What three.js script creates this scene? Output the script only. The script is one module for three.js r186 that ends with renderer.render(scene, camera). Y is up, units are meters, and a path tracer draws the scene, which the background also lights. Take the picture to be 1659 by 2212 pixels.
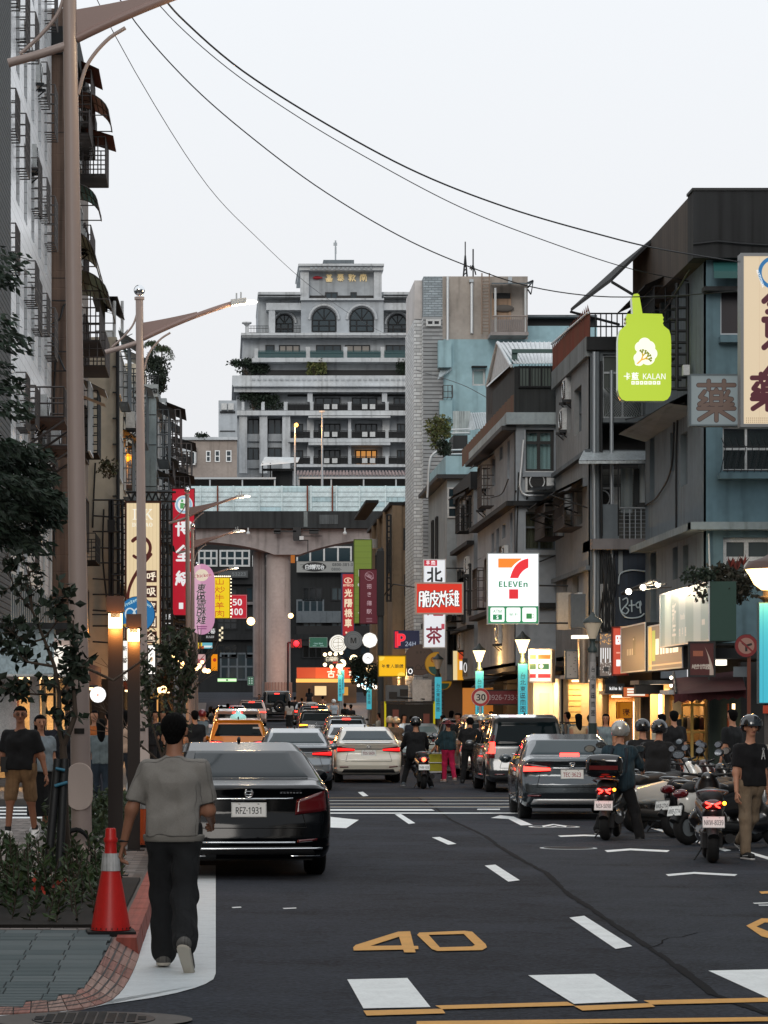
import*as THREE from 'three';
import{mergeGeometries}from 'three/addons/utils/BufferGeometryUtils.js';
import{RectAreaLightUniformsLib}from 'three/addons/lights/RectAreaLightUniformsLib.js';

// ---------------------------------------------------------------- camera, sky, sun, exposure
const F=6000,VX=480,VY=1540,H=1.8,W0=1659,H0=2212;
const scene=new THREE.Scene();
const camera=new THREE.PerspectiveCamera(2*Math.atan(H0 / 2 / F)*180 / Math.PI,W0 / H0,0.5,4000);
camera.position.set(0,H,0);camera.lookAt(0,H,-10);
camera.setViewOffset(W0,H0,W0 / 2-VX,H0 / 2-VY,W0,H0);
const renderer=new THREE.WebGLRenderer({antialias:true});
renderer.toneMapping=THREE.LinearToneMapping;renderer.toneMappingExposure=1.0;
renderer.shadowMap.enabled=true;
RectAreaLightUniformsLib.init();
const lerp=(a,b,t)=>a+(b-a)*t;
const hash=(x,y,s)=>{let h=Math.imul(x,374761393)^ Math.imul(y,668265263)^ Math.imul(s,2147483647-61);h=Math.imul(h ^(h>>>13),1274126177);return((h ^(h>>>16))>>>0) / 4294967296;};
function vn(x,y,px,py,s){const xi=Math.floor(x),yi=Math.floor(y),fx=x-xi,fy=y-yi,u=fx*fx*(3-2*fx),v=fy*fy*(3-2*fy),m=(a,n)=>((a % n)+n)% n;
const h=(i,j)=>hash(m(xi+i,px),m(yi+j,py),s);return lerp(lerp(h(0,0),h(1,0),u),lerp(h(0,1),h(1,1),u),v);}
{ 
const w=256,h=128,data=new Float32Array(w*h*4);
for(let j=0;j<h;j++)for(let i=0;i<w;i++){
const e=Math.max(0,((j+.5) / h-.5)*Math.PI),s=Math.sin(e),k=Math.min(1,e / .3),L=.84+.09*k+.12*s;
const o=(j*w+i)*4;const n=1+.03*(vn(i / w*9,j / h*14,9,14,4)-.5)+.02*(vn(i / w*22,j / h*40,22,40,6)-.5);data[o]=L*n*(.98-.035*k);data[o+1]=L*n*(.98+.005*k);data[o+2]=L*n*(1.0+.03*k);data[o+3]=1;
}
const t=new THREE.DataTexture(data,w,h,THREE.RGBAFormat,THREE.FloatType);
t.mapping=THREE.EquirectangularReflectionMapping;t.magFilter=t.minFilter=THREE.LinearFilter;t.needsUpdate=true;
scene.background=t;scene.environment=t;
}
const sun=new THREE.DirectionalLight(0xfff8f0,0.9);sun.name='sun';
sun.position.set(-30,62,80);sun.target.position.set(0,0,-80);sun.shadow.radius=40;sun.castShadow=true;
Object.assign(sun.shadow.camera,{left:-120,right:120,top:150,bottom:-150,far:400});
scene.add(sun,sun.target);

// ---------------------------------------------------------------- helpers
let seed=7;const rnd=()=>{seed=(seed+0x6d2b79f5)|0;let t=Math.imul(seed ^(seed>>>15),1|seed);t=(t+Math.imul(t ^(t>>>7),61|t))^ t;return((t ^(t>>>14))>>>0) / 4294967296;};
const rr=(a,b)=>a+(b-a)*rnd(),pick=a=>a[Math.floor(rnd()*a.length)];
const V=(x,y,z)=>new THREE.Vector3(x,y,z),clamp=(x,a,b)=>Math.min(b,Math.max(a,x));
const X=(px,d)=>(px-VX) / F*d,Y=(py,d)=>H-(py-VY) / F*d,P=(px,py,d)=>V(X(px,d),Y(py,d),-d);
const gd=(py,h=0)=>(H-h)*F / (py-VY); 
const gp=(px,py,h=0)=>{const d=gd(py,h);return V(X(px,d),h,-d);};
const ground=d=>{const t=clamp(d-90,0,145);return .00017*t*t;};
const used={};
const numbered=n=>{const k=used[n]=(used[n]??-1)+1;return k?n+'_'+String(k).padStart(3,'0'):n;};
const tag=(o,label,category,group,kind)=>{const u={};if(label)u.label=label;if(category)u.category=category;if(group)u.group=group;if(kind)u.kind=kind;o.userData=u;return o;};
function thing(name,label,category,pos=V(0,0,0),group,ry=0){
const o=new THREE.Group();o.name=numbered(name);o.position.copy(pos);o.rotation.y=ry;o.local=false;scene.add(o);
return tag(o,label,category,group);
}
const structure=o=>{o.userData={kind:'structure'};return o;};
function copyOf(src,label,pos,ry){const c=src.clone();c.name=numbered(src.name.replace(/_\d{3}$/,''));c.userData={...src.userData};if(label)c.userData.label=label;if(pos)c.position.copy(pos);if(ry!==undefined)c.rotation.y=ry;scene.add(c);return c;}

function boxUV(g){ 
const p=g.attributes.position,n=g.attributes.normal,uv=new Float32Array(p.count*2);
for(let i=0;i<p.count;i++){
const ax=Math.abs(n.getX(i)),ay=Math.abs(n.getY(i)),az=Math.abs(n.getZ(i)),x=p.getX(i),y=p.getY(i),z=p.getZ(i);
if(ay>ax&&ay>az){uv[i*2]=x;uv[i*2+1]=-z;}else if(ax>az){uv[i*2]=-z;uv[i*2+1]=y;}else{uv[i*2]=x;uv[i*2+1]=y;}
}
g.setAttribute('uv',new THREE.BufferAttribute(uv,2));return g;
}
const _m=new THREE.Matrix4(),_q=new THREE.Quaternion(),UP=V(0,1,0);
class B{ 
constructor(){this.g=[];this.keep=false;}
add(g){if(g.index)g=g.toNonIndexed();for(const k of Object.keys(g.attributes))if(!['position','normal','uv','color'].includes(k))g.deleteAttribute(k);this.g.push(g);return this;}
box(x0,y0,z0,x1,y1,z1){const g=new THREE.BoxGeometry(Math.abs(x1-x0),Math.abs(y1-y0),Math.abs(z1-z0));g.translate((x0+x1) / 2,(y0+y1) / 2,(z0+z1) / 2);return this.add(g);}
cbox(c,w,h,d,ry=0,rx=0,rz=0){const g=new THREE.BoxGeometry(w,h,d);g.applyMatrix4(_m.makeRotationFromEuler(new THREE.Euler(rx,ry,rz,'YXZ')));g.translate(c.x,c.y,c.z);return this.add(g);}
bar(p,q,r=.01,seg=5,r2=r){const d=q.clone().sub(p),L=d.length();if(L<1e-5)return this;const g=new THREE.CylinderGeometry(r2,r,L,seg);g.applyMatrix4(_m.makeRotationFromQuaternion(_q.setFromUnitVectors(UP,d.normalize())));g.translate((p.x+q.x) / 2,(p.y+q.y) / 2,(p.z+q.z) / 2);return this.add(g);}
sq(p,q,r=.01){return this.bar(p,q,r*1.2,4);}
tube(pts,r=.02,seg=5,n){return this.add(new THREE.TubeGeometry(new THREE.CatmullRomCurve3(pts),n??pts.length*4,r,seg));}
sph(c,r,w=12,h=8,s){const g=new THREE.SphereGeometry(r,w,h);if(s)g.scale(s.x,s.y,s.z);g.translate(c.x,c.y,c.z);return this.add(g);}
lathe(pts,c,seg=16){const g=new THREE.LatheGeometry(pts.map(p=>new THREE.Vector2(p[0],p[1])),seg);g.translate(c.x,c.y,c.z);return this.add(g);}
quad(a,b,c,d){const g=new THREE.BufferGeometry();g.setAttribute('position',new THREE.Float32BufferAttribute([a,b,c,a,c,d].flatMap(v=>[v.x,v.y,v.z]),3));g.setAttribute('uv',new THREE.Float32BufferAttribute([0,0,1,0,1,1,0,0,1,1,0,1],2));g.computeVertexNormals();return this.add(g);}
px(x0,y0,x1,y1,d,t=.2,d2){return this.box(X(x0,d),Y(y0,d),-d,X(x1,d),Y(y1,d),-(d2??d+t));}
fb(f,u0,u1,v0,v1,n0,n1){const a=f.pt(u0,v0,n0),b=f.pt(u1,v1,n1);return this.box(a.x,a.y,a.z,b.x,b.y,b.z);}
get empty(){return!this.g.length;}
to(name,mat,parent,label){
let g=mergeGeometries(this.g.map(x=>{if(!x.attributes.uv)boxUV(x);return x;}),false);
if(!this.keep)boxUV(g);
let w=V(0,0,0),top=parent;for(let o=parent;o;o=o.parent){if(o.isScene)break;if(!o.local)w.add(o.position);top=o;}
if(parent&&!top.local)g.translate(-w.x,-w.y,-w.z);
const m=new THREE.Mesh(g,mat);m.name=parent?name:numbered(name);m.castShadow=m.receiveShadow=true;
if(label)m.userData={label};
(parent??scene).add(m);return m;
}
}
const KB=()=>{const b=new B();b.keep=true;return b;};
const frontFace=d=>({d,pt:(u,v,n)=>V(u,v,-d+n),ux:px=>X(px,d),vy:py=>Y(py,d),ax:'z'});
const rightFace=x=>({x,pt:(u,v,n)=>V(x-n,v,-u),ud:px=>x*F / (px-VX),ax:'x'}); 
const leftFace=x=>({x,pt:(u,v,n)=>V(x+n,v,-u),ud:px=>x*F / (px-VX),ax:'x'});

// ---------------------------------------------------------------- textures
function fbm(u,v,fx,fy,oct,s){let a=.5,t=0,n=0;for(let o=0;o<oct;o++){t+=a*vn(u*fx,v*fy,fx,fy,s+o*17);n+=a;a*=.55;fx*=2;fy*=2;}return t / n;}
function dtex(n,fn,srgb){
const d=new Uint8Array(n*n*4);for(let j=0;j<n;j++)for(let i=0;i<n;i++){const c=fn((i+.5) / n,(j+.5) / n),o=(j*n+i)*4;const a=Array.isArray(c)?c:[c,c,c];for(let k=0;k<3;k++)d[o+k]=clamp(a[k],0,1)*255;d[o+3]=255;}
const t=new THREE.DataTexture(d,n,n);t.wrapS=t.wrapT=THREE.RepeatWrapping;t.magFilter=THREE.LinearFilter;t.minFilter=THREE.LinearMipmapLinearFilter;if(srgb)t.colorSpace=THREE.SRGBColorSpace;t.needsUpdate=true;return t;
}
const rep=(t,sx,sy=sx)=>{const c=t.clone();c.repeat.set(1 / sx,1 / sy);c.needsUpdate=true;return c;};
const T={};
T.stain=dtex(512,(u,v)=>{ 
const a=fbm(u,v,4,4,5,3),st=fbm(u,v,26,2,3,9),b=fbm(u,v,40,40,2,5),m=fbm(u,v,3,2,3,77);
let k=.72+.3*(a-.5)+.14*(b-.5)-.5*Math.max(0,st-.56)*(m>.42?1.6:.5)-.25*Math.max(0,.36-a);const w=.03*(m-.5);return[k+w,k,k-w*1.3];
});
T.dirt=dtex(512,(u,v)=>{const a=fbm(u,v,5,3,5,31),st=fbm(u,v,34,1,4,39),k=.62+.5*(a-.5)-1.0*Math.max(0,st-.5)+.6*Math.max(0,.4-st);return[k*1.02,k,k*.97];});
T.asph=dtex(1024,(u,v)=>{const a=fbm(u,v,3,3,5,51),b=fbm(u,v,220,220,2,57),st=fbm(u,v,4,2,4,63),w=fbm(u,v,14,14,3,69);const k=.62+.75*(a-.5)+.75*(b-.5)+.3*(st-.5)-(w>.66?.12:0)+(b>.8?.25:0);return[k,k*1.01,k*1.02];});
T.fine=dtex(256,(u,v)=>.74+.35*(fbm(u,v,8,8,4,71)-.5)+.3*(fbm(u,v,90,90,1,75)-.5));
T.paint=dtex(512,(u,v)=>{const a=fbm(u,v,6,6,5,81),b=fbm(u,v,60,14,3,83),c=fbm(u,v,90,90,2,87);return .9+.26*(a-.5)-.5*Math.max(0,b-.66)+.12*(b-.5)+.14*(c-.5);});
T.tile=dtex(256,(u,v)=>{const n=8,x=u*n,y=v*n,fx=x % 1,fy=y % 1,j=fx<.07||fy<.07;const h=hash(Math.floor(x),Math.floor(y),5);return j?.42:.93+.1*(h-.5)+.1*(fbm(u,v,3,3,3,7)-.5);});
T.brick=dtex(256,(u,v)=>{const R=16,C=6,y=v*R,r=Math.floor(y),x=u*C+(r % 2)*.5,fx=x % 1,fy=y % 1;if(fx<.05||fy<.16)return .28;return .74+.3*(hash(Math.floor(x)% C,r,8)-.5);});
T.lines=dtex(256,(u,v)=>{const y=v*16,f=y % 1;return f<.28?.3:.78+.16*(hash(Math.floor(u*10),Math.floor(y),3)-.5);});
T.rust=dtex(256,(u,v)=>{const a=fbm(u,v,5,3,4,91),s=fbm(u,v,20,2,3,95);return[.8+.4*(a-.5),.62+.5*(s-.5),.55+.4*(s-.5)];});
T.fold=dtex(256,(u,v)=>{const a=fbm(u,v,5,3,3,141),b=fbm(u,v,9,5,2,147);return .5+.5*(1-Math.abs(a-.5)*4)*.6+.4*(b-.5);});
T.knit=dtex(128,(u,v)=>.8+.12*Math.sin(u*6.283*16)*Math.sin(v*6.283*16)+.14*(fbm(u,v,20,20,2,15)-.5));

const mats=[];
function mat(color,o={}){
const{rough=.8,metal=0,map,s=2,sy,bump,bs=.01,coat,emis,ei=1,em,trans,ior,vc,side,flat,sheen}=o;
const phys=coat||trans||sheen||ior||o.spec!==undefined,m=new(phys?THREE.MeshPhysicalMaterial:THREE.MeshStandardMaterial)({color,roughness:rough,metalness:metal});
if(map)m.map=rep(map,s,sy??s);
if(bump){m.bumpMap=rep(bump,o.bsz??s,o.bsz??sy??s);m.bumpScale=bs;}
if(coat){m.clearcoat=coat;m.clearcoatRoughness=.04;}
if(emis!==undefined){m.emissive=new THREE.Color(emis);m.emissiveIntensity=ei;if(em)m.emissiveMap=em;}
if(trans){m.transmission=trans;m.thickness=0;}
if(ior)m.ior=ior;if(o.spec!==undefined)m.specularIntensity=o.spec;if(vc)m.vertexColors=true;if(sheen){m.sheen=sheen;m.sheenRoughness=.6;m.sheenColor=new THREE.Color(color);}
return m;
}
const glow=(color,ei=1)=>mat('#101010',{emis:color,ei,rough:.5});
const M={
asphalt:mat('#3a3f48',{map:T.asph,s:5,rough:.95,spec:.45,bump:T.asph,bs:.012}),
walk:mat('#6f6a66',{map:T.stain,s:3,rough:.9}),kerb:mat('#a98e86',{map:T.stain,s:1,rough:.85}),red:mat('#a8564a',{map:T.dirt,s:.8,rough:.8}),
white:mat('#f3f8f8',{map:T.paint,s:1.3,rough:.7}),yellow:mat('#e0a44a',{map:T.paint,s:1.1,rough:.7}),grime:mat('#d3dadd',{map:T.paint,s:1.7,sy:.9,rough:.7}),
grey:mat('#a3aab0',{map:T.stain,s:6,rough:.9}),greyd:mat('#737b80',{map:T.stain,s:5,rough:.9}),blue:mat('#64808a',{map:T.stain,s:5,rough:.9}),dark:mat('#2c2e30',{map:T.dirt,s:5,rough:.9}),
cream:mat('#d8cdb8',{map:T.stain,s:8,rough:.9}),tan:mat('#97826a',{map:T.stain,s:5,rough:.9}),brown:mat('#8a7264',{map:T.dirt,s:4,rough:.9,bump:T.tile,bs:.01}),teal:mat('#a9cbd3',{map:T.stain,s:7,rough:.85}),
tower:mat('#c2c8cc',{map:T.stain,s:14,rough:.85}),towerl:mat('#d8dcde',{map:T.stain,s:9,rough:.8}),
tileW:mat('#f6f9fb',{map:T.tile,s:3.2,sy:2.2,rough:.22}),tileB:mat('#dfe2e3',{map:T.brick,s:1.9,sy:2.4,rough:.6,bump:T.brick,bs:.02}),tileL:mat('#a3a5a6',{map:T.lines,s:3,sy:2.6,rough:.7,bump:T.lines,bs:.03}),
conc:mat('#8f8a8a',{map:T.stain,s:7,rough:.9}),concp:mat('#aba4a2',{map:T.stain,s:9,rough:.9}),concd:mat('#35393b',{map:T.dirt,s:6,rough:.95}),
iron:mat('#26282a',{rough:.6,metal:.3}),bars:mat('#4a4442',{rough:.6}),galv:mat('#9aa0a4',{rough:.45,metal:.6}),rust:mat('#7a4b3a',{map:T.rust,s:3,rough:.85}),
pole:mat('#a3928b',{rough:.42}),poled:mat('#8a6d66',{rough:.5,map:T.fine,s:.8}),glass:mat('#12181b',{rough:.06}),glassb:mat('#26343a',{rough:.08}),alu:mat('#c9cccd',{rough:.4,metal:.5}),
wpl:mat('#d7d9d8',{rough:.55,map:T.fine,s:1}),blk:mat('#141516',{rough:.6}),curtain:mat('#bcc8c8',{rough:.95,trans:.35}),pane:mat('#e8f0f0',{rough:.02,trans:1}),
leaf:mat('#33482a',{rough:.7}),leafd:mat('#1b2a20',{rough:.75}),bark:mat('#5a4d42',{rough:.9,map:T.dirt,s:.5}),cloth:mat('#606c70',{rough:.95}),tin:mat('#cdd6d9',{rough:.4,metal:.3,map:T.fine,s:3}),
wood:mat('#5a4636',{rough:.7,map:T.dirt,s:1}),warm:mat('#d8bd92',{rough:.8,map:T.fine,s:2}),chrome:mat('#e8eaec',{rough:.08,metal:1}),rubber:mat('#0c0c0d',{rough:.85}),
};

// windows, grilles, walls with openings
function wallHoles(b,f,u0,u1,v0,v1,holes,t=.3,n=0){
const vs=[...new Set([v0,v1,...holes.flatMap(h=>[h[2],h[3]])])].filter(v=>v>=v0&&v<=v1).sort((a,c)=>a-c);
for(let i=0;i<vs.length-1;i++){
const mid=(vs[i]+vs[i+1]) / 2,cut=holes.filter(h=>h[2]<mid&&h[3]>mid).sort((a,c)=>a[0]-c[0]);let u=u0;
for(const h of cut){if(h[0]>u+.001)b.fb(f,u,h[0],vs[i],vs[i+1],n-t,n);u=Math.max(u,h[1]);}
if(u<u1-.001)b.fb(f,u,u1,vs[i],vs[i+1],n-t,n);
}
}
function win(parent,f,u0,u1,v0,v1,o={}){ 
const{cols=2,rows=1,n=-.14,fm=M.alu,gm=M.glass,w=.05,curtain,top}=o,b=new B(),dep=.06;
b.fb(f,u0,u1,v0,v0+w,n,n+dep).fb(f,u0,u1,v1-w,v1,n,n+dep).fb(f,u0,u0+w,v0+w,v1-w,n,n+dep).fb(f,u1-w,u1,v0+w,v1-w,n,n+dep);
for(let i=1;i<cols;i++){const u=lerp(u0,u1,i / cols);b.fb(f,u-w / 2,u+w / 2,v0+w,v1-w,n+.002,n+dep-.004);}
for(let i=1;i<rows;i++){const v=lerp(v0,v1,i / rows);b.fb(f,u0+w,u1-w,v-w / 2,v+w / 2,n+.004,n+dep-.008);}
if(top){const v=lerp(v0,v1,top);b.fb(f,u0+w,u1-w,v-w / 2,v+w / 2,n+.004,n+dep-.008);}
const m=b.to('window',fm,parent);
const pb=new B();pb.fb(f,u0+.01,u1-.01,v0+.01,v1-.01,n-.02,n+.012);pb.to('pane',curtain?M.pane:gm,m);
if(curtain){const c=new B(),k=Math.max(10,Math.round((u1-u0) / .07));for(let i=0;i<k;i++){const a=lerp(u0,u1,i / k),e=lerp(u0,u1,(i+1) / k),z=i % 2?.05:.0,y=i % 2?0:.05;c.quad(f.pt(a,v0,n-.12-z),f.pt(e,v0,n-.12-y),f.pt(e,v1,n-.12-y),f.pt(a,v1,n-.12-z));}c.to('curtain',curtain===true?M.curtain:curtain,m);}
return m;
}
function grille(parent,f,u0,u1,v0,v1,dep,o={}){ 
const{su=.16,sv=.3,m=M.bars,r=.012,roof,floor=true,name='window_cage'}=o,b=new B(),L=(a,c)=>b.sq(a,c,r);
const nu=Math.max(2,Math.round((u1-u0) / su)),nv=Math.max(2,Math.round((v1-v0) / sv)),nd=Math.max(1,Math.round(dep / .25));
for(let i=0;i<=nu;i++){const u=lerp(u0,u1,i / nu);L(f.pt(u,v0,dep),f.pt(u,v1,dep));if(floor)L(f.pt(u,v0,0),f.pt(u,v0,dep));}
for(let j=0;j<=nv;j++){const v=lerp(v0,v1,j / nv);L(f.pt(u0,v,dep),f.pt(u1,v,dep));L(f.pt(u0,v,0),f.pt(u0,v,dep));L(f.pt(u1,v,0),f.pt(u1,v,dep));}
for(const u of[u0,u1])for(let k=1;k<nd;k++)L(f.pt(u,v0,dep*k / nd),f.pt(u,v1,dep*k / nd));
const g=b.to(name,m,parent);
if(roof){const r2=new B(),a=f.pt(u0-.1,v1+.35,0),c=f.pt(u1+.1,v1+.35,0),e=f.pt(u1+.1,v1-.02,dep+.25),h=f.pt(u0-.1,v1-.02,dep+.25),s=V(0,.03,0);r2.quad(a,c,e,h).quad(a.clone().add(s),c.clone().add(s),e.clone().add(s),h.clone().add(s)).quad(h,e,e.clone().add(s),h.clone().add(s));r2.to('rain_cover',roof===true?M.rust:roof,g);}
return g;
}
function archAwning(parent,f,u0,u1,v,dep,h,m=M.iron){ 
const b=new B(),k=7,pts=[];for(let i=0;i<=k;i++){const a=i / k*Math.PI / 2;pts.push([Math.sin(a)*dep,v+h*Math.cos(a)]);}
for(let i=0;i<k;i++)b.quad(f.pt(u0,pts[i][1],pts[i][0]),f.pt(u1,pts[i][1],pts[i][0]),f.pt(u1,pts[i+1][1],pts[i+1][0]),f.pt(u0,pts[i+1][1],pts[i+1][0]));
const g=b.to('awning',m,parent),r=new B();
for(let i=0;i<=k;i++)r.bar(f.pt(u0,pts[i][1]-.02,pts[i][0]),f.pt(u1,pts[i][1]-.02,pts[i][0]),.02);
for(const u of[u0,(u0+u1) / 2,u1])for(let i=0;i<k;i++)r.bar(f.pt(u,pts[i][1],pts[i][0]),f.pt(u,pts[i+1][1],pts[i+1][0]),.02);
r.bar(f.pt(u0,v,0),f.pt(u0,v,dep),.02).bar(f.pt(u1,v,0),f.pt(u1,v,dep),.02);r.to('awning_rib',M.bars,g);return g;
}
let acProto={};
function acUnit(f,u,v,n,label,fan=true){ 
const key=f.ax+(fan?1:0),ry=f.ax==='z'?0:(f.pt(0,0,1).x>f.pt(0,0,0).x?Math.PI / 2:-Math.PI / 2);
const pos=f.pt(u,v,n);let o;
if(!acProto.p){
o=thing('air_conditioner',label,'air conditioner',pos,'air conditioners on the facades',ry);o.local=true;acProto.p=o;
new B().box(-.42,.06,-.34,.42,.68,0).to('casing',M.wpl,o);
const s=new B();for(let i=0;i<9;i++)s.box(-.36,.13+i*.055,.002,.2,.155+i*.055,.02);s.box(-.36,.12,.001,.2,.62,.004);s.to('grille',M.blk,o);
new B().add(new THREE.TorusGeometry(.22,.02,5,18).translate(-.08,.37,.02)).to('fan_guard',M.alu,o);
new B().box(-.4,-.02,-.36,-.34,.055,.1).box(.34,-.02,-.36,.4,.055,.1).bar(V(-.37,-.35,-.34),V(-.37,0,.06),.02).bar(V(.37,-.35,-.34),V(.37,0,.06),.02).to('bracket',M.iron,o);
}else{o=copyOf(acProto.p,label,pos,ry);}
return o;
}
const pipe=(parent,pts,r=.03,m=M.galv,name='pipe')=>new B().tube(pts,r,6).to(name,m,parent);
function lightAt(kind,pos,color,I,o={}){
let l;if(kind==='point'){l=new THREE.PointLight(color,I);l.shadow.radius=o.r??5;}else{l=new THREE.RectAreaLight(color,I,o.w,o.h);l.lookAt(0,0,0);}
l.position.copy(pos);if(kind!=='point'){l.lookAt(o.at);}else l.castShadow=true;l.name='lamp_light';scene.add(l);return l;
}
// ---------------------------------------------------------------- ground, road, markings, pavements
{
const ds=[-40,0,10,20,30,45,60,75,90,100,110,120,130,140,150,160,170,180,190,200,210,220,230,240,260,400,900,3000],xs=[-1500,-60,-20,-8,0,4,8,12,20,60,1500],p=[],ix=[];
for(const d of ds)for(const x of xs)p.push(x,ground(d),-d);
for(let j=0;j<ds.length-1;j++)for(let i=0;i<xs.length-1;i++){const a=j*xs.length+i,b=a+1,c=a+xs.length,e=c+1;ix.push(a,b,e,a,e,c);}
const g=new THREE.BufferGeometry();g.setAttribute('position',new THREE.Float32BufferAttribute(p,3));g.setIndex(ix);g.computeVertexNormals();
structure(new B().add(g).to('road',M.asphalt));
}
const flat=(pts,h)=>{const s=new THREE.Shape(pts.map(p=>new THREE.Vector2(p.x,-p.z))),g=new THREE.ShapeGeometry(s);g.rotateX(-Math.PI / 2);g.translate(0,h,0);return g;};
const marks=(list,m,h,name='road_marking')=>{const b=new B();for(const pts of list)b.add(flat(pts,h));return structure(b.to(name,m));};
const pp=s=>s.split(' ').map(q=>{const[x,y]=q.split(',').map(Number);return gp(x,y);});
const rect=(x0,x1,d0,d1)=>[V(x0,0,-d0),V(x1,0,-d0),V(x1,0,-d1),V(x0,0,-d1)];
marks([pp('466,1870 466,2104 461,2117 444,2127 420,2136 380,2147 330,2157 200,2176 100,2192 0,2203 -220,2216 -220,2206 0,2195 87,2191 175,2183 228,2170 258,2149 284,2108 300,2067 329,1975 372,1870')],M.grime,.006,'painted_kerb_apron');
for(const[q]of[['1230,1984 1262,1980 1366,2046 1330,2052'],['1047,1871 1070,1869 1123,1903 1098,1906'],['933,1810 950,1809 986,1824 968,1826'],['853,1760 866,1759 897,1779 883,1781'],['773,1712 784,1711 796,1720 784,1721']])marks([pp(q)],M.white,.008,'lane_dash');
for(const q of['750,2118 880,2115 930,2178 785,2181','1141,2109 1285,2106 1378,2165 1240,2171','1530,2099 1700,2095 1830,2150 1659,2158'])marks([pp(q)],M.white,.008,'crosswalk_stripe');
for(const q of['785,2186 955,2182 962,2192 792,2197','940,2175 1225,2167 1242,2175 955,2183','1240,2176 1405,2170 1415,2178 1258,2186','1390,2164 1659,2158 1659,2167 1410,2173','900,2209 1659,2200 1659,2209 900,2219'])marks([pp(q)],M.yellow,.009,'yellow_line');
{ 
const glyph=(o,hs)=>{const b=new B(),sh=new THREE.Shape(pp(o).map(p=>new THREE.Vector2(p.x,-p.z)));for(const h of hs)sh.holes.push(new THREE.Path(pp(h).map(p=>new THREE.Vector2(p.x,-p.z))));const g=new THREE.ShapeGeometry(sh);g.rotateX(-Math.PI / 2);g.translate(0,.01,0);structure(b.add(g).to('speed_numeral',M.yellow));};
glyph('763,2049 768,2044 860,2015 886,2014 894,2046 903,2046 904,2053 896,2053 898,2060 873,2060 871,2054 764,2056',['800,2046 868,2045 862,2026']);glyph('901,2022 906,2017 1003,2013 1020,2015 1049,2042 1052,2049 1042,2055 945,2057 933,2053',['926,2022 1002,2020 1026,2044 1020,2047 950,2049']);glyph('1612,2002 1645,1986 1690,1987 1690,1996 1652,1995 1634,2004 1690,2026 1690,2037 1645,2025',[]);glyph('1640,1928 1690,1925 1690,1930 1645,1933',[]);
}
marks([rect(-.3,12,gd(1757)-.35,gd(1757)+.2),rect(1.6,3.9,gd(1752),gd(1750)+.3)],M.white,.008,'stop_line');
{const L=[];for(let i=0;i<4;i++){const y=1724+i*6.3;L.push(rect(1.5+(i % 3)*.2,9-(i % 2),gd(y),gd(y+.8)));}marks(L,mat('#a08c6a',{map:T.paint,s:1.1}),.008,'yellow_box_line');const K=[];for(let i=0;i<3;i++)K.push(rect(1.6+i*.1,8,gd(1730+i*7.1),gd(1730.8+i*7.1)));marks(K,M.grime,.009,'white_box_line');}
marks([pp('700,1788 748,1790 775,1772 700,1764 700,1757 640,1757 600,1795'),pp('1060,1768 1080,1762 1110,1765 1151,1783 1125,1784 1098,1770')],M.white,.008,'lane_arrow');
{ 
const chev=(x0,x1,y,xm,dy,t=4)=>[V(0,0,0)].length&&[pp(`${x0},${y} ${xm},${y - dy} ${x1},${y} ${x1 - 6},${y + t} ${xm},${y - dy + t} ${x0 + 6},${y + t}`)][0];
marks([chev(1205,1320,1806,1262,2,3),chev(1306,1447,1838,1362,4),chev(1438,1593,1890,1500,5),pp('1626,1952 1660,1951 1660,1953 1630,1954'),pp('1638,1956 1665,1956 1665,1958 1640,1958')],M.white,.008,'lane_chevron');
const b=new B();const rg=(x,y,r0,r1)=>{const c=gp(x,y),g=new THREE.RingGeometry(r0,r1,28);g.rotateX(-Math.PI / 2);g.scale(1,1,1.5);g.translate(c.x,.008,c.z);b.add(g);};
rg(1172,1787,.16,.22);rg(1222,1787,.16,.22);b.add(flat(pp('1170,1785 1195,1781 1225,1785 1222,1788 1196,1783 1174,1788'),.009));structure(b.to('bicycle_symbol',M.white));
marks([pp('1405,1790 1420,1790 1580,1838 1566,1840'),pp('1596,1838 1604,1836 1680,1858 1668,1861'),pp('1400,1778 1480,1782 1480,1784 1400,1781'),pp('1440,1796 1545,1800 1545,1803 1445,1799'),pp('1470,1808 1560,1812 1560,1815 1475,1811')],M.white,.007,'edge_line');
const c=gp(1228,1833),r=new THREE.CircleGeometry(.38,32);r.rotateX(-Math.PI / 2);r.scale(1,1,1.1);r.translate(c.x,.007,c.z);structure(new B().add(r).to('manhole_rim',M.grime));
const r2=new THREE.CircleGeometry(.33,32);r2.rotateX(-Math.PI / 2);r2.translate(c.x,.011,c.z);structure(new B().add(r2).to('manhole_lid',M.dark));
}
{ 
marks([pp('1659,2194 1545,2152 1440,2074 1330,2002 1265,1957 1180,1888 1080,1832 975,1774 900,1724 1000,1712 1300,1712 1659,1800 1950,1900 1950,2194')],mat('#40454d',{map:T.asph,s:4.1,rough:.95,spec:.45,bump:T.asph,bs:.014}),.003,'road_surface');
const b=new B();for(const[x,y,n,a]of[[760,1900,7,.8],[1400,2050,8,1.2]]){let p=gp(x,y),an=a;for(let i=0;i<n;i++){an+=rr(-.7,.7);const q=p.clone().add(V(Math.cos(an)*.14,0,-Math.sin(an)*.3));const w=.007;b.quad(V(p.x-w,.0062,p.z),V(p.x+w,.0062,p.z),V(q.x+w,.0062,q.z),V(q.x-w,.0062,q.z));p=q;}}structure(b.to('road_crack',mat('#0e0f10',{rough:1,spec:.2})));
}
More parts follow.
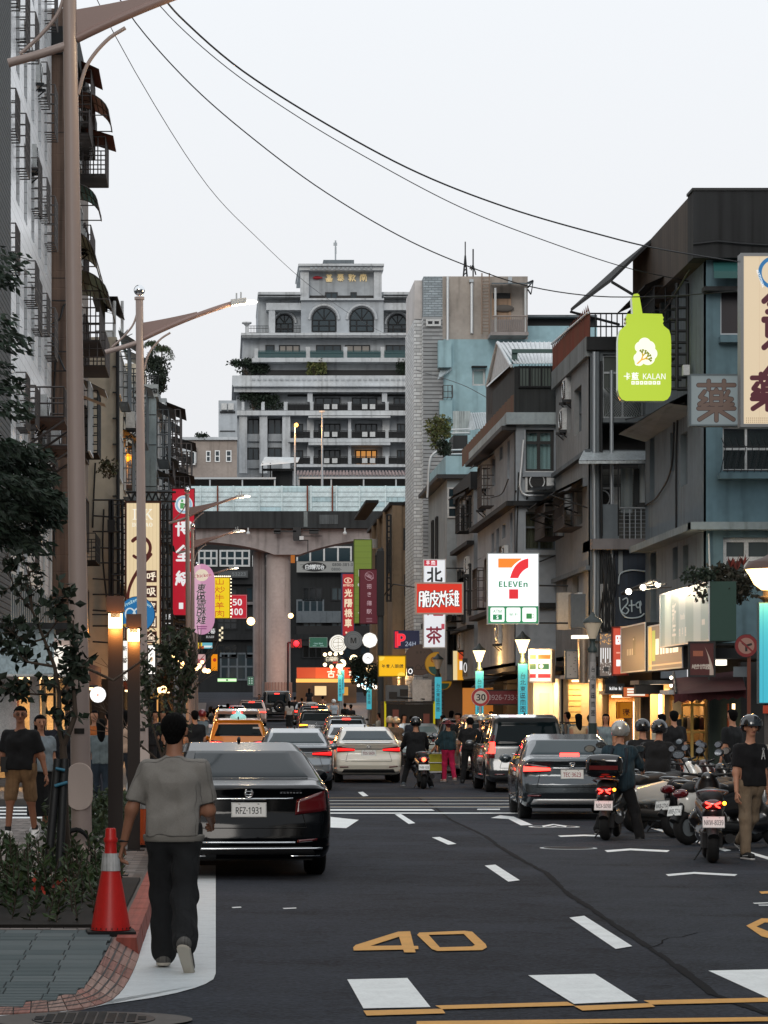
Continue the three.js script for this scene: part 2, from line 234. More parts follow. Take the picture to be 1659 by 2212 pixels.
{ 
const pts=[[1659,2192],[1545,2150],[1440,2072],[1330,2000],[1265,1955],[1230,1935],[1180,1886],[1130,1860],[1080,1830],[1045,1805],[975,1772],[940,1745],[900,1722]],b=new B(),q=pts.map(p=>gp(p[0],p[1]));
for(let i=0;i<q.length-1;i++){const n=6;for(let k=0;k<n;k++){const a=q[i].clone().lerp(q[i+1],k / n),c=q[i].clone().lerp(q[i+1],(k+1) / n),w=.02+.018*rnd(),o=.03*(rnd()-.5);a.y=c.y=.005;b.quad(V(a.x-w+o,.005,a.z),V(a.x+w+o,.005,a.z),V(c.x+w,.005,c.z),V(c.x-w,.005,c.z));}}
structure(b.to('tar_seam',mat('#1b1d20',{rough:1,spec:.3})));
marks([pp('500,1961 520,1960 522,1962 503,1963'),pp('610,1963 640,1962 640,1964 614,1965'),pp('1032,1748 1080,1748 1080,1750 1030,1750')],M.white,.007,'paint_scrap');
}
{ 
const b=new B(),c=gp(195,2206),g=new THREE.CircleGeometry(.52,40);g.rotateX(-Math.PI / 2);g.scale(1.15,1,.8);g.translate(c.x,.012,c.z);structure(b.add(g).to('cover_surround',M.walk));
const l=new B(),g2=new THREE.CylinderGeometry(.36,.36,.01,40);g2.translate(c.x+.02,.012,c.z);l.add(g2);for(let i=0;i<11;i++)for(let k=0;k<11;k++){const x=(i-5)*.06,z=(k-5)*.06;if(Math.hypot(x,z)<.32)l.box(c.x+x-.022,.015,c.z+z-.012,c.x+x+.026,.024,c.z+z+.012);}structure(l.to('manhole_cover',M.iron));
}
const walkH=.12,KX=-.61;
const rampH=d=>d>20.6?walkH:clamp(.012+(d-17) / 3.6*(walkH-.012),.012,walkH);
{ 
const slab=new B();slab.box(-.78,0,-20.6,-14,walkH,-44);slab.box(-1.0,0,-54,-40,walkH,-90);structure(slab.to('pavement',M.walk));
const b2=new B();for(let d=90;d<210;d+=10){const y0=ground(d),y1=ground(d+10);b2.quad(V(-1.2,y0+walkH,-d),V(-1.2,y1+walkH,-d-10),V(-30,y1+walkH,-d-10),V(-30,y0+walkH,-d));b2.quad(V(-1.2,y0,-d),V(-1.2,y1,-d-10),V(-1.2,y1+walkH,-d-10),V(-1.2,y0+walkH,-d));}structure(b2.to('pavement',M.walk));
const rb=new B();rb.quad(V(-.85,.008,-17),V(-.8,walkH,-20.6),V(-4,walkH,-20.6),V(-4,.008,-17));rb.quad(V(-4,.006,-17),V(-4,.006,-16.4),V(-1.0,.006,-16.6),V(-.85,.008,-17));structure(rb.to('pavement_ramp',mat('#474f52',{map:T.stain,s:1.5})));
const kp=new B(); 
const kerbRow=structure(new THREE.Group());kerbRow.name='kerb';scene.add(kerbRow);kerbRow.local=false;
for(let d=20.55,i=0;d<43.5;d+=.62,i++){const k=new B();const g=new THREE.BoxGeometry(.17,.15,.605,1,1,1);const p=g.attributes.position;for(let j=0;j<p.count;j++)if(p.getY(j)>0&&p.getX(j)>0){p.setX(j,p.getX(j)-.02);}g.computeVertexNormals();g.translate(KX-.09+.004*(rnd()-.5),.062+.005*rnd(),-d-.3);k.add(g);k.to('kerb_stone',i<20?M.red:M.kerb,kerbRow);}
for(let d=54;d<88;d+=1)new B().box(-.85,0,-d,-1.0,.14,-d-.985).to('kerb_stone',M.kerb,kerbRow);
// curved flush ramp strip of pinkish tiles with three dark grooves
const outer='301,2066 285,2106 258,2148 228,2169 175,2182 87,2190 0,2194 -120,2199',inner='248,2061 222,2100 201,2128 175,2151 152,2158 87,2170 0,2179 -120,2189';
const oc=new THREE.CatmullRomCurve3(pp(outer)),ic=new THREE.CatmullRomCurve3(pp(inner)),ramp=structure(new THREE.Group());ramp.name='kerb_ramp';scene.add(ramp);
const N=16;for(let i=0;i<N;i++)for(let k=0;k<1;k++){const a=oc.getPoint(i / N+.002),c=oc.getPoint((i+1) / N-.002),e=ic.getPoint((i+1) / N-.002),f2=ic.getPoint(i / N+.002);for(const v of[a,c])v.y=.014;for(const v of[e,f2])v.y=rampH(-v.z)+.012;const q=new B();q.quad(a,c,e,f2);const dn=V(0,-.02,0);for(const[s,t]of[[a,f2],[f2,e],[e,c],[c,a]])q.quad(s,t,t.clone().add(dn),s.clone().add(dn));q.to('ramp_tile',i % 5===2?mat('#b07a70',{map:T.dirt,s:.3}):pick([mat('#bb9c92',{map:T.dirt,s:.4}),mat('#b28a80',{map:T.dirt,s:.35})]),ramp);}
const gr=new B();for(const t of[.25,.5,.75])for(let i=0;i<40;i++){const q=(u,o)=>{const v=oc.getPoint(u).lerp(ic.getPoint(u),t+o);v.y=lerp(.0155,rampH(-ic.getPoint(u).z)+.0135,t);return v;};gr.quad(q(i / 40,-.03),q((i+1) / 40,-.03),q((i+1) / 40,.03),q(i / 40,.03));}gr.to('groove',M.blk,ramp);
// ribbed tiles
const tiles=structure(new THREE.Group());tiles.name='tile_field';tiles.position.set(0,0,0);scene.add(tiles);
const mk=(cA,cB)=>{const g=[];const base=new THREE.BoxGeometry(.272,.01,.292);base.translate(0,.005,0);g.push([base,cB]);for(let i=0;i<4;i++){const r=new THREE.BoxGeometry(.268,.012,.034);r.translate(0,.011,-.146+.037+i*.0735);g.push([r,cA]);}return mergeGeometries(g.map(([q,c])=>{q=q.toNonIndexed();const n=q.attributes.position.count,col=new Float32Array(n*3);for(let i=0;i<n;i++){col[i*3]=c[0];col[i*3+1]=c[1];col[i*3+2]=c[2];}q.setAttribute('color',new THREE.BufferAttribute(col,3));return q;}));};
const kinds=[mk([.13,.165,.175],[.04,.052,.056]),mk([.11,.145,.155],[.036,.046,.05]),mk([.155,.19,.2],[.045,.056,.06])],tm=mat('#ffffff',{vc:true,rough:.85});const tilt=Math.atan2(walkH-.012,3.6);
const inX=d=>{let u=0;for(let k=0;k<=30;k++){const q=ic.getPoint(k / 30);if(-q.z<=d){return q.x;}}return-1.4;};
for(let j=0;j<16;j++)for(let i=0;i<8;i++){const x=-.68-i*.278-(j % 2)*.02,d=16.95+j*.298;if(d>21.3)continue;const lim=d>20.6?-.8:inX(d+.12);if(d>21.2)continue;const l=x-.136,r=Math.min(x+.136,lim-.006),wd=r-l;if(wd<.06)continue;const m=new THREE.Mesh(pick(kinds),tm);m.name='paving_tile';m.position.set((l+r) / 2,rampH(d)+.002,-d);m.scale.x=wd / .272;m.rotation.x=d>20.5?0:tilt;tiles.add(m);}
const grate=new B();for(let i=0;i<9;i++)grate.cbox(V(-1.62+i*.068,.083,-19.5),.03,.02,.5,.25);structure(grate.to('drain_grate',M.iron));
// brick paving beyond the planter: too many to count
const bg=[];const cols=[[.22,.19,.175],[.27,.235,.215],[.18,.16,.15],[.3,.27,.25]];
for(let d=21.5;d<62;d+=.105){if(d>43.8&&d<54.2)continue;const odd=Math.round(d / .105)% 2;for(let x=-.82-odd*.1;x>-5;x-=.208){const h=rnd()*.006,g=new THREE.PlaneGeometry(.2,.097);g.rotateX(-Math.PI / 2);g.translate(x-.1,walkH+.004+h,-d);const c=pick(cols),q=g.toNonIndexed(),col=new Float32Array(18);for(let i=0;i<6;i++){col[i*3]=c[0];col[i*3+1]=c[1];col[i*3+2]=c[2];}q.setAttribute('color',new THREE.BufferAttribute(col,3));q.deleteAttribute('uv');bg.push(q);}}
const bm=new THREE.Mesh(mergeGeometries(bg),mat('#ffffff',{vc:true,rough:.85}));bm.name='paving_brick';tag(bm,'brownish brick paving on the left pavement','paving',null,'stuff');scene.add(bm);
const zb=[];for(let i=0;i<5;i++)zb.push(rect(-9,-1.0,45.5+i*1.7,46.2+i*1.7));marks(zb,M.white,.008,'crosswalk_stripe');
const rs=new B();rs.box(7.9,0,-30,60,.13,-49).box(7.9,0,-49,30,.13,-90);structure(rs.to('pavement',M.walk));
const r2=new B();for(let d=90;d<210;d+=10){const y0=ground(d),y1=ground(d+10);r2.quad(V(7.4,y0+.13,-d),V(30,y0+.13,-d),V(30,y1+.13,-d-10),V(7.4,y1+.13,-d-10));r2.quad(V(7.4,y0,-d),V(7.4,y0+.13,-d),V(7.4,y1+.13,-d-10),V(7.4,y1,-d-10));}structure(r2.to('pavement',M.walk));
}
// ---------------------------------------------------------------- elevated road across the end of the street
{
const d=222,g0=ground(222),o=thing('viaduct','elevated concrete road on a round pillar crossing the end of the street','viaduct',V(X(590,d),g0,-d-6));
const bx=(a,b,c,e,dd=d,t=.4)=>new B().px(a,b,c,e,dd,t);
// cross-head cap: flat block with curved haunches, seen from the front
const cap=new THREE.Shape(),S=(x,y)=>[X(x,d),Y(y,d)];
cap.moveTo(...S(300,1140));cap.lineTo(...S(1000,1140));cap.lineTo(...S(1000,1172));cap.quadraticCurveTo(...S(880,1152),...S(800,1164));cap.quadraticCurveTo(...S(715,1172),...S(646,1198));cap.lineTo(...S(592,1198));cap.quadraticCurveTo(...S(535,1174),...S(430,1170));cap.quadraticCurveTo(...S(360,1168),...S(300,1176));
const cg=new THREE.ExtrudeGeometry(cap,{depth:3.2,bevelEnabled:false});cg.translate(0,0,-d-3.2);new B().add(cg).to('crosshead',M.concp,o);
bx(300,1104,1000,1141,d-.8,15).to('deck',M.concd,o);
{const b=new B();b.px(300,1050,1000,1106,d-.2,.08);b.to('barrier_board',mat('#d4eef2',{map:T.fine,s:3,rough:.6}),o);}
const xs=[379,433,470,504,560,609,664,672,718,727,777,833,887,912],bm=mat('#e2f6f9',{map:T.fine,s:2.3,rough:.55}),bm2=mat('#cdeaf0',{map:T.stain,s:4,rough:.6});
for(let i=0;i<xs.length-1;i++){if(xs[i+1]-xs[i]<9)continue;for(let k=0;k<5;k++){const y=1053+k*10.6;new B().px(xs[i]+2,y,xs[i+1]-1,y+9.4,d-.32-(k % 2)*.03,.06).to('barrier_slat',rnd()<.75?bm:bm2,o);}}
for(const x of xs)new B().px(x-1.6,1049,x+1.6,1106,d-.5,.14).to('barrier_post',x===664||x===718||x===470?M.rust:bm,o);
{const b=new B(),g=new THREE.CylinderGeometry(.98,1.0,Y(1196,d)-g0,28,1,true);g.translate(X(602,d),(Y(1196,d)+g0) / 2,-d-1.6);b.add(g);b.to('pillar',mat('#b8aca6',{map:T.stain,s:6,rough:.9}),o);lightAt('point',P(626,1478,216),'#ff9a58',55,{r:25});
const f=new B();for(let i=0;i<26;i++){const a=i / 26*6.283;f.box(X(602,d)+Math.sin(a)*1.05-.07,g0,-d-1.6+Math.cos(a)*1.05-.02,X(602,d)+Math.sin(a)*1.05+.07,g0+1.3,-d-1.6+Math.cos(a)*1.05+.03);}f.to('pillar_guard',mat('#7d6a62',{rough:.8}),o);
for(const[x,r]of[[551,.3],[559,.16],[566,.2]])new B().bar(V(X(x+4,d),g0,-d-2.4),V(X(x+4,d),Y(1188,d),-d-2.4),r,8).to('drain_pipe',M.conc,o);}
for(const x of[536,745]){const b=new B();b.sph(P(x,1152,d-.9),.16,10,8).bar(P(x,1148,d-.9),P(x,1140,d-.9),.06);b.to('soffit_lamp',M.wpl,o);}
{const b=new B();b.px(590,1146,640,1149,d-1,.1).px(592,1142,606,1153,d-1,.3).px(668,1143,688,1153,d-1,.3).px(655,1145,692,1147,d-1,.1).px(664,1166,666,1195,d-1,.1).px(634,1166,666,1168,d-1,.1).px(633,1139,650,1166,d-1,.2).px(650,1157,696,1158.5,d-1,.1);b.to('camera_bracket',M.blk,o);new B().px(647,1158,656,1166,d-1.3,.2).to('sign_board',M.wpl,o);new B().px(628,1199,637,1216,d-.2,.2).to('orange_plate',mat('#b56a1e'),o);}
new B().px(656,1105,664,1138,d-.84,.02).to('run_off_stain',mat('#8d989a',{map:T.dirt,s:2}),o);new B().px(690,1112,730,1132,d-.83,.02).to('run_off_stain',mat('#565d60',{map:T.dirt,s:2}),o);
// sheds with ribbed roofs on the slip road behind the barrier
const shed=(x0,x1,y0,y1,dd,lab)=>{const s=thing('roadside_shed',lab,'shed',V(X((x0+x1) / 2,dd),Y(1075,dd),-dd-3));const b=new B(),n=Math.round((x1-x0) / 7.2);for(let i=0;i<n;i++){const a=lerp(x0,x1,i / n),c=lerp(x0,x1,(i+.55) / n),e=lerp(x0,x1,(i+1) / n),top=(q,off)=>V(X(q+6,dd),Y(y0,dd)+off,-dd-5),bot=(q,off)=>V(X(q,dd),Y(y1,dd)+off,-dd+.6);b.quad(bot(a,.12),bot(c,.12),top(c,.12),top(a,.12)).quad(bot(c,0),bot(e,0),top(e,0),top(c,0));}b.to('roof',mat('#8a6f6c',{map:T.dirt,s:2,rough:.6}),s);
new B().px(x0,y1,x1,y1+4,dd-.55,.1).to('gutter',M.galv,s);new B().px(x0+5,y1+3,x1,1060,dd+4,.3).to('wall',M.blk,s);const p=new B();for(let q=x0+4;q<x1;q+=70)p.px(q,y1+3,q+3,1056,dd-.4,.15);p.to('post',M.galv,s);return s;};
shed(378,596,1018,1031,226,'left shed with brown ribbed roof above the pale road barrier');shed(640,905,1008,1030,229,'right shed with brown and white ribbed roof above the pale road barrier');
{const s=thing('roof_shelter','small white pitched shelter on posts between the two ribbed roofs','shelter',P(610,1050,227));const b=new B(),q=(x,y,n)=>P(x,y,227-n);b.quad(q(562,1006,1),q(643,999,1),q(648,988,-3),q(572,987,-3));b.to('roof',M.tin,s);const p=new B();for(const x of[566,583,638])p.px(x,1000,x+2.5,1050,227,.2);p.px(566,1012,640,1017,227,.2);p.to('post',M.dark,s);new B().px(588,1016,632,1052,228,.6).to('back_wall',M.dark,s);}
for(const[x,y,lit,lab]of[[637,918,1,'slim pole with an orange lit lamp rising above the viaduct'],[696,887,0,'tall grey pole with an unlit double lamp above the viaduct']]){const p=thing('road_lamp',lab,'street lamp',P(x,1050,224));new B().bar(P(x,1052,224),P(x,y+4,224),.11,6,.07).to('pole',M.galv,p);const h=new B();if(lit){h.sph(P(x+3,y,224),.17,10,6,undefined);h.to('lamp_head',glow('#ffb254',5),p);}else{h.px(x-6,y,x+6,y+3,224,.25);h.to('lamp_head',M.wpl,p);}if(lit)lightAt('point',P(x+3,y+2,223),'#ffb060',60,{r:8});}
}
// ---------------------------------------------------------------- pale tower block
{
const d=330,o=thing('tower_block','stepped grey stone tower block with gilt lettering on its crown','building',V(X(700,d),ground(d),-d-12));
const tx=z=>345.6+z*.36458,ty=z=>501.2+z*.36458,b0=(a,b,c,e,n=0,t=20)=>new B().px(tx(a),ty(b),tx(c),ty(e),d-n,t);
const put=(name,m,list)=>{for(const[a,y,c,e,n=0,t=1]of list)new B().px(tx(a),ty(y),tx(c),ty(e),d-n,t).to(name,m,o);};
put('wall',M.tower,[[450,940,1560,1500,-1.6,22],[490,620,1540,850,-1.2,20],[580,355,1540,600,-2.2,18],[836,400,1325,600,0,6],[880,200,1270,395,-1,12]]);
put('cornice',M.towerl,[[428,850,1560,905,1.2,24],[432,905,1560,915,1.5,24],[438,918,1560,948,.8,24],[480,597,1540,612,1,22],[486,612,1540,624,.7,22],[545,745,1540,770,1.0,4],[580,355,836,370,.6,20],[1325,355,1540,370,.6,20],[585,378,836,384,.2,20],[1325,378,1540,384,.2,20],[630,420,836,462,-.4,2],[1325,420,1540,462,-.4,2],[832,392,1328,403,.5,7],[820,187,1328,200,1.2,14],[826,200,1324,226,.8,14],[455,1058,1540,1086,.9,3],[760,1222,1540,1244,.9,3],[800,1376,1540,1392,.9,3],[880,1090,1365,1100,1.6,3],[880,1246,1365,1262,1.6,3]]);
put('pier',M.towerl,[[470,1088,516,1430,.5],[590,1088,636,1430,.5],[725,1088,772,1430,.5],[1468,1088,1514,1400,.5],[832,226,882,395,.3],[1268,226,1314,395,.3],[645,462,682,598,-.5],[1478,462,1516,598,-.5],[560,690,582,745,.6],[864,680,890,745,.6],[1086,680,1110,745,.6],[1306,680,1330,745,.6],[888,1006,910,1056,.6],[1112,1006,1136,1056,.6],[1334,1006,1356,1056,.6],[600,1006,620,1056,.6],[735,1006,757,1056,.6],[888,1175,912,1220,.6],[1114,1170,1136,1220,.6],[1334,1170,1356,1220,.6],[888,1330,912,1374,.6],[1114,1325,1136,1374,.6],[1334,1325,1356,1374,.6],[1115,1100,1132,1170,.4],[1115,1264,1132,1325,.4],[874,950,904,1006,.4],[1316,950,1346,1006,.4],[484,1006,500,1056,.6],[505,560,524,597,.5]]);
put('side_column',M.towerl,[[872,1100,912,1222,-.6],[1318,1100,1360,1222,-.6],[872,1262,912,1376,-.6],[1318,1262,1360,1376,-.6]]);
put('frieze',M.tower,Array.from({length:30},(_,i)=>[545+i*33,868,565+i*33,880,1.3,.3]));put('dentil',M.tower,Array.from({length:14},(_,i)=>[890+i*27,205,906+i*27,218,.95,.3]));
const dw=(a,y,c,e,n=-1.5,cols=2,rows=1,gm=M.glassb,top)=>{const f=frontFace(d);win(o,f,X(tx(a),d),X(tx(c),d),Y(ty(e),d),Y(ty(y),d),{cols,rows,n:n+.03,gm,w:.14,fm:M.iron,top});};
for(const y of[1118,1288])for(const[a,c]of[[518,588],[640,722]])dw(a,y-18,c,y+(y>1200?60:76),-1.5,2);
for(const[a,c]of[[922,1072],[1140,1290],[1388,1500]]){dw(a,972,c,1056,-1.5,3);dw(a+20,1128,c,1222,-1.5,4);dw(a+20,1284,c,1376,-1.5,4,1,a===1140?glow('#c98a45',.9):M.glassb);}
dw(800,1128,850,1222,-1.5);dw(800,1286,850,1376,-1.5);put('spandrel',M.tower,[[518,1196,588,1240,-1.2,.3],[640,1196,722,1240,-1.2,.3],[518,1350,588,1400,-1.2,.3]]);
for(const[a,c,k]of[[625,680,1],[706,830,3],[926,1076,3],[1098,1248,3],[1340,1510,4]])dw(a,662,c,745,-1.1,k,1,rnd()<.5?mat('#8a847c',{rough:.2}):M.glassb);
for(const[a,c]of[[980,1055],[1130,1168]])dw(a,350,c,392,-.9,2);
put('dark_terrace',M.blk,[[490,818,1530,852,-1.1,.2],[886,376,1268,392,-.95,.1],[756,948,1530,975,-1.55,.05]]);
const arch=(x0,x1,y0,y1,n)=>{const s=new THREE.Shape(),a=X(tx(x0),d),c=X(tx(x1),d),y=Y(ty(y1),d),t=Y(ty(y0),d),r=(c-a) / 2;s.moveTo(a,y);s.lineTo(a,t-r);s.absarc((a+c) / 2,t-r,r,Math.PI,0,true);s.lineTo(c,y);const sur=new THREE.ShapeGeometry(s,12);sur.translate(0,0,-d+n);const fr=new B();for(let i=0;i<=12;i++){const q=i / 12*Math.PI,w=(i+1) / 12*Math.PI;if(i<12)fr.bar(V((a+c) / 2-Math.cos(q)*r,t-r+Math.sin(q)*r,-d+n),V((a+c) / 2-Math.cos(w)*r,t-r+Math.sin(w)*r,-d+n),.1,4);}for(const k of[0,.28,.72,1])fr.bar(V(lerp(a,c,k),y,-d+n),V(lerp(a,c,k),t-r,-d+n),.09,4);for(const k of[0,.25,.5])fr.bar(V(a,lerp(y,t-r,k*1.9),-d+n),V(c,lerp(y,t-r,k*1.9),-d+n),.08,4);for(const q of[.9,1.57,2.2])fr.bar(V((a+c) / 2,t-r,-d+n),V((a+c) / 2-Math.cos(q)*r,t-r+Math.sin(q)*r,-d+n),.07,4);const w=fr.to('arched_window',M.iron,o);new B().add(sur).to('pane',M.glassb,w);const h=new B();for(let i=0;i<14;i++){const q=i / 14*Math.PI,e=(i+1) / 14*Math.PI,R=r+.35;h.bar(V((a+c) / 2-Math.cos(q)*R,t-r+Math.sin(q)*R,-d+n),V((a+c) / 2-Math.cos(e)*R,t-r+Math.sin(e)*R,-d+n),.2,4);}h.to('arch_moulding',M.towerl,w);};
arch(902,1042,450,590,.06);arch(1126,1264,450,590,.06);arch(690,790,475,595,-2.1);arch(1358,1470,475,595,-2.1);
const rail=(a,c,y0,y1,n,m=M.iron)=>{const b=new B(),x0=tx(a),x1=tx(c),k=Math.round((c-a) / 9);for(const y of[y0,(y0+y1) / 2-6,y1])b.px(x0,ty(y)-.5,x1,ty(y)+.5,d-n,.08);for(let i=0;i<=k;i++){const x=lerp(x0,x1,i / k);b.px(x-.35,ty(y0),x+.35,ty(y1),d-n,.06);}b.to('railing',m,o);};
for(const[a,c]of[[582,864],[890,1086],[1110,1306],[1330,1520]]){rail(a,c,704,742,.8,mat('#2f5a5c'));b0(a,708,c,742,.7,.05).to('railing_panel',mat('#234a4e',{rough:.3}),o);}
for(const y of[1014,1176,1330])for(const[a,c]of[[y<1100?757:775,888],[910,1112],[1136,1334],[1356,1478]]){rail(a,c,y,y+42,.7);b0(a,y+6,c,y+42,.6,.05).to('railing_panel',M.dark,o);}
rail(526,642,556,596,.6);rail(682,836,556,596,-.6);rail(1330,1478,556,596,-.6);
for(const y of[1020,1184,1340])for(const x of[972,1020,1198,1244]){const m=b0(x,y,x+31,y+29,1.1,.3);m.to('condenser',M.wpl,o);}
const pl=new B();pl.px(tx(968),ty(165),tx(1150),ty(186),d+3,5);pl.to('roof_hut',M.greyd,o);{const b=new B();b.bar(P(tx(1040),ty(168),d+4),P(tx(1040),ty(50),d+4),.09,5).px(tx(1028),ty(62),tx(1050),ty(78),d+4,.3).px(tx(1036),ty(88),tx(1046),ty(128),d+4,.35);b.to('mast',M.galv,o);}
{const b=new B();b.lathe([[.15,0],[.35,.25],[.6,.35],[.6,.5],[.1,.52]],P(tx(514),ty(560),d),10);b.to('urn',M.towerl,o);}
}
{ 
const d=300,o=thing('low_block','low beige block left of the tower with three small windows','building',P(450,1050,d));o.position.y=ground(d);
new B().px(393,946,512,1100,d,10).to('wall',mat('#b3a69c',{map:T.stain,s:8}),o);new B().px(390,944,513,950,d-.4,10).to('cornice',M.towerl,o);new B().px(394,965,424,1000,d-.6,.6).to('bay',M.towerl,o);
const f=frontFace(d);for(const[a,c,y,e]of[[445,455,974,998],[464,475,973,998],[488,500,973,998]])win(o,f,X(a,d),X(c,d),Y(e,d),Y(y,d),{cols:1,rows:2,n:.03,w:.1,gm:M.glassb});win(o,f,X(401,d),X(422,d),Y(1005,d),Y(976,d),{cols:3,n:.65,w:.1,gm:M.glassb});
const s=thing('stair_tower','narrow grey stair tower with two air conditioners behind the low beige block','building',P(490,1000,315));s.position.y=ground(315);new B().px(472,865,512,1000,315,8).to('wall',M.tower,s);for(const x of[478,493])new B().px(x,871,x+12,885,314.6,.4).to('condenser',M.wpl,s);new B().px(475,888,508,892,314.8,.2).px(475,930,508,932,314.9,.1).to('ledge',M.dark,s);
}
{ 
const d=262,g=ground(d),o=thing('arcade_block','dark shopfront block seen under the viaduct behind the pillar','building',V(X(620,d),g,-d-5));
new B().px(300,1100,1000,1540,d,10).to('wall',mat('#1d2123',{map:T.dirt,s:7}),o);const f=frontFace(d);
for(const[a,y,c,e,k,r]of[[428,1188,470,1224,3,2],[474,1188,540,1224,4,2],[545,1200,580,1224,2,1],[770,1185,800,1222,2,1],[800,1185,880,1222,5,1],[640,1180,760,1222,4,1],[560,1290,590,1350,2,2],[475,1410,550,1470,4,2],[640,1295,700,1330,4,1]])win(o,f,X(a,d),X(c,d),Y(e,d),Y(y,d),{cols:k,rows:r,n:.03,w:.16,fm:y<1230?M.wpl:M.greyd,gm:M.glassb});
for(const[a,y,c,e,m]of[[330,1235,560,1262,M.dark],[740,1232,1000,1262,mat('#8a8b88',{map:T.stain,s:6})],[640,1320,900,1345,M.greyd],[330,1370,1000,1382,M.dark],[330,1300,560,1306,M.conc]])new B().px(a,y,c,e,d-.5,.5).to('fascia',m,o);
for(let r=0;r<3;r++)for(let i=0;i<9;i++){const a=345+i*62+(i>3?60:0),y=1268+r*62;if(a>555&&a<640)continue;win(o,f,X(a,d),X(a+44,d),Y(y+30,d),Y(y,d),{cols:3,rows:r % 2+1,n:.03,w:.12,fm:M.dark,gm:pick([M.glassb,M.glass,mat('#3a464a',{rough:.2})])});}
for(const[a,c]of[[640,900]])new B().px(a,1352,c,1395,d-.35,.3).to('shutter',M.blk,o);
}
// ---------------------------------------------------------------- right-hand row of buildings
const bld=(label,x,d,name='apartment_building')=>thing(name,label,'building',V(x,0,-d));
const cables=(parent,list,r=.018,m=M.blk)=>{for(const l of list)new B().tube(l,r,4,24).to('cable',m,parent);};
{ 
const x=11.06,d0=63.5,d1=72.6,o=bld('blue grey corner building with dark parapet beside the green bottle sign',x+4,d0+4),f=frontFace(d0),s=rightFace(x);
const top=Y(418,d0),XR=24,h2=5.97,h3=9.1,h4=12.15,yf=py=>Y(py,d0),xf=px=>X(px,d0);
const W=[[xf(1556),xf(1640),yf(723),yf(622)],[xf(1561),xf(1720),yf(1017),yf(920)],[xf(1562),xf(1720),yf(1262),yf(1161)]];
const b=new B();wallHoles(b,f,x,XR,3.4,h4,W.map(w=>[w[0],w[1],w[2],w[3]]),.3);b.to('front_wall',M.blue,o);
const sl=(p0,p1,y0,y1)=>{const u0=s.ud(p1),u1=s.ud(p0);return[u0,u1,H+(VY-y1) / F*u0,H+(VY-y0) / F*u0];};
const S=[[1404,1414,941,1078],[1448,1457,930,1016],[1470,1485,930,1045],[1453,1464,1180,1250],[1475,1487,1175,1255],[1405,1418,1190,1345],[1410,1424,640,780],[1428,1450,630,760]].map(a=>sl(...a));
const b2=new B();wallHoles(b2,s,d0+.001,d1,3.4,h4,S,.3);b2.to('side_wall',mat('#737e84',{map:T.stain,s:5,rough:.9}),o);
for(const q of S)win(o,s,q[0],q[1],q[2],q[3],{cols:1,rows:q[3]-q[2]>1.2?3:1,n:-.2,fm:M.greyd,gm:M.glass});
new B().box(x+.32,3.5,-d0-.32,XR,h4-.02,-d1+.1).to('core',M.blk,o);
{const w=W[0];win(o,f,w[0],w[1],w[2],w[3],{cols:1,fm:M.galv,gm:mat('#2a2326',{rough:.3}),n:-.2});const v=W[1];win(o,f,v[0],v[1],v[2],v[3],{cols:3,rows:1,top:.5,fm:M.wpl,curtain:mat('#77868a',{rough:.95,trans:.2}),n:-.2});const z=W[2];win(o,f,z[0],z[1],z[2],z[3],{cols:3,top:.55,fm:M.wpl,w:.1,gm:mat('#3a4446',{rough:.35}),n:-.2});
const g=new B();for(let i=0;i<12;i++){const u=lerp(v[0],v[1],i / 11);g.bar(f.pt(u-.06,v[2]-.05,.06),f.pt(u+.06,v[2]+.5,.06),.01).bar(f.pt(u+.06,v[2]+.5,.06),f.pt(u-.04,v[2]+.75,.06),.01);}for(const k of[0,.55])g.bar(f.pt(v[0],v[2]+k,.06),f.pt(v[1],v[2]+k,.06),.014);g.to('window_guard',M.iron,o);}
// ledges
const band=(h,t,n,m=M.greyd)=>{new B().fb(f,x-n,XR,h,h+t,.002,n).to('ledge',m,o);new B().fb(s,d0-n+.002,d1,h+.001,h+t-.001,.002,n).to('ledge',m,o);};
band(h2,.17,.42,mat('#8a9698',{map:T.stain,s:3}));new B().fb(f,xf(1550),XR,yf(1036),yf(1023),0,.3).to('ledge',M.blue,o);new B().fb(f,xf(1552),XR,yf(742),yf(729),0,.25).to('ledge',M.blue,o);
{const g=new B();g.quad(s.pt(d0+.9,h3+.25,.0),s.pt(d1,h3+.35,.0),s.pt(d1,h3,.7),s.pt(d0+.9,h3-.1,.7)).quad(s.pt(d0+.9,h3-.12,.7),s.pt(d1,h3-.02,.7),s.pt(d1,h3-.22,.0),s.pt(d0+.9,h3-.22,0));g.to('eave',mat('#8c9294',{map:T.stain,s:3}),o);}
// parapet, coping, rooftop lean-to
new B().fb(f,x-.35,XR,h4,top,-.4,.35).to('parapet',M.dark,o);new B().fb(s,d0-.33,d1,h4+.01,top-.01,-.3,.33).to('parapet',mat('#55493f',{map:T.dirt,s:2.4}),o);
new B().fb(f,x-.38,XR,top,top+.06,-.4,.38).to('coping',M.blk,o);new B().fb(f,x-.1,XR,h4-.75,h4-.65,.001,.37).to('drip_band',M.dark,o);
{const g=new B(),a=(px,py,d)=>P(px,py,d);const A=V(x-.3,Y(566,d1),-69.5),Bq=V(x-.3,Y(560,74),-76),C=V(x-1.35,Y(640,74.5),-77.4),D=V(x-1.25,Y(622,71),-70.0);const t=V(0,.1,0);g.quad(A,Bq,C,D).quad(A.clone().add(t),Bq.clone().add(t),C.clone().add(t),D.clone().add(t)).quad(D,C,C.clone().add(t),D.clone().add(t)).quad(A,D,D.clone().add(t),A.clone().add(t));g.to('lean_to_roof',M.dark,o);new B().bar(C.clone(),V(x-.2,Y(690,75),-76),.04).bar(D.clone(),V(x-.1,Y(680,71),-70),.04).to('strut',M.iron,o);}
